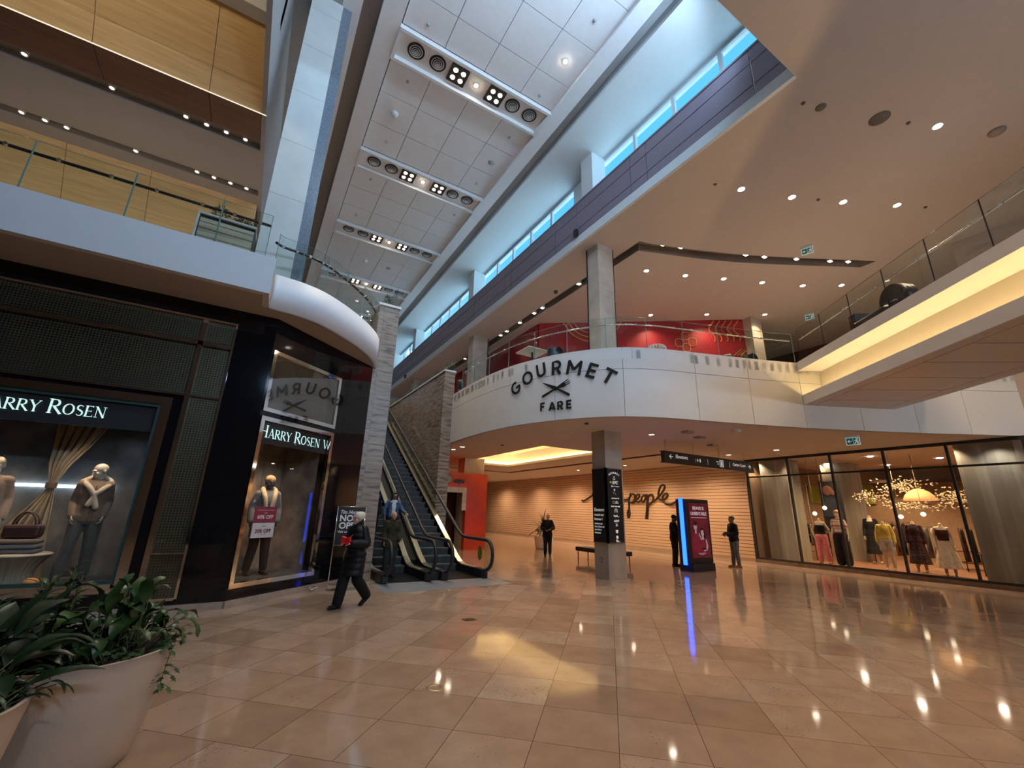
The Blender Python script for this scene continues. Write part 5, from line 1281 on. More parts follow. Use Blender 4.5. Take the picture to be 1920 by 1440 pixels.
# spot fittings in the curved slot of the upper soffit
for i, (x, y) in enumerate([(1242,458),(1276,463),(1398,477),(1433,481),(1493,485),(1556,489),(1590,490)]):
    q = pz(x, y, ZU+.08); t = thing('slot_spotlight', 'small white spotlight in the curved ceiling slot, %s from the left' % ['first','second','third','fourth','fifth','sixth','last'][i], 'ceiling light', (q.x, q.y, ZU+.08), 'spotlights in the curved ceiling slot')
    b = MB(); b.box(q.x-.1, q.x+.1, q.y-.06, q.y+.06, ZU+.06, ZU+.2); b.build('body', M['frost'], t); b = MB(); b.box(q.x-.085, q.x+.085, q.y-.05, q.y+.05, ZU+.05, ZU+.06); b.build('lamp_face', emat('slot_glow', (1, .85, .65), 7), t)
for i, (x, y) in enumerate([(1086,532),(1015,576),(999,586),(973,604),(948,620),(938,628),(871,672)]):
    q = pz(x, y, ZU+.08); q.x = 10.43; t = thing('slot_spotlight', 'small spotlight in the straight ceiling slot, %s counting into the distance' % ['first','second','third','fourth','fifth','sixth','last'][i], 'ceiling light', (q.x, q.y, ZU+.08), 'spotlights in the straight ceiling slot')
    b = MB(); b.box(q.x-.08, q.x+.08, q.y-.08, q.y+.08, ZU+.06, ZU+.2); b.build('body', M['frost'], t); b = MB(); b.box(q.x-.07, q.x+.07, q.y-.07, q.y+.07, ZU+.05, ZU+.06); b.build('lamp_face', emat('slot_glow', (1, .85, .65), 7), t)
# gallery downlights in the two dark slots on the left
for row, z_, pl_ in (('upper', ZU+.14, [(42,95),(208,160),(348,216),(387,231),(424,247),(460,261)]), ('lower', ZU+.14, [(36,204),(81,220),(122,234),(253,279),(369,320),(401,332),(432,343),(462,354)])):
    for i, p in enumerate(pl_):
        q = pz(*p, ZU+.02); b = MB(); q.y = 11.38 if row == 'upper' else 13.47
        q.x = pz(*p, ZU+.02).x
        t = thing('gallery_downlight', '%s glowing downlight in the %s dark slot of the left gallery ceiling' % (['first','second','third','fourth','fifth','sixth','seventh','eighth'][i], row), 'ceiling light', (q.x, q.y, ZU+.02), 'downlights in the left gallery slots')
        b.lathe([(.045, 0), (.065, -.008), (.07, .12), (.045, .12), (.045, 0)], 16, (q.x, q.y, ZU+.02)); b.build('trim_ring', M['frost'], t)
        b = MB(); b.lathe([(0, .01), (.044, .01)], 16, (q.x, q.y, ZU+.02)); b.build('lamp_face', M['lamp'], t, fix=False)
# floor fittings
q = pz(815, 1290, 0); t = thing('floor_ring', 'round brass ringed floor cap in the stone tiles in front of the camera', 'floor fitting', (q.x, q.y, 0))
b = MB(); b.lathe([(.055, .001), (.058, .006), (.085, .006), (.088, .001)], 28, (q.x, q.y, 0)); b.build('brass_ring', pm('brass', (.62, .50, .26), .3, .8), t, fix=False); b = MB(); b.lathe([(0, .003), (.055, .003)], 24, (q.x, q.y, 0)); b.build('cap', pm('stone_cap', (.36, .27, .2), .4), t, fix=False)
q = pz(880, 1162, 0); b = MB(); b.box(q.x-.10, q.x+.10, q.y-.08, q.y+.08, .001, .005); tag(b.build('floor_socket', pm('dark_brass', (.06, .05, .035), .4, .6)), 'small dark square floor socket cover in the stone tiles', 'floor fitting')

for (x, y), lab in (((1082, 438), 'small black camera box on the pale trim above the near column'), ((761, 706), 'small black camera box on the far end of the mauve band trim')):
    q = px(x, y, XE-.06); b = MB(); b.box(q.x-.12, q.x, q.y-.07, q.y+.07, q.z-.14, q.z+.12); tag(b.build('camera_box', M['black']), lab, 'camera')

# ================================================================ PEOPLE
def V3(*a): return Vector(a if len(a) == 3 else a[0])
def soft(mb, name, m, parent, vox=.008, sm=3, label=None):
    o = mb.build(name, m, parent, fix=True, label=label)
    r = o.modifiers.new('surface', 'REMESH'); r.mode = 'VOXEL'; r.voxel_size = vox; r.use_smooth_shade = True
    s = o.modifiers.new('relax', 'SMOOTH'); s.factor = .5; s.iterations = sm
    return o
def chain(mb, pts, rs, n=12, sub=5):
    """tapering limb through the joints"""
    P = catmull(pts, sub) if len(pts) > 2 else [V3(pts[0]).lerp(V3(pts[1]), i/4) for i in range(5)]
    k = len(P)-1; R_ = []
    for i in range(len(P)):
        t = i/k*(len(rs)-1); a = min(int(t), len(rs)-2); R_.append(rs[a]+(rs[a+1]-rs[a])*(t-a))
    mb.tube(P, R_, n); mb.ball(P[0], R_[0], 12, 8); mb.ball(P[-1], R_[-1], 12, 8)
    return mb
def loft(mb, rings, n=24):
    vs = []
    for c, rx, ry in rings:
        c = V3(c)
        for i in range(n):
            a = 2*math.pi*i/n; vs.append(c+Vector((rx*math.cos(a), ry*math.sin(a), 0)))
    m = len(rings)
    mb.add(vs, [(i*n+j, i*n+(j+1) % n, (i+1)*n+(j+1) % n, (i+1)*n+j) for i in range(m-1) for j in range(n)] + [tuple(range(n-1, -1, -1)), tuple((m-1)*n+j for j in range(n))], True)
    return mb
def hand(mb, w, d, side, curl=.5, s=1.0):
    """palm, four fingers and thumb. d: along the hand, side: towards the thumb"""
    w = V3(w); d = V3(d).normalized(); side = (V3(side) - d*V3(side).dot(d)).normalized(); pn = d.cross(side)
    Mx = Matrix((side, d, pn)).transposed()
    mb.ball(w+d*.045*s, (.038*s, .05*s, .015*s), 12, 8, Mx)
    for i in range(4):
        L = (.068, .076, .072, .056)[i]*s; b0 = w+d*.082*s+side*(.028-.0185*i)*s; P = [b0-d*.015*s, b0]; a = 0; p = b0
        for j in range(3):
            a += curl*(.5+.25*j+.08*i); q = d*math.cos(a)+pn*math.sin(a); p = p+q*L*(.45, .32, .23)[j]; P.append(p)
        chain(mb, P, [.0105*s, .010*s, .0092*s, .008*s], 8, 3)
    b0 = w+d*.02*s+side*.026*s; P = [b0, b0+(side*.8+d*.7).normalized()*.036*s, b0+(side*.75+d*.8).normalized()*.036*s+(d*.9+side*.2+pn*.5*curl).normalized()*.032*s, b0+(side*.7+d*.85).normalized()*.036*s+(d*.9+side*.1+pn*.8*curl).normalized()*.058*s]
    chain(mb, P, [.014*s, .012*s, .010*s, .0085*s], 8, 3)
def figure(label, h=1.7, skin=(.45, .28, .2), loc=(0, 0, 0), rz=0, pose=None, female=False, head=True, vox=.009, wear=(), hair=None, yaw=0, pitch=0, kind='person', skin_rough=.5, curl=.5, hands=True, group=None, bulk=1.0):
    t = thing(kind, label, kind, (0, 0, 0), group); LOCAL[t.name] = 1
    k = h/1.70
    p = dict(pel=(0, .0, .93), ch=(0, -.005, 1.25), nk=(0, .0, 1.44), hd=(0, -.015, 1.585),
             ls=(.152, 0, 1.375), rs=(-.152, 0, 1.375), le=(.195, .03, 1.12), re=(-.195, .03, 1.12), lh=(.21, -.03, .87), rh=(-.21, -.03, .87),
             lk=(.095, -.01, .50), rk=(-.095, -.01, .50), la=(.10, .03, .085), ra=(-.10, .03, .085), ltoe=(0, -1, 0), rtoe=(0, -1, 0), lhd=None, rhd=None)
    if female: p.update(ls=(.134, 0, 1.37), rs=(-.134, 0, 1.37))
    if pose: p.update(pose)
    J = {q: (V3(v)*k if (v is not None and q not in ('ltoe', 'rtoe', 'lhd', 'rhd')) else (V3(v) if v is not None else None)) for q, v in p.items()}
    pel, ch, nk, hd = J['pel'], J['ch'], J['nk'], J['hd']
    def spine(z):      # z in standing metres of a 1.70 m figure
        if z < .93: return pel+Vector((0, 0, (z-.93)*k))
        if z < 1.25: return pel.lerp(ch, (z-.93)/.32)
        return ch.lerp(nk, (z-1.25)/.19)
    fb = .93 if female else 1.0
    TR = [(.80, .12, .09), (.86, .155, .108), (.93, .168, .115), (1.0, .152 if not female else .142, .102), (1.08, .138 if not female else .122, .092), (1.16, .145*fb, .098), (1.25, .152*fb, .108 if not female else .112), (1.33, .150*fb, .100), (1.385, .128*fb, .080), (1.42, .09, .065), (1.45, .056, .056)]
    def torso(mb, z0, z1, inf, quilt=0):
        zs = [q[0] for q in TR]; n_ = max(6, int((z1-z0)/.02)); rg = []
        for i in range(n_+1):
            z = z0+(z1-z0)*i/n_; zz = min(max(z, TR[0][0]), TR[-1][0]); j = max(q for q in range(len(TR)-1) if TR[q][0] <= zz+1e-9); f_ = (zz-TR[j][0])/(TR[j+1][0]-TR[j][0])
            rx = TR[j][1]+(TR[j+1][1]-TR[j][1])*f_; ry = TR[j][2]+(TR[j+1][2]-TR[j][2])*f_
            q = quilt*abs(math.sin(z/.11*math.pi)) if quilt else 0
            rg.append((spine(z), (rx+inf+q)*k, (ry+inf+q)*k))
        return loft(mb, rg)
    b = MB(); torso(b, .80, 1.45, 0)
    hyaw = Matrix.Rotation(R(yaw), 3, 'Z') @ Matrix.Rotation(R(pitch), 3, 'X')
    hm = lambda x, y, z: hd + hyaw @ (Vector((x, y, z))*k)
    if head:
        chain(b, [nk-Vector((0, 0, .03)), hm(0, .015, -.06)], [.058*k, .052*k])
        b.ball(hm(0, .012, .025), (.076*k, .094*k, .086*k), 20, 14, hyaw); b.ball(hm(0, -.022, -.028), (.062*k, .072*k, .086*k), 18, 12, hyaw)
        b.ball(hm(0, -.062, -.088), (.032*k, .028*k, .024*k), 12, 8, hyaw); b.ball(hm(0, -.095, -.022), (.012*k, .020*k, .026*k), 10, 8, hyaw); b.ball(hm(0, -.108, -.034), (.014*k, .013*k, .011*k), 10, 8, hyaw)
        b.ball(hm(0, -.088, .018), (.045*k, .012*k, .010*k), 12, 8, hyaw)
        for s_ in (-1, 1): b.ball(hm(s_*.076, .008, -.012), (.010*k, .020*k, .032*k), 10, 8, hyaw); b.ball(hm(s_*.038, -.066, -.030), (.022*k, .018*k, .022*k), 10, 8, hyaw)
    else:
        chain(b, [nk-Vector((0, 0, .03)), nk+Vector((0, 0, .045*k))], [.056*k, .05*k])
    for s_, S, E_, H_, hd_ in ((1, 'ls', 'le', 'lh', 'lhd'), (-1, 'rs', 're', 'rh', 'rhd')):
        chain(b, [J[S], J[S].lerp(J[E_], .5), J[E_], J[E_].lerp(J[H_], .35), J[H_]], [.050*k*fb, .044*k*fb, .036*k, .037*k, .025*k])
        chain(b, [ch+Vector((0, 0, .10*k)), J[S]], [.07*k, .052*k])
        if hands:
            dd = J[hd_] if J[hd_] is not None else (J[H_]-J[E_]).normalized(); sd = Vector((0, -1, 0)) if abs(dd.y) < .8 else Vector((-s_, 0, .4))
            hand(b, J[H_], dd, sd, curl*s_, .95*k)
    for s_, K_, A_ in ((1, 'lk', 'la'), (-1, 'rk', 'ra')):
        hp = pel+Vector((s_*.088*k, 0, -.03*k))
        chain(b, [hp, hp.lerp(J[K_], .5), J[K_], J[K_].lerp(J[A_], .35), J[A_]], [.090*k, .074*k, .056*k, .056*k, .036*k])
        toe = J['ltoe' if s_ == 1 else 'rtoe'].normalized(); a = J[A_]; dn = Vector((0, 0, -.045*k))
        chain(b, [a+dn-toe*.04*k, a+dn*1.15+toe*.07*k, a+dn*1.2+toe*.15*k], [.036*k, .034*k, .024*k])
    sk = pm('skin_%s_%.2f' % (kind, skin[0]), skin, skin_rough, var=.04)
    soft(b, 'body', sk, t, vox)
    if head and kind == 'person':
        e = MB()
        for s_ in (-1, 1): e.ball(hm(s_*.031, -.088, .0), (.013*k, .008*k, .006*k), 10, 8, hyaw)
        e.build('eyes', pm('eye_dark', (.03, .02, .015), .2), t)
        e = MB(); e.ball(hm(0, -.094, -.062), (.022*k, .009*k, .006*k), 10, 8, hyaw); e.build('lips', pm('lips', (.34, .12, .10), .5), t)
        e = MB()
        for s_ in (-1, 1): e.ball(hm(s_*.032, -.092, .020), (.020*k, .006*k, .004*k), 8, 6, hyaw)
        e.build('eyebrows', pm('brow', (.04, .025, .02), .8), t)
    for w in wear:
        w = dict(w); ty = w.pop('t'); col = w.get('c', (.02, .02, .025)); nm = w.get('n', ty); m = pm(w.get('m', nm+'_cloth_%.3f_%.3f' % (col[0], col[2])), col, w.get('r', .8), var=w.get('var', .12), scale=w.get('sc', 9), bump=w.get('bump', .25), bscale=w.get('bs', 25), sheen=.2 if max(col) > .06 else 0.0, spec=.5 if max(col) > .06 else .25)
        if ty in ('jacket', 'coat', 'top'):
            b = MB(); inf = w.get('inf', .02); z0 = w.get('hem', .86); q = w.get('quilt', 0)
            torso(b, max(z0, .80), w.get('z1', 1.445), inf, q)
            if z0 < .80:
                n_ = int((.86-z0)/.02); mid = (J['lk']+J['rk'])*.5
                def cpos(z):
                    f_ = min(1, max(0, (.93-z)/.43)); q_ = pel.lerp(mid, f_); q_.z = z*k*(1) ; return q_
                rg = []
                for i in range(n_+1):
                    z = z0+(.86-z0)*i/n_; sp = abs(J['lk'].y-J['rk'].y)*.25
                    rg.append((cpos(z), (.165+inf+.012*(.86-z)/.3+q*abs(math.sin(z/.11*math.pi)))*k, (.118+inf+sp*max(0, (.8-z)/.3)+q*abs(math.sin(z/.11*math.pi)))*k))
                loft(b, rg)
            if w.get('collar'): loft(b, [(spine(1.40), .095*k, .085*k), (nk+Vector((0, 0, .0)), .085*k, .08*k), (nk+Vector((0, -.005, w['collar']))*1.0, .082*k, .08*k)])
            if w.get('sleeve', 1) > 0:
                for S, E_, H_ in (('ls', 'le', 'lh'), ('rs', 're', 'rh')):
                    f_ = w.get('sleeve', 1); endp = J[E_].lerp(J[H_], f_*2-1) if f_ > .5 else J[S].lerp(J[E_], f_*2)
                    pts = [J[S], J[S].lerp(J[E_], .5), J[E_], J[E_].lerp(J[H_], .4), endp.lerp(J[E_], .04)] if f_ > .5 else [J[S], J[S].lerp(endp, .5), endp]
                    ir = inf+.006
                    rr = [.048*k+ir*.8, .044*k+ir*.9, .038*k+ir, .036*k+ir, .030*k+ir*.9] if f_ > .5 else [.05*k+ir*.8, .048*k+ir, .046*k+ir]
                    chain(b, pts, rr); chain(b, [ch+Vector((0, 0, .10*k)), J[S]], [.07*k+ir*.6, .048*k+ir*.8])
            ob = soft(b, nm, m, t, max(vox, .008), 3)
            if w.get('open'):     # button line and lapels
                e = MB(); e.fbox(spine(1.1)+Vector((0, -(.10+inf)*k-.004, 0)), (1, 0, 0), (0, 0, 1), (0, -1, 0), (-.004, .004), (-.22*k, .26*k), (0, .006)); e.build('placket', pm('placket_dark', (.02, .02, .02), .7), ob)
        elif ty == 'trousers':
            b = MB(); inf = w.get('inf', .014); torso(b, .80, 1.0, inf*.7); fl = w.get('flare', 0); end = w.get('end', .0)
            for s_, K_, A_ in ((1, 'lk', 'la'), (-1, 'rk', 'ra')):
                hp = pel+Vector((s_*.088*k, 0, -.03*k))
                if end > .4:
                    e_ = hp.lerp(J[K_], .62); chain(b, [hp, hp.lerp(e_, .5), e_], [.095*k+inf, .088*k+inf, .085*k+inf])
                else:
                    a = J[K_].lerp(J[A_], .97)
                    chain(b, [hp, hp.lerp(J[K_], .5), J[K_], J[K_].lerp(a, .4), a], [.093*k+inf, .080*k+inf+fl*.4, .064*k+inf+fl*.7, .058*k+inf+fl, .046*k+inf+fl])
            soft(b, nm, m, t, max(vox, .008), 3)
        elif ty == 'skirt':
            b = MB(); z0 = w.get('hem', .3); n_ = 20; vs = []; N_ = 48; fl = w.get('flare', .14)
            for i in range(n_+1):
                z = 1.04+(z0-1.04)*i/n_; f_ = i/n_
                for j in range(N_):
                    a = 2*math.pi*j/N_; rr = 1+.05*f_*math.sin(a*12); c_ = spine(max(z, .93)); c_.z = z*k
                    vs.append(c_+Vector(((.145+fl*f_)*rr*math.cos(a)*k, (.105+fl*.9*f_)*rr*math.sin(a)*k, 0)))
            b.add(vs, [(i*N_+j, i*N_+(j+1) % N_, (i+1)*N_+(j+1) % N_, (i+1)*N_+j) for i in range(n_) for j in range(N_)], True); b.build(nm, m, t)
        elif ty == 'shoes':
            for s_, A_, T_ in ((1, 'la', 'ltoe'), (-1, 'ra', 'rtoe')):
                b = MB(); a = J[A_]; toe = J[T_].normalized(); hb = w.get('boot', 0)
                up_ = Vector((0, 0, 1)); dn = Vector((0, 0, -.047*k))
                chain(b, [a+dn-toe*.045*k, a+dn+toe*.05*k, a+dn*1.15+toe*.17*k], [.045*k, .046*k, .034*k]); chain(b, [a+dn*.5, a+Vector((0, 0, .02+hb))], [.05*k, .05*k])
                sd = toe.cross(up_).normalized(); b.fbox(a+Vector((0, 0, -.083*k)), toe, sd, up_, (-.085*k, .2*k), (-.04*k, .04*k), (0, .02))
                soft(b, 'shoe', m, t, .007, 2)
    if hair:
        hc = pm('hair_%s' % hair['s']+str(hair.get('c', (.02,))[0]), hair.get('c', (.015, .011, .009)), .55, var=.25, scale=30, bump=.5, bscale=60); b = MB(); s_ = hair['s']
        if s_ == 'beanie':
            b.ball(hm(0, .018, .050), (.092*k, .105*k, .092*k), 20, 14, hyaw); b.ball(hm(0, .06, .075), (.075*k, .08*k, .07*k), 16, 10, hyaw)
            o_ = soft(b, 'knitted_hat', pm('cream_knit' if hair.get('cream') else 'tan_knit', hair['c'], .9, var=.12, scale=50, bump=.8, bscale=90), t, .006, 2)
            if hair.get('under'):
                b = MB(); b.ball(hm(0, .045, -.03), (.078*k, .07*k, .085*k), 16, 10, hyaw); soft(b, 'hair', pm('hair_black', (.012, .01, .009), .5, var=.2), t, .008, 2)
        elif s_ == 'short':
            b.ball(hm(0, .030, .040), (.084*k, .090*k, .082*k), 20, 14, hyaw); b.ball(hm(0, -.03, .088), (.062*k, .05*k, .032*k), 14, 8, hyaw); soft(b, 'hair', hc, t, .006, 2)
        elif s_ == 'long':
            b.ball(hm(0, .026, .040), (.090*k, .094*k, .086*k), 20, 14, hyaw); b.ball(hm(0, -.03, .088), (.068*k, .055*k, .034*k), 14, 8, hyaw)
            for q in (-1, 1): chain(b, [hm(q*.070, -.02, .05), hm(q*.088, .0, -.03), hm(q*.085, .005, -.12), hm(q*.075, .01, -.2)], [.03*k, .035*k, .036*k, .02*k])
            chain(b, [hm(0, .07, 0), hm(0, .075, -.1), hm(0, .065, -.2)], [.07*k, .075*k, .05*k]); soft(b, 'hair', hc, t, .007, 2)
        elif s_ == 'balding':
            b.ball(hm(0, .045, -.005), (.079*k, .066*k, .06*k), 16, 10, hyaw); soft(b, 'hair', hc, t, .007, 2)
    for s_ in (0,): pass
    t.location = loc; t.rotation_euler = (0, 0, R(rz))
    return t, hm, J
def gpt(t, p):
    return Matrix.Translation(t.location) @ Matrix.Rotation(t.rotation_euler.z, 4, 'Z') @ V3(p)

# woman in the long padded coat, mid-stride to the left
wq = pz(655, 1140, 0)
W1, hm1, J1 = figure('woman in cream knitted hat and long black padded coat, walking left with a red packet', 1.66, (.46, .29, .21), (1.97, 8.93, 0), -53, female=True, vox=.006, yaw=-14, pitch=-6, curl=.7,
    pose=dict(lk=(.08, .02, .49), la=(.085, .33, .16), rk=(-.085, -.15, .50), ra=(-.085, -.25, .085), ltoe=(0, -1, -.55), rtoe=(0, -1, .12), ch=(0, -.02, 1.25), nk=(0, -.03, 1.44), hd=(0, -.055, 1.575),
              le=(.22, -.0, 1.12), lh=(.10, -.25, 1.13), re=(-.22, -.02, 1.11), rh=(-.07, -.27, 1.12), lhd=(-.3, -.9, .1), rhd=(.2, -.9, .15)),
    wear=[dict(t='trousers', c=(.008, .008, .010), inf=.028, flare=.016), dict(t='shoes', c=(.01, .01, .01), boot=.05, n='shoe'), dict(t='coat', n='padded_coat', c=(.006, .0065, .008), inf=.042, hem=.56, quilt=.014, collar=.075, r=.5, bump=.4, bs=12)],
    hair=dict(s='beanie', c=(.66, .63, .54), cream=True, under=True))
# glasses
g = MB()
for s_ in (-1, 1):
    g.tube([hm1(s_*.033+.021*math.cos(R(a)), -.106, .001+.017*math.sin(R(a))) for a in range(0, 361, 30)], .002, 5, False); g.tube([hm1(s_*.054, -.105, .003), hm1(s_*.078, -.01, .005)], .0018, 5, False)
g.build('glasses', M['black'], W1)
g = MB(); hh = (J1['lh']+J1['rh'])*.5+Vector((0, -.12, .05))
pts = [(-.10, .02, .02), (-.04, -.03, .085), (.03, 0, .06), (.10, .01, .075), (.12, .02, .0), (.08, -.01, -.05), (.0, .02, -.035), (-.07, 0, -.06)]
b = MB(); b.add([hh+V3(p) for p in pts]+[hh+V3(p)+Vector((0, .035, .005)) for p in pts], [tuple(range(8)), tuple(range(15, 7, -1))]+[(i, (i+1) % 8, (i+1) % 8+8, i+8) for i in range(8)])
pk = b.build('red_packet', pm('red_packet_wrap', (.75, .012, .02), .35, var=.1, bump=.4, bscale=15)); pk.rotation_euler = W1.rotation_euler; pk.location = W1.location; tag(pk, "crumpled red packet held in the walking woman's hands", 'packet')
b = MB(); b.tube([J1['ls']+Vector((-.03, -.09, .05)), J1['ch']+Vector((0, -.17, .0)), Vector((-.12, -.19, .92)), Vector((-.20, -.10, .78))], .006, 6); b.build('bag_strap', pm('grey_strap', (.35, .34, .32), .6), W1)

# riders on the left escalator
P2, hm2, _ = figure('older balding man in an olive field jacket riding the left escalator down', 1.67, (.50, .30, .22), (3.58, 12.25, .012), 2, vox=.008, pitch=14, yaw=18, pose=dict(hd=(.0, -.05, 1.575), le=(.20, .02, 1.12), re=(-.20, .02, 1.12), lh=(.20, -.12, .93), rh=(-.22, -.05, .90)),
    wear=[dict(t='trousers', c=(.03, .03, .035), inf=.02), dict(t='shoes', c=(.02, .015, .01), n='shoe'), dict(t='jacket', n='field_jacket', c=(.032, .026, .012), inf=.03, hem=.74, open=True, collar=.03, var=.2)], hair=dict(s='balding', c=(.30, .28, .26)))
P3, hm3, _ = figure('woman in a blue denim jacket and white top resting a hand on the escalator rail', 1.64, (.40, .24, .17), (3.95, 13.62, .61), -6, female=True, vox=.008, pitch=16, yaw=12, pose=dict(hd=(0.0, -.05, 1.575), le=(.26, -.10, 1.14), lh=(.38, -.30, 1.02), re=(-.26, .0, 1.14), rh=(-.25, -.05, .92), lhd=(.1, -1, -.15)),
    wear=[dict(t='trousers', c=(.012, .012, .015), inf=.012), dict(t='shoes', c=(.02, .02, .02), n='shoe'), dict(t='top', n='white_top', c=(.62, .66, .72), inf=.012, hem=.92, sleeve=0), ], hair=dict(s='long', c=(.018, .012, .010)))
b = MB(); 
P3j = dict(ls=Vector((.152, 0, 1.37)), rs=Vector((-.152, 0, 1.37)))
k_ = 1.64/1.7
for s_, e_, h_ in ((1, Vector((.26, -.10, 1.14)), Vector((.38, -.30, 1.02))), (-1, Vector((-.26, .0, 1.14)), Vector((-.25, -.05, .92)))):
    S_ = Vector((s_*.155, 0, 1.37))*k_; chain(b, [S_, S_.lerp(e_*k_, .5), e_*k_, (e_*k_).lerp(h_*k_, .8)], [.072, .066, .06, .05]); loft(b, [(Vector((s_*.105, .0, z))*k_, .075 if z > 1.05 else .07, .128) for z in (.93, 1.0, 1.1, 1.2, 1.3, 1.37)]); chain(b, [Vector((s_*.05, .03, 1.41))*k_, S_], [.05, .07])
loft(b, [(Vector((0, .05, z))*k_, .155, .085) for z in (.93, 1.0, 1.1, 1.2, 1.3, 1.38)])
soft(b, 'denim_jacket', pm('blue_denim', (.045, .085, .17), .85, var=.25, scale=20, bump=.3), P3, .008, 3)
g = MB()
for s_ in (-1, 1): g.ball(hm3(s_*.033, -.100, .0), (.026, .008, .018), 10, 8)
g.tube([hm3(-.06, -.098, .008), hm3(.06, -.098, .008)], .003, 5); g.build('sunglasses', M['black'], P3)
figure('person in black half hidden behind the stone pier on the left escalator', 1.50, (.52, .34, .27), (3.47, 14.05, .81), 0, female=True, vox=.01, wear=[dict(t='trousers', c=(.012, .012, .015)), dict(t='shoes', c=(.02, .02, .02), n='shoe'), dict(t='jacket', n='black_jacket', c=(.012, .012, .014), inf=.025)], hair=dict(s='short', c=(.10, .06, .03)))
# man in the corridor
figure('man in a black jacket standing in the corridor beside the spiky potted plant', 1.70, (.38, .22, .15), (11.37, 15.85, 0), -32, vox=.01, curl=.9, pose=dict(le=(.25, -.02, 1.13), lh=(.10, -.22, 1.06), re=(-.25, -.02, 1.13), rh=(-.10, -.22, 1.03), hd=(0, -.03, 1.58)), yaw=0,
    wear=[dict(t='trousers', c=(.012, .012, .015), inf=.022), dict(t='shoes', c=(.012, .01, .01), n='shoe'), dict(t='jacket', n='black_jacket', c=(.012, .012, .014), inf=.03, hem=.80)], hair=dict(s='balding', c=(.05, .04, .035)))
# man behind the kiosk
figure('person in black standing behind the blue light bar of the kiosk', 1.80, (.14, .08, .055), (13.85, 11.3, 0), 50, vox=.01, pitch=18, pose=dict(le=(.25, -.08, 1.14), lh=(.08, -.24, 1.2), re=(-.25, -.08, 1.14), rh=(-.08, -.24, 1.18), hd=(0, -.05, 1.575)),
    wear=[dict(t='trousers', c=(.010, .010, .012), inf=.022), dict(t='shoes', c=(.01, .01, .01), n='shoe'), dict(t='jacket', n='black_jacket', c=(.010, .010, .012), inf=.035, hem=.80)], hair=dict(s='short', c=(.01, .01, .01)))
# man by the slatted wall, profile to the left
RM, hmr, JR = figure('man in a black jacket and grey jeans facing left beside the kiosk', 1.80, (.15, .085, .055), (15.95, 10.3, 0), -112, vox=.009, curl=.6, pitch=6, pose=dict(le=(.20, -.02, 1.11), lh=(.09, -.27, 1.06), re=(-.20, -.02, 1.11), rh=(-.09, -.29, 1.08), la=(.08, .05, .085), ra=(-.08, -.06, .085)),
    wear=[dict(t='trousers', c=(.10, .115, .125), inf=.016), dict(t='shoes', n='shoe', c=(.28, .09, .035)), dict(t='jacket', n='black_jacket', c=(.011, .011, .013), inf=.034, hem=.82, collar=.03)], hair=dict(s='short', c=(.008, .007, .007)))
b = MB(); hp_ = (JR['lh']+JR['rh'])*.5+Vector((0, -.09, .03)); b.fbox(hp_, (1, 0, 0), (0, -.8, .3), (0, .3, .8), (-.035, .035), (-.07, .07), (-.005, .005))
ph = b.build('mobile_phone', M['black']); ph.location = RM.location; ph.rotation_euler = RM.rotation_euler; tag(ph, 'small black phone held by the man facing left', 'phone')

# ================================================================ MANNEQUINS
CR = (.62, .50, .36)
m1, hmm, Jm = figure('male mannequin with sweater tied over tan overshirt in the large display window', 1.96, CR, (-2.28, 10.42, .42), 14, vox=.008, yaw=-60, pitch=16, kind='mannequin', skin_rough=.3, pose=dict(le=(.19, .06, 1.13), lh=(.165, -.06, .92), re=(-.19, .06, 1.13), rh=(-.175, -.05, .92), la=(.13, .03, .085), ra=(-.15, .0, .085), lk=(.11, -.01, .5), rk=(-.12, -.02, .5)),
    wear=[dict(t='trousers', n='grey_trousers', c=(.115, .10, .082), inf=.014, flare=.010), dict(t='shoes', n='shoe', c=(.05, .03, .02)), dict(t='top', n='cream_shirt', c=(.5, .45, .36), inf=.012, hem=.93, sleeve=0), dict(t='jacket', n='tan_overshirt', c=(.21, .13, .08), inf=.020, hem=.84, open=True, collar=.03)])
b = MB(); chain(b, [Vector((-.16, .03, 1.42)), Vector((0, .085, 1.50)), Vector((.16, .03, 1.42)), Vector((.07, -.13, 1.30)), Vector((0, -.155, 1.22))][0:5], [.035, .045, .042, .038, .03]); chain(b, [Vector((-.16, .03, 1.42)), Vector((-.08, -.12, 1.34)), Vector((0, -.155, 1.22))], [.038, .038, .034]); chain(b, [Vector((0, -.155, 1.22)), Vector((.05, -.165, 1.05))], [.034, .04]); chain(b, [Vector((0, -.155, 1.22)), Vector((-.04, -.16, 1.08))], [.03, .034])
for i in range(len(b.v)): b.v[i] = tuple(Vector(b.v[i])*1.153)
soft(b, 'tied_sweater', pm('cream_sweater', (.50, .40, .28), .9, var=.1, bump=.6, bscale=70), m1, .009, 2)
figure('male mannequin in a tan shirt at the left edge of the large display window', 1.98, CR, (-3.55, 10.4, .42), 8, vox=.01, kind='mannequin', skin_rough=.3, wear=[dict(t='trousers', c=(.03, .03, .035), n='dark_trousers'), dict(t='shoes', c=(.02, .015, .01), n='shoe'), dict(t='jacket', n='tan_shirt', c=(.25, .17, .12), inf=.022, hem=.88), ])
a3 = math.degrees(math.atan2(wnm.x, -wnm.y))
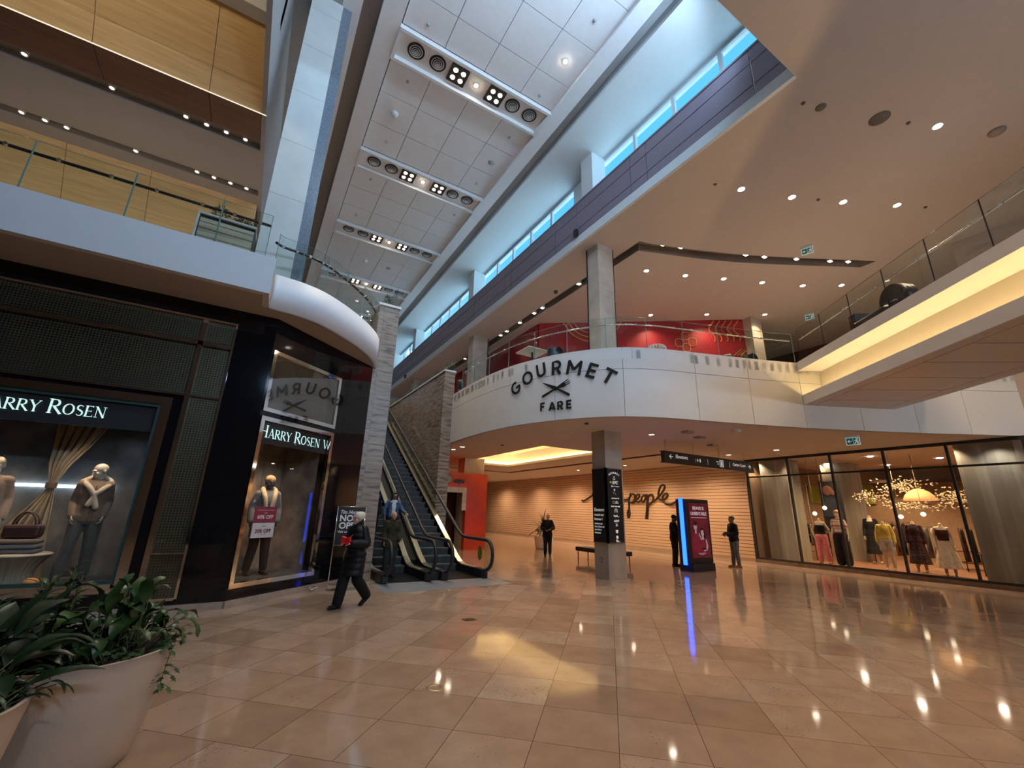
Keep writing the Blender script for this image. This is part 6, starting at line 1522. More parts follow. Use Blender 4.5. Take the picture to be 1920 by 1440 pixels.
m3, hm33, J3 = figure('mannequin in tan beanie and grey coat with pale collar in the angled window', 1.95, (.05, .05, .055), tuple(pc(1.10, .62, .385)), a3-25, vox=.008, kind='mannequin', skin_rough=.4, pose=dict(le=(.215, .03, 1.13), lh=(.22, -.02, .90), re=(-.215, .03, 1.13), rh=(-.22, -.02, .90), la=(.14, .02, .085), ra=(-.14, .02, .085)),
    wear=[dict(t='trousers', n='black_trousers', c=(.012, .012, .014), inf=.02), dict(t='shoes', n='shoe', c=(.03, .015, .01)), dict(t='top', n='grey_sweater', c=(.2, .17, .14), inf=.012, sleeve=0), dict(t='coat', n='grey_coat', c=(.16, .155, .15), inf=.034, hem=.62)], hair=dict(s='beanie', c=(.42, .25, .14)))
b = MB(); 
for s_ in (-1, 1): chain(b, [Vector((0, .08, 1.50)), Vector((s_*.10, .0, 1.46)), Vector((s_*.085, -.13, 1.32)), Vector((s_*.05, -.155, 1.12))], [.035, .05, .045, .035])
for i in range(len(b.v)): b.v[i] = tuple(Vector(b.v[i])*1.147)
soft(b, 'fur_collar', pm('cream_fleece', (.55, .42, .28), .95, var=.1, bump=.9, bscale=60), m3, .009, 2)
GZ = .14
def shopman(label, X, Y, rz, h, wear, pose=None, head=False, hair=None): return figure(label, h, CR, (X, Y, GZ), rz, pose=pose, female=True, head=head, vox=.011, kind='mannequin', wear=wear, skin_rough=.35, hair=hair, hands=True)
shopman('headless mannequin in a black bodice and rose pink trousers behind the second shop pane', 19.65, 9.0, -75, 1.86, [dict(t='trousers', n='pink_trousers', c=(.78, .22, .24), inf=.016, flare=.016, m='pinkt'), dict(t='top', n='black_bodice', c=(.012, .012, .014), inf=.012, z1=1.30, hem=.98, sleeve=0), dict(t='shoes', n='shoe', c=(.3, .12, .1))], pose=dict(le=(.24, .06, 1.14), lh=(.12, .14, .98), re=(-.24, .02, 1.12), rh=(-.2, -.05, .9), lk=(.12, -.03, .5), rk=(-.11, .0, .5), la=(.16, .0, .085), ra=(-.12, .04, .085)))
st = pm('striped_knit', (.5, .45, .4), .8)
mt = bpy.data.materials.new('striped_top'); mt.use_nodes = True; nn_ = mt.node_tree.nodes; ll_ = mt.node_tree.links; bs_ = nn_['Principled BSDF']
tc_ = nn_.new('ShaderNodeTexCoord'); s2_ = nn_.new('ShaderNodeSeparateXYZ'); ll_.new(tc_.outputs['Object'], s2_.inputs[0]); rr_ = nn_.new('ShaderNodeValToRGB'); rr_.color_ramp.interpolation = 'CONSTANT'
ll_.new(mathn(nn_, ll_, 'FRACT', mathn(nn_, ll_, 'DIVIDE', s2_.outputs[2], .24)), rr_.inputs[0]); el_ = rr_.color_ramp.elements; el_[0].color = (.62, .55, .45, 1); el_[1].position = .45; el_[1].color = (.30, .28, .26, 1); q_ = el_.new(.6); q_.color = (.6, .52, .42, 1); q_ = el_.new(.8); q_.color = (.42, .10, .08, 1); ll_.new(rr_.outputs[0], bs_.inputs['Base Color']); bs_.inputs['Roughness'].default_value = .85
_mc['stripedtop'] = mt
shopman('mannequin in a striped top and wide black trousers behind the second mullion', 19.7, 8.35, -80, 1.98, [dict(t='trousers', n='wide_black_trousers', c=(.012, .012, .014), inf=.035, flare=.05), dict(t='top', n='striped_top', m='stripedtop', inf=.016, hem=1.0, sleeve=.3), dict(t='shoes', n='shoe', c=(.02, .02, .02))], head=True, hair=dict(s='beanie', c=(.55, .45, .33)))
shopman('headless mannequin in a yellow blouse and pale shorts behind the third shop pane', 19.75, 6.98, -75, 1.80, [dict(t='trousers', n='pale_shorts', c=(.50, .44, .37), inf=.03, end=1), dict(t='top', n='yellow_blouse', c=(.58, .44, .06), inf=.03, hem=.98)])
shopman('headless mannequin in a dark halter top and long cream skirt behind the fourth shop pane', 19.8, 5.45, -75, 1.80, [dict(t='top', n='dark_halter_top', c=(.05, .012, .015), inf=.012, z1=1.33, hem=1.0, sleeve=0), dict(t='skirt', n='cream_skirt', c=(.62, .52, .38), hem=.22, flare=.17)])
shopman('headless mannequin in a long dark patterned dress between the yellow blouse and the cream skirt', 20.1, 6.25, -80, 1.84, [dict(t='top', n='patterned_bodice', c=(.06, .025, .03), inf=.02, var=.6, sc=25), dict(t='skirt', n='patterned_skirt', c=(.06, .03, .035), hem=.25, flare=.12, var=.6, sc=25)])
shopman('headless mannequin in a long black dress standing deep in the glazed shop', 22.2, 8.25, -80, 2.05, [dict(t='top', n='black_bodice', c=(.012, .012, .014), inf=.015, z1=1.34), dict(t='skirt', n='black_skirt', c=(.012, .012, .014), hem=.3, flare=.1)])

# ================================================================ PLANTS
def leaf(mb, base, d, L, W, droop=.5, fold=.15, n=7, tip=.0, wave=0.0, up=(0, 0, 1), wid=.35):
    """bent blade from base along d; widest at wid of its length"""
    p = V3(base); d = V3(d).normalized(); side = d.cross(V3(up)); side = side.normalized() if side.length > .05 else Vector((1, 0, 0)); vs = []; st = L/n
    for i in range(n+1):
        t = i/n; w = W*(t/wid)**.7 if t < wid else W*max(tip, (1-((t-wid)/(1-wid))**1.8)); w = max(w, .0015)
        nrm = side.cross(d).normalized(); wv = wave*W*math.sin(t*9)
        vs += [p-side*w/2+nrm*(fold*w+wv), p-nrm*0, p+side*w/2+nrm*(fold*w-wv)]
        p = p+d*st; d = (d-Vector((0, 0, 1))*droop*st/L*1.6).normalized()
    fs = []
    for i in range(n):
        a = i*3; fs += [(a, a+1, a+4, a+3), (a+1, a+2, a+5, a+4)]
    mb.add(vs, fs, True)
def leafmat(nm, c, c2=None, r=.35):
    m, n, l, b = newmat(nm); t = n.new('ShaderNodeTexCoord'); nz = n.new('ShaderNodeTexNoise'); nz.inputs['Scale'].default_value = 7
    l.new(t.outputs['Object'], nz.inputs['Vector']); rp_ = n.new('ShaderNodeValToRGB'); l.new(nz.outputs['Fac'], rp_.inputs[0])
    rp_.color_ramp.elements[0].position = .35; rp_.color_ramp.elements[0].color = (*c, 1); rp_.color_ramp.elements[1].position = .68; rp_.color_ramp.elements[1].color = (*(c2 or [q*1.9 for q in c]), 1)
    l.new(rp_.outputs[0], b.inputs['Base Color']); b.inputs['Roughness'].default_value = r; return m
G1 = leafmat('broad_leaf', (.016, .042, .012), (.05, .10, .025)); G2 = leafmat('dark_leaf', (.008, .024, .010), (.022, .05, .02)); G3 = leafmat('red_leaf', (.07, .012, .02), (.12, .04, .05), .5)
G4 = leafmat('ivy_leaf', (.02, .06, .02), (.055, .12, .035)); G5 = leafmat('shrub_leaf', (.015, .05, .02), (.04, .10, .04), .6); STM = pm('plant_stem', (.05, .07, .025), .6)
rnd = random.Random(11)
def pot(name, label, c, r, rb, h, m):
    t = thing(name, label, 'planter', (c[0], c[1], 0)); b = MB()
    prof = [(0, .0), (rb*.93, .0), (rb, .03)]+[(rb+(r-rb)*((i/10)**.75), .03+(h-.03)*i/10) for i in range(1, 11)]+[(r+.004, h+.004), (r-.02, h+.004), (r-.035, h-.03), (r-.05, h-.12)]
    b.lathe(prof, 56, (c[0], c[1], 0)); b.build('shell', m, t); b = MB(); b.lathe([(0, h-.07), (r-.045, h-.08)], 40, (c[0], c[1], 0)); b.build('soil', pm('potting_soil', (.02, .014, .01), .95, var=.4, scale=40, bump=.8), t, fix=False); return t
potm = pm('warm_white_pot', (.50, .42, .34), .6, var=.03, bump=.15, bscale=200)
PC = Vector((-.83, 4.58, .66)); pot('round_planter', 'large tapering off-white planter in the left foreground', PC, .56, .42, .72, potm)
PC2 = Vector((-1.36, 3.62, .66)); pot('round_planter', 'second off-white planter cut by the bottom left corner of the photo', PC2, .55, .40, .72, potm)
def rosette(name, label, c, n, L, W, m, rise=(.5, 1.4), droop=(.6, 1.2), stem=(.1, .3), wave=.0, spread=.12, group=None, wid=.4, arcd=(0, 360)):
    t = thing(name, label, 'plant', tuple(c), group); f = MB(); s = MB()
    for i in range(n):
        a = R(rnd.uniform(*arcd)); b0 = V3(c)+Vector((rnd.uniform(-spread, spread), rnd.uniform(-spread, spread), 0)); el = rnd.uniform(*rise); d = Vector((math.cos(a)*math.cos(el), math.sin(a)*math.cos(el), math.sin(el)))
        sl = rnd.uniform(*stem); e = b0+d*sl+Vector((0, 0, .02)); s.tube([b0, b0+d*sl*.5+Vector((0, 0, .02)), e], .004, 5)
        d2 = (d+Vector((0, 0, -.25))).normalized(); k = rnd.uniform(.75, 1.15); leaf(f, e, d2, L*k, W*k, rnd.uniform(*droop), rnd.uniform(.05, .3), wave=wave, wid=wid)
    f.build('foliage', m, t, fix=False); s.build('stems', STM, t); return t
def stemplant(name, label, c, ns, h, L, W, m, spread=.12, per=12, group=None, lean=.15):
    t = thing(name, label, 'plant', tuple(c), group); f = MB(); s = MB()
    for i in range(ns):
        b0 = V3(c)+Vector((rnd.uniform(-spread, spread), rnd.uniform(-spread, spread), 0)); tp = b0+Vector((rnd.uniform(-lean, lean), rnd.uniform(-lean, lean), h*rnd.uniform(.75, 1.05))); s.tube([b0, b0.lerp(tp, .5), tp], .005, 5)
        for j in range(per):
            q = b0.lerp(tp, .25+.75*j/per); a = j*2.4+i; leaf(f, q, (math.cos(a), math.sin(a), .45+.5*j/per), L*rnd.uniform(.7, 1.1), W*rnd.uniform(.8, 1.1), .7, .12, 5)
    f.build('foliage', m, t, fix=False); s.build('stems', STM, t); return t
rosette('broadleaf_plant', 'glossy plant with arching curled leaves at the right side of the foreground planter', PC+Vector((.20, .02, 0)), 62, .25, .105, G1, (.45, 1.5), (.9, 2.0), (.12, .36), .12, .13)
stemplant('upright_plant', 'upright small-leaved stems rising behind the middle of the foreground planter', PC+Vector((-.22, .14, 0)), 11, .60, .12, .04, G1, .13, 13)
rosette('peace_lily', 'dark long-leaved plant leaning over the left part of the foreground planter', PC+Vector((-.34, -.12, 0)), 46, .26, .10, G2, (.3, 1.4), (.5, 1.3), (.1, .28), .05, .14)
rosette('red_leaf_plant', 'low dark plant with reddish leaves between the two planters', PC+Vector((-.30, -.32, 0)), 34, .10, .045, G3, (.3, 1.3), (.5, 1.0), (.02, .12), .05, .10)
rosette('filler_plant', 'dense dark filler foliage in front of the arching plant in the planter', PC+Vector((-.02, -.16, -.02)), 80, .16, .04, G2, (.2, 1.3), (.4, 1.2), (.03, .16), .05, .24)
rosette('filler_plant', 'dense dark filler foliage at the back of the foreground planter', PC+Vector((-.12, .22, -.02)), 60, .18, .05, G2, (.2, 1.3), (.4, 1.2), (.03, .2), .05, .22)
rosette('strap_leaf_plant', 'big dark plant with long broad leaves in the corner planter', PC2+Vector((.16, .12, 0)), 60, .34, .13, G2, (.35, 1.4), (.3, 1.0), (.1, .36), .05, .2)
stemplant('leafy_plant', 'tall leafy stems at the back of the corner planter', PC2+Vector((.15, .38, 0)), 8, .62, .16, .06, G1, .12, 11)
rosette('trailing_filler', 'low dark leaves spilling over the rim of the corner planter', PC2+Vector((.22, .05, -.02)), 70, .15, .045, G2, (.0, 1.0), (.5, 1.4), (.05, .25), .05, .22)
def ivyleaf(mb, p, d, s):
    d = V3(d).normalized(); u = d.cross(Vector((0, 0, 1))); u = u.normalized() if u.length > .05 else Vector((1, 0, 0)); n_ = u.cross(d)*.15
    pts = [(0, 0), (.45, .1), (.32, .45), (.55, .55), (.2, .7), (0, 1.05), (-.2, .7), (-.55, .55), (-.32, .45), (-.45, .1)]
    c = len(mb.v); q = [V3(p)+u*x*s+d*y*s-n_*abs(x)*s for x, y in pts]; ctr = V3(p)+d*.45*s+n_*.1*s
    mb.add([ctr]+q, [(0, i+1, (i+1) % 10+1) for i in range(10)], False)
t = thing('ivy', 'ivy with a strand trailing down the right side of the foreground planter', 'plant', tuple(PC+Vector((.45, 0, .05)))); f = MB(); s = MB()
for i in range(20):
    a = R(rnd.uniform(-120, 40)); b0 = PC+Vector((.42*math.cos(a), .42*math.sin(a), .02)); d = Vector((math.cos(a), math.sin(a), rnd.uniform(.1, .9))).normalized(); Ls = rnd.uniform(.08, .26); e = b0+d*Ls; s.tube([b0, b0.lerp(e, .5)+Vector((0, 0, .02)), e], .0022, 4)
    for j in range(5): ivyleaf(f, b0.lerp(e, .3+.17*j), (rnd.uniform(-1, 1), rnd.uniform(-1, 1), rnd.uniform(-.5, .4)), rnd.uniform(.035, .06))
rim = PC+Vector((.50, -.17, .07)); P_ = [rim+Vector((-.08, .03, .0)), rim+Vector((.045, -.02, .01)), rim+Vector((.045, -.02, -.08)), rim+Vector((.035, -.03, -.18)), rim+Vector((.03, -.03, -.27))]
P_ = catmull(P_, 5); s.tube(P_, .0025, 5)
for i, q in enumerate(P_[4::1]):
    if i % 2 == 0: ivyleaf(f, q, (rnd.uniform(-.6, .9), -.5, rnd.uniform(-1, .1)), rnd.uniform(.04, .06))
for dx, dz in ((.07, -.15), (.06, -.2), (-.05, -.2), (-.06, -.24), (.05, -.27)): s.tube([rim+Vector((.035, -.03, dz+.03)), rim+Vector((.03+dx, -.03, dz))], .002, 4); ivyleaf(f, rim+Vector((.03+dx, -.03, dz)), (dx*8, -.2, -.6), .055)
f.build('foliage', G4, t, fix=False); s.build('stems', STM, t)

# gallery planter with slatted front, behind the left balustrade
bx = thing('slatted_planter', 'pale wood slatted planter box behind the left balustrade', 'planter', (-1.17, 9.05, ZF))
b = MB(); b.box(-1.62, -.72, 8.90, 9.30, ZF, 6.96); b.build('box', M['blackm'], bx); b = MB(); z = 6.12
for i, hh_ in enumerate((.15, .11, .12, .17, .13, .09)):
    b.box(-1.60, -.73, 8.875, 8.90, z, z+hh_-.014); z += hh_
b.build('slats', wood_mat('grey_oak_slat', (.42, .33, .21), (.60, .52, .38)), bx); b = MB(); b.box(-1.65, -.70, 8.86, 9.32, 6.95, 6.99); b.box(-1.65, -1.62, 8.86, 9.32, ZF, 6.95); b.build('rim', M['frost'], bx)
def shrub(name, label, c, r, h, n=150, m=None, L=.09, W=.02, group=None):
    t = thing(name, label, 'plant', tuple(c), group); f = MB(); s = MB(); s.tube([c, V3(c)+Vector((0, 0, h*.7))], .012, 6)
    for i in range(n):
        a = rnd.uniform(0, 6.283); rr = r*math.sqrt(rnd.random()); zz = h*rnd.random(); rr *= 1-.6*zz/h
        q = V3(c)+Vector((math.cos(a)*rr, math.sin(a)*rr, zz)); leaf(f, q, (math.cos(a)+rnd.uniform(-.5, .5), math.sin(a)+rnd.uniform(-.5, .5), rnd.uniform(-.1, 1.2)), L*rnd.uniform(.7, 1.3), W, .4, .1, 3)
    f.build('foliage', m or G5, t, fix=False); s.build('stem', STM, t); return t
shrub('potted_shrub', 'taller dark shrub at the left end of the slatted planter box', Vector((-1.33, 9.1, 6.99)), .17, .30, 170)
shrub('potted_shrub', 'lower dark shrub at the right end of the slatted planter box', Vector((-.95, 9.1, 6.99)), .22, .16, 170)
shrub('pier_shrub', 'bright green shrub on top of the left stone pier', Vector((2.70, 12.0, 7.5)), .17, .38, 170, G4)
b = MB(); b.box(2.93, 2.945, 11.9, 13.2, 7.5, 8.2); o_ = b.build('glass_screen', M['gglass']); tag(o_, 'short glass screen standing on the left stone pier beside the shrub', 'screen')
for i in range(8):
    y = 15.75+i*1.15; shrub('pier_shrub', 'green shrub in the row on top of the right stone pier, %s from the front' % ['first','second','third','fourth','fifth','sixth','seventh','eighth'][i], Vector((6.24, y, 7.16)), .20 if i < 3 else .15, .34 if i < 3 else .22, 120 if i < 3 else 70, group='shrubs on the right pier')
railing('pier_balustrade', 'glass balustrade standing along the top of the right stone pier', [(6.43, 15.5), (6.43, 25)], [.02+1.18*i for i in range(9)], 7.16, 7.75, 7.6, -1)

# corridor planter
FP = Vector((13.35, 18.95, 0)); pot('round_planter', 'white round planter with spiky plant behind the man in the corridor', FP, .50, .40, .58, pm('white_pot_glaze', (.75, .70, .62), .5, var=.03))
rosette('spiky_palm', 'tall spiky palm in the corridor planter', FP+Vector((-.05, 0, .9)), 44, .75, .06, G2, (-.1, 1.5), (.2, .9), (.1, .3), 0, .05); b = MB(); b.tube([FP+Vector((-.05, 0, .5)), FP+Vector((-.05, 0, 1.2))], .03, 6); tag(b.build('palm_trunk', STM), 'bare trunk under the spiky palm in the corridor planter', 'trunk')
stemplant('leafy_plant', 'bushy leafy plant on the left of the corridor planter', FP+Vector((-.28, -.1, .5)), 7, .62, .2, .08, G2, .12, 9, lean=.25)
# bench
t = thing('bench', 'dark upholstered bench behind the near stone column', 'bench', (12.2, 13.3, 0)); b = MB(); b.box(11.85, 12.5, 12.1, 14.6, .30, .46); b.build('seat', pm('dark_leather', (.018, .014, .013), .4), t, bevel=.03)
for x in (11.92, 12.43):
    for y in (12.2, 14.5): b = MB(); b.tube([(x, y, 0), (x, y, .3)], .022, 8); b.build('leg', M['darkmetal'], t)
# poster stand by the angled window
t = thing('poster_stand', 'freestanding chrome frame with a black opening poster behind the walking woman', 'sign', (2.15, 10.75, 0)); b = MB()
SXa, SXb, SYp = 1.86, 2.48, 10.78
for x in (SXa, SXb): b.tube([(x, SYp, .02), (x, SYp, 1.76)], .011, 8)
b.tube([(SXa, SYp, 1.76), (SXb, SYp, 1.76)], .011, 8); b.box(SXa-.02, SXb+.02, SYp-.16, SYp+.16, 0, .015); b.tube([(SXa, SYp, .12), (SXb, SYp, .12)], .02, 8); b.tube([(SXa, SYp, .92), (SXb, SYp, .92)], .011, 8); b.build('frame', M['chrome'], t)
b = MB(); b.box(SXa+.012, SXb-.012, SYp-.006, SYp+.006, .93, 1.75); ps = b.build('poster', pm('dark_poster', (.02, .014, .016), .35), t)
text_mb('Tim Hortons', .115, .002, .002, (SXa+.05, SYp-.008, 1.60), Xu, Zu, shear=.4, sx=.85).build('lettering', whitel, ps); text_mb('NOW', .19, .006, .002, ((SXa+SXb)/2, SYp-.008, 1.44), Xu, Zu, 'CENTER').build('lettering', whitel, ps)
text_mb('OPEN', .19, .006, .002, ((SXa+SXb)/2, SYp-.008, 1.28), Xu, Zu, 'CENTER').build('lettering', whitel, ps); text_mb('Visit us', .07, .001, .002, (SXa+.05, SYp-.008, 1.19), Xu, Zu).build('lettering', whitel, ps)
b = MB(); b.tube([(1.48, 10.72, .08), (1.62, 10.92, .08), (1.66, 10.9, .05), (1.5, 10.66, .05)], .014, 8); b.tube([(1.50, 10.70, 0), (1.50, 10.70, .08)], .012, 8); tag(b.build('floor_rail', M['chrome']), 'low bent chrome rail on the floor at the foot of the black angled wall', 'rail')

# ================================================================ UPPER HALL FURNITURE AND WALL MOTIFS
def chair(c, rz, label):
    t = thing('shell_chair', label, 'chair', (0, 0, 0), 'dark shell chairs by the curved balustrade'); LOCAL[t.name] = 1; m = pm('dark_shell', (.03, .042, .045), .35, var=.1); b = MB(); vs = []; n_, k_ = 14, 8
    for i in range(n_+1):
        a = math.pi*(.5+(i/n_-.5)*1.0)
        for j in range(k_+1):
            z = .42+.42*j/k_; w_ = .25*math.sqrt(max(.05, 1-((j/k_)**4)*.8)); vs.append((math.cos(a)*w_*1.05, .22*math.sin(a)+.05*j/k_, z))
    b.add(vs, [(i*(k_+1)+j, i*(k_+1)+j+1, (i+1)*(k_+1)+j+1, (i+1)*(k_+1)+j) for i in range(n_) for j in range(k_)], True); o_ = b.build('backrest', m, t, fix=False); sm_ = o_.modifiers.new('s', 'SOLIDIFY'); sm_.thickness = .015
    b = MB(); b.ball((0, 0, .43), (.23, .23, .035), 18, 8); b.build('seat', m, t)
    for x in (-.17, .17):
        for y in (-.17, .17): b = MB(); b.tube([(x*.8, y*.8, .42), (x*1.15, y*1.15, 0)], .012, 6); b.build('leg', M['blackm'], t)
    t.location = c; t.rotation_euler = (0, 0, R(rz)); return t
for (x, y, back, z, lab, rz) in ((870, 722, .55, 6.75, 'dark shell chair beside the front end of the right stone pier', 60), (1042, 652, .9, 6.85, 'dark shell chair next to the white table above the sign', -20), (1407, 668, .8, 6.8, 'dark shell chair in front of the stone column by the red wall', -30), (1372, 668, 1.5, 6.9, 'dark shell chair left of the column by the red wall', 40)):
    q = pz(x, y, z); chair((q.x, q.y, ZF), rz, lab)
q = pz(1010, 655, 6.85); t = thing('dining_table', 'white edged square table behind the parapet above the curved sign', 'table', (q.x+.3, q.y+.3, ZF)); b = MB(); b.box(q.x-.45, q.x+.35, q.y-.1, q.y+.7, ZF+.72, ZF+.75); b.build('tabletop', pm('white_tabletop', (.6, .55, .48), .5), t)
b = MB(); b.tube([(q.x-.05, q.y+.3, ZF), (q.x-.05, q.y+.3, ZF+.72)], .035, 8); b.lathe([(.24, 0), (.24, .02), (.03, .04)], 20, (q.x-.05, q.y+.3, ZF)); b.build('pedestal', M['blackm'], t)
# white basket under the red glow
q = RW0+wdir*1.9; 
qb = pz(1231, 650, 6.7); t = thing('white_wicker_bowl', 'white wicker like bowl under the red glow of the crimson wall', 'bowl', (qb.x, qb.y, ZF)); b = MB()
for i in range(9):
    a = math.pi*i/9; b.tube([(qb.x+.28*math.cos(s_/12*math.pi*2)*math.cos(a), qb.y+.28*math.cos(s_/12*math.pi*2)*math.sin(a), 6.62+.13*math.sin(s_/12*math.pi*2)) for s_ in range(13)], .014, 5)
b.build('weave', M['frost'], t); b = MB(); b.tube([(qb.x, qb.y, ZF), (qb.x, qb.y, 6.5)], .05, 8); b.build('stand', M['blackm'], t)
for u_ in (2.0, 4.6):
    a_ = RW0+wdir*u_+RWN*.35; spot((a_.x, a_.y, 8.0), 34, col=(1, .12, .10), size=R(80), rad=.05, tgt=(RW0+wdir*u_+Vector((0, 0, 6.6))))
gold = pm('gold_line', (.60, .33, .10), .4, .3, var=.1)
def rw(u, z): return RW0+wdir*u+RWN*.012+Vector((0, 0, z))
def rpix(x, y):
    d = ray(x, y); t_ = (RW0-C0).dot(RWN)/d.dot(RWN); p = C0+d*t_; return (p-RW0).dot(wdir), p.z
u0, z0 = rpix(1283, 641); 
t = thing('wall_motif', 'four gold rounded squares set in a cross on the crimson wall', 'wall decoration', tuple(rw(u0, z0)))
for x, y in ((1284, 631), (1273, 643), (1298, 642), (1287, 652)):
    uc, zc_ = rpix(x, y); b = MB(); b.tube([rw(uc+.18*math.copysign(abs(math.cos(R(a)))**.6, math.cos(R(a))), zc_+.20*math.copysign(abs(math.sin(R(a)))**.6, math.sin(R(a)))) for a in range(0, 361, 15)], .022, 5, False); b.build('rounded_square', gold, t)
t = thing('wall_motif', 'gold wavy vertical lines on the crimson wall beside the stone column', 'wall decoration', tuple(rw(*rpix(1360, 615))))
for i in range(5):
    uc, _ = rpix(1333+i*11.5, 612); b = MB(); b.tube([rw(uc+.13*math.sin(z*6.5), z) for z in [9.75+.09*j for j in range(13)]], .026, 5, False); b.build('wavy_line', gold, t)
for nm_, cx, cy, rr_ in (('large gold concentric arcs on the crimson wall behind the near column', 1110, 590, (1.0, 1.22, 1.45)), ):
    t = thing('wall_motif', nm_, 'wall decoration', tuple(rw(*rpix(cx, cy)))); uc, zc_ = rpix(cx, cy)
    for r_ in rr_: b = MB(); b.tube([rw(uc+r_*math.cos(R(a)), min(zc_+r_*math.sin(R(a)), 10.85)) for a in range(180, 361, 8)], .03, 5, False); b.build('arc', gold, t)
t = thing('wall_motif', 'gold wavy lines at the left part of the crimson food hall wall', 'wall decoration', (11.19, 20, 8))
for i in range(5):
    b = MB(); b.tube([(11.185, 19.0+.4*j, 7.6+.35*i+.12*math.sin(j*1.6)) for j in range(10)], .03, 5, False); b.build('wavy_line', gold, t)
t = thing('wall_motif', 'short slanted gold bars low on the crimson wall beside the stone column', 'wall decoration', tuple(rw(*rpix(1385, 662))))
for i in range(3): ua, za = rpix(1376+6*i, 667); ub, zb = rpix(1390+6*i, 655); b = MB(); b.tube([rw(ua, za), rw(ub, zb)], .03, 5); b.build('bar', gold, t)
# lounge seat on the bridge
t = thing('lounge_chair', 'black padded seat with a rounded back on the footbridge behind the glass', 'chair', (0, 0, 0)); cq = BA+BD*2.45+BN*.75; fr_ = lambda a, c_, z: cq+BD*a+BN*c_+Vector((0, 0, z)); b = MB()
b.fbox(cq+Vector((0, 0, 6.13)), BD, BN, (0, 0, 1), (-.75, .7), (-.25, .35), (.12, .5)); t.location = cq; b.build('seat', M['black'], t, bevel=.05)
b = MB(); b.tube([fr_(.45, -.12, 6.72), fr_(.45, .2, 6.72)], .36, 24, True, True); b.build('round_back', M['black'], t); b = MB(); b.tube([fr_(.43, -.02, 6.72), fr_(.43, .10, 6.72)], .378, 24, True, True); b.build('pale_rim', M['frost'], t)
b = MB(); b.fbox(cq+Vector((0, 0, 6.13)), BD, BN, (0, 0, 1), (-.85, -.62), (-.2, .3), (.0, .75)); b.fbox(cq+Vector((0, 0, 6.13)), BD, BN, (0, 0, 1), (-.5, .5), (-.1, .2), (.0, .14)); b.build('arm_and_base', M['black'], t)

# ================================================================ DISPLAY CONTENTS
t = thing('curtain', 'tan drape tied at the middle in the large display window', 'curtain', (-2.95, 10.9, .42)); b = MB(); vs = []; N_ = 60; rows = [(3.45, -3.15, -2.35), (3.1, -3.15, -2.42), (2.7, -3.12, -2.6), (2.35, -3.10, -2.8), (2.08, -3.03, -2.90), (1.98, -3.01, -2.93), (1.85, -3.05, -2.90), (1.5, -3.28, -2.86), (1.1, -3.5, -2.82), (.7, -3.75, -2.78), (.43, -3.9, -2.74)]
for z, a, c_ in rows:
    w_ = c_-a
    for i in range(N_+1): f_ = i/N_; vs.append((a+w_*f_, 10.85+.05*math.sin(f_*34+z*.6)*min(1, w_*1.4)+.02*math.sin(f_*71), z))
b.add(vs, [(i*(N_+1)+j, i*(N_+1)+j+1, (i+1)*(N_+1)+j+1, (i+1)*(N_+1)+j) for i in range(len(rows)-1) for j in range(N_)], True); b.build('drape', pm('tan_voile', (.33, .25, .16), .85, var=.1), t, fix=False)
b = MB(); b.lathe([(.075, -.05), (.085, 0), (.075, .05)], 16, (-2.97, 10.85, 1.98), sy=.7); b.build('tie_band', pm('brown_band', (.10, .06, .04), .7), t)
t = thing('display_table', 'round table with a pleated beige skirt in the large display window', 'table', (-3.0, 10.35, .42)); b = MB(); b.lathe([(0, .90), (.44, .90), (.45, .885), (.44, .87)], 40, (-3.0, 10.35, 0)); b.build('tabletop', pm('cream_top', (.45, .38, .28), .4), t)
b = MB(); N_ = 96; vs = []
for z, r_ in ((.87, .42), (.75, .33), (.6, .26), (.5, .30), (.43, .36)):
    for i in range(N_): a = 2*math.pi*i/N_; q_ = r_*(1+.05*math.cos(i*math.pi/2)); vs.append((-3.0+q_*math.cos(a), 10.35+q_*math.sin(a), z))
b.add(vs, [(i*N_+j, i*N_+(j+1) % N_, (i+1)*N_+(j+1) % N_, (i+1)*N_+j) for i in range(4) for j in range(N_)], True); b.build('pleated_skirt', pm('beige_pleats', (.28, .23, .16), .85), t, fix=False)
for i, (cc, lab) in enumerate((((.11, .105, .11), 'bottom grey sweater of the folded stack on the display table'), ((.17, .165, .165), 'middle pale grey sweater of the folded stack on the display table'), ((.20, .14, .11), 'top brown sweater of the folded stack under the bag'))):
    b = MB(); b.box(-3.25+.02*i, -2.72-.01*i, 10.17, 10.53, .903+.075*i, .972+.075*i); o_ = b.build('folded_sweater', pm('sweater_%d' % i, cc, .95, bump=.4), None, bevel=.03); tag(o_, lab, 'sweater', 'folded sweaters on the display table')
t = thing('leather_bag', 'dark brown leather duffel bag on the folded sweaters', 'bag', (-2.98, 10.35, 1.13)); b = MB(); b.box(-3.20, -2.76, 10.22, 10.48, 1.132, 1.34); b.build('body', pm('dark_leather_bag', (.05, .022, .018), .35), t, bevel=.05)
for y in (10.28, 10.42): b = MB(); b.tube([(-2.98+.13*math.cos(R(a)), y, 1.33+.20*math.sin(R(a))) for a in range(0, 181, 15)], .012, 6); b.build('handle', pm('dark_leather_bag', (.05, .022, .018), .35), t)
b = MB(); b.ball((-2.62, 10.0, .50), (.10, .08, .07), 14, 10); tag(b.build('orange_shoe_box', pm('orange_item', (.75, .30, .07), .6)), 'small bright orange item low in the large display window', 'ornament')

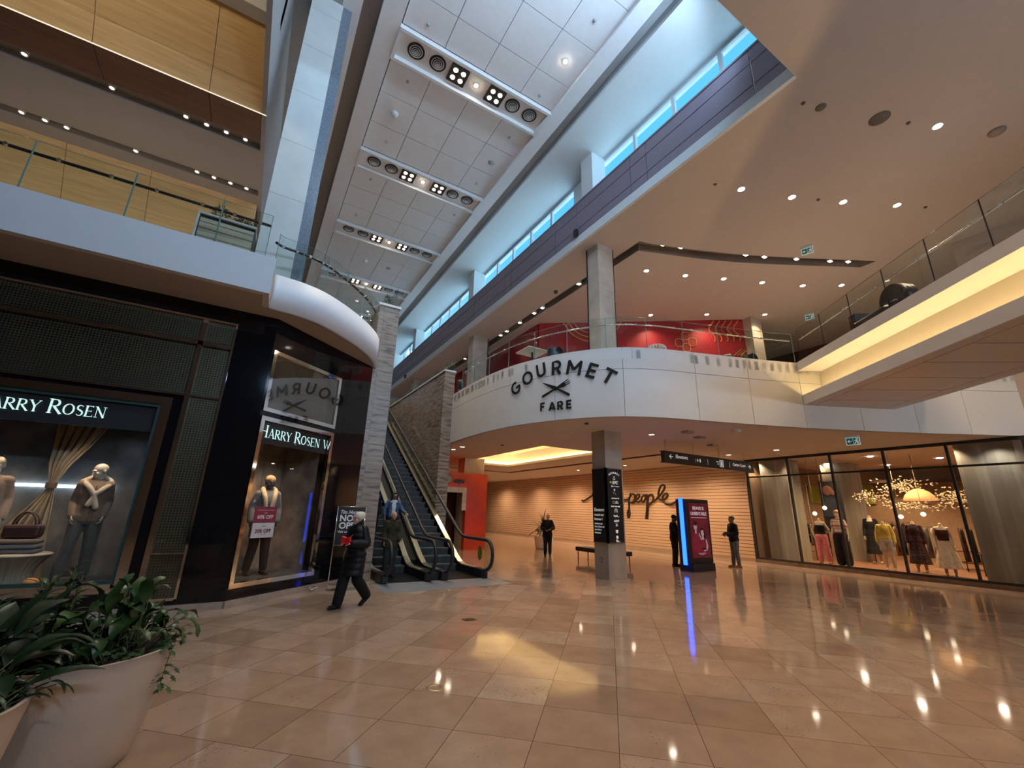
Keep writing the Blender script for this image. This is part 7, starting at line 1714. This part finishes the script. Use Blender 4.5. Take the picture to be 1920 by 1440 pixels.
# glazed shop contents
t = thing('rattan_pendant', 'large woven rattan dome lamp hung in the glazed shop', 'ceiling light', (21.5, 6.3, ZL)); b = MB(); b.lathe([(.02, 2.98), (.15, 2.95), (.30, 2.86), (.42, 2.72), (.47, 2.58), (.46, 2.55)], 40, (21.5, 6.3, 0)); b.build('dome', pm('rattan_weave', (.55, .33, .14), .7, var=.4, scale=60, bump=.6, emis=(.9, .42, .14), es=.35), t)
b = MB(); b.tube([(21.5, 6.3, 2.97), (21.5, 6.3, ZL)], .008, 5); b.build('cord', M['black'], t); b = MB(); b.ball((21.5, 6.3, 2.66), .09); b.build('bulb', M['lamp'], t); spot((21.5, 6.3, 2.6), 60, size=R(150))
for i, (y, z, lab) in enumerate(((9.16, 2.0, 'lower left glowing globe bulb hanging above the pink trousers'), (8.77, 2.22, 'upper right glowing globe bulb hanging in the second shop pane'), (6.1, 2.05, 'glowing globe bulb hanging under the rattan lamp'), (6.75, 1.95, 'glowing globe bulb hanging left of the rattan lamp'))):
    x = 19.8 if i < 2 else 20.8; t = thing('globe_pendant', lab, 'ceiling light', (x, y, z), 'globe bulbs in the glazed shop'); b = MB(); b.ball((x, y, z), .075, 16, 12); b.build('globe', emat('globe_glow', (1, .80, .50), 3.2), t); b = MB(); b.tube([(x, y, z+.1), (x, y+.02, ZL)], .007, 5); b.build('cord', pm('pale_cord', (.5, .42, .32), .6), t)
def blossom(c, n, rx, ry, rz_, lab):
    t = thing('blossom_branch', lab, 'flowers', tuple(c), 'blossom branches hung in the glazed shop'); f = MB(); s = MB()
    for i in range(9): e = V3(c)+Vector((rnd.uniform(-rx, rx), rnd.uniform(-ry, ry), rnd.uniform(-rz_, rz_))); s.tube([c, V3(c).lerp(e, .5)+Vector((0, 0, .05)), e], .008, 5)
    for i in range(n):
        q = V3(c)+Vector((rnd.gauss(0, rx*.5), rnd.gauss(0, ry*.5), rnd.gauss(0, rz_*.5))); f.ball(q, (.035, .045, .022), 6, 4, Matrix.Rotation(rnd.random()*3, 3, 'X'))
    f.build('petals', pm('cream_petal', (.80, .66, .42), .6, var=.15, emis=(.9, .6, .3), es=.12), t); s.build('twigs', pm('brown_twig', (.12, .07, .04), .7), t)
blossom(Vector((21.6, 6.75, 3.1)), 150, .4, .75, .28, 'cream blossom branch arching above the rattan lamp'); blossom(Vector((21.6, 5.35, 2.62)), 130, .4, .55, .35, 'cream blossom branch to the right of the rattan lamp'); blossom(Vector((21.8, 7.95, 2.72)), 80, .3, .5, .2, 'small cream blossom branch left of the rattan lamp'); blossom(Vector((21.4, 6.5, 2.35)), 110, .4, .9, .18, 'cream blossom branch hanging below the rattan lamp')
def rack(x, y0, y1, h, cols, lab, glab):
    t = thing('clothes_rack', lab, 'clothes rack', (x, (y0+y1)/2, GZ), None); b = MB(); b.tube([(x, y0, GZ), (x, y0, h), (x, y1, h), (x, y1, GZ)], .015, 6); b.build('rail', M['blackm'], t)
    n_ = len(cols)
    for i, cc in enumerate(cols):
        y = y0+.08+(y1-y0-.16)*i/max(1, n_-1); L_ = rnd.uniform(.75, 1.1); b = MB(); loft(b, [(Vector((x, y, h-.03-L_*f_)), w_, .035+.02*f_) for f_, w_ in ((0, .04), (.04, .14), (.1, .20), (.3, .18), (.6, .19), (1, .22))], 14)
        tag(b.build('hanging_garment', pm('garment_%.2f_%.2f_%.2f' % cc, cc, .85, var=.2)), 'garment hanging %s on the %s' % (['first', 'second', 'third', 'fourth', 'fifth', 'sixth', 'seventh', 'eighth', 'ninth', 'tenth'][i]+' from the right', glab), 'garment', 'garments on the '+glab)
dk_ = [(.02, .02, .025), (.05, .03, .03), (.12, .06, .05), (.02, .02, .02), (.25, .20, .16), (.03, .035, .05), (.10, .02, .03), (.04, .03, .025)]
rack(20.9, 5.9, 7.3, 1.62, [(.42, .38, .34), (.12, .11, .11), (.38, .33, .28), (.03, .03, .04), (.30, .28, .27), (.02, .02, .02), (.25, .13, .06), (.45, .40, .33)], 'black clothes rack behind the yellow blouse mannequin', 'rack behind the yellow blouse')
rack(23.0, 7.2, 8.6, 1.75, dk_, 'black clothes rack at the back beside the middle concrete column', 'rack beside the middle column')
rack(21.4, 9.5, 10.9, 1.6, dk_[::-1], 'black clothes rack at the left end of the glazed shop', 'rack at the left end of the shop')
rack(22.4, 4.6, 5.7, 1.6, [(.02, .02, .025), (.03, .03, .03), (.30, .27, .22), (.02, .02, .02), (.06, .03, .03)], 'black clothes rack behind the cream skirt mannequin', 'rack behind the cream skirt')
t = thing('ladder', 'grey wooden ladder leaning beside the left concrete column', 'ladder', (20.6, 10.1, GZ)); b = MB()
for y in (9.78, 10.16): b.tube([(20.75, y, GZ), (20.75, y+.0, 3.35)], .025, 6)
b.build('rails', pm('weathered_wood', (.28, .23, .18), .8), t)
for i in range(9): b = MB(); b.tube([(20.75, 9.78, .5+.32*i), (20.75, 10.16, .5+.32*i)], .018, 6); b.build('rung', pm('weathered_wood', (.28, .23, .18), .8), t)
t = thing('hanging_banner', 'tall dark fabric banner with a figure shape hanging behind the second shop pane', 'banner', (20.9, 9.0, 3.3)); b = MB(); b.box(20.9, 20.92, 8.55, 9.35, 1.3, 3.32); b.build('cloth', pm('dark_banner', (.015, .015, .02), .7), t)
b = MB(); b.ball((20.89, 9.05, 2.95), (.01, .19, .20), 16, 10); b.ball((20.885, 8.86, 2.86), (.01, .07, .11), 12, 8); b.build('printed_head', pm('banner_print', (.16, .07, .05), .7), t); b = MB(); b.add([(20.888, 9.35, 1.9), (20.888, 8.6, 1.9), (20.888, 8.7, 2.6), (20.888, 9.2, 2.68)], [(0, 1, 2, 3)]); b.build('printed_body', pm('banner_body', (.03, .04, .06), .7), t)
for x, y0, y1, h, lab in ((21.3, 3.6, 5.0, .85, 'dark wooden display table behind the cream skirt mannequin'), (23.6, 5.0, 6.6, .8, 'dark wooden display table deep in the glazed shop')):
    t = thing('display_table', lab, 'table', (x, (y0+y1)/2, GZ)); b = MB(); b.box(x-.35, x+.35, y0, y1, h-.05, h); b.build('tabletop', M['floorwood'], t); b = MB(); b.box(x-.33, x+.33, y0+.05, y1-.05, .35, .39); b.build('shelf', M['floorwood'], t)
    for dx in (-.3, .3):
        for y in (y0+.06, y1-.06): b = MB(); b.box(x+dx-.025, x+dx+.025, y-.025, y+.025, GZ, h-.05); b.build('leg', M['blackm'], t)
for i, (x, y, lab) in enumerate(((22.57, 9.6, 'left'), (20.97, 7.35, 'middle'), (23.22, 5.91, 'right'), (24.68, 8.1, 'far middle'))):
    b = MB(); b.lathe([(0, -.012), (.09, -.012), (.11, 0)], 16, (x, y, ZL-.005)); tag(b.build('shop_downlight', M['lampw'], fix=False), 'bright %s ceiling lamp inside the glazed shop' % lab, 'ceiling light', 'ceiling lamps inside the glazed shop')
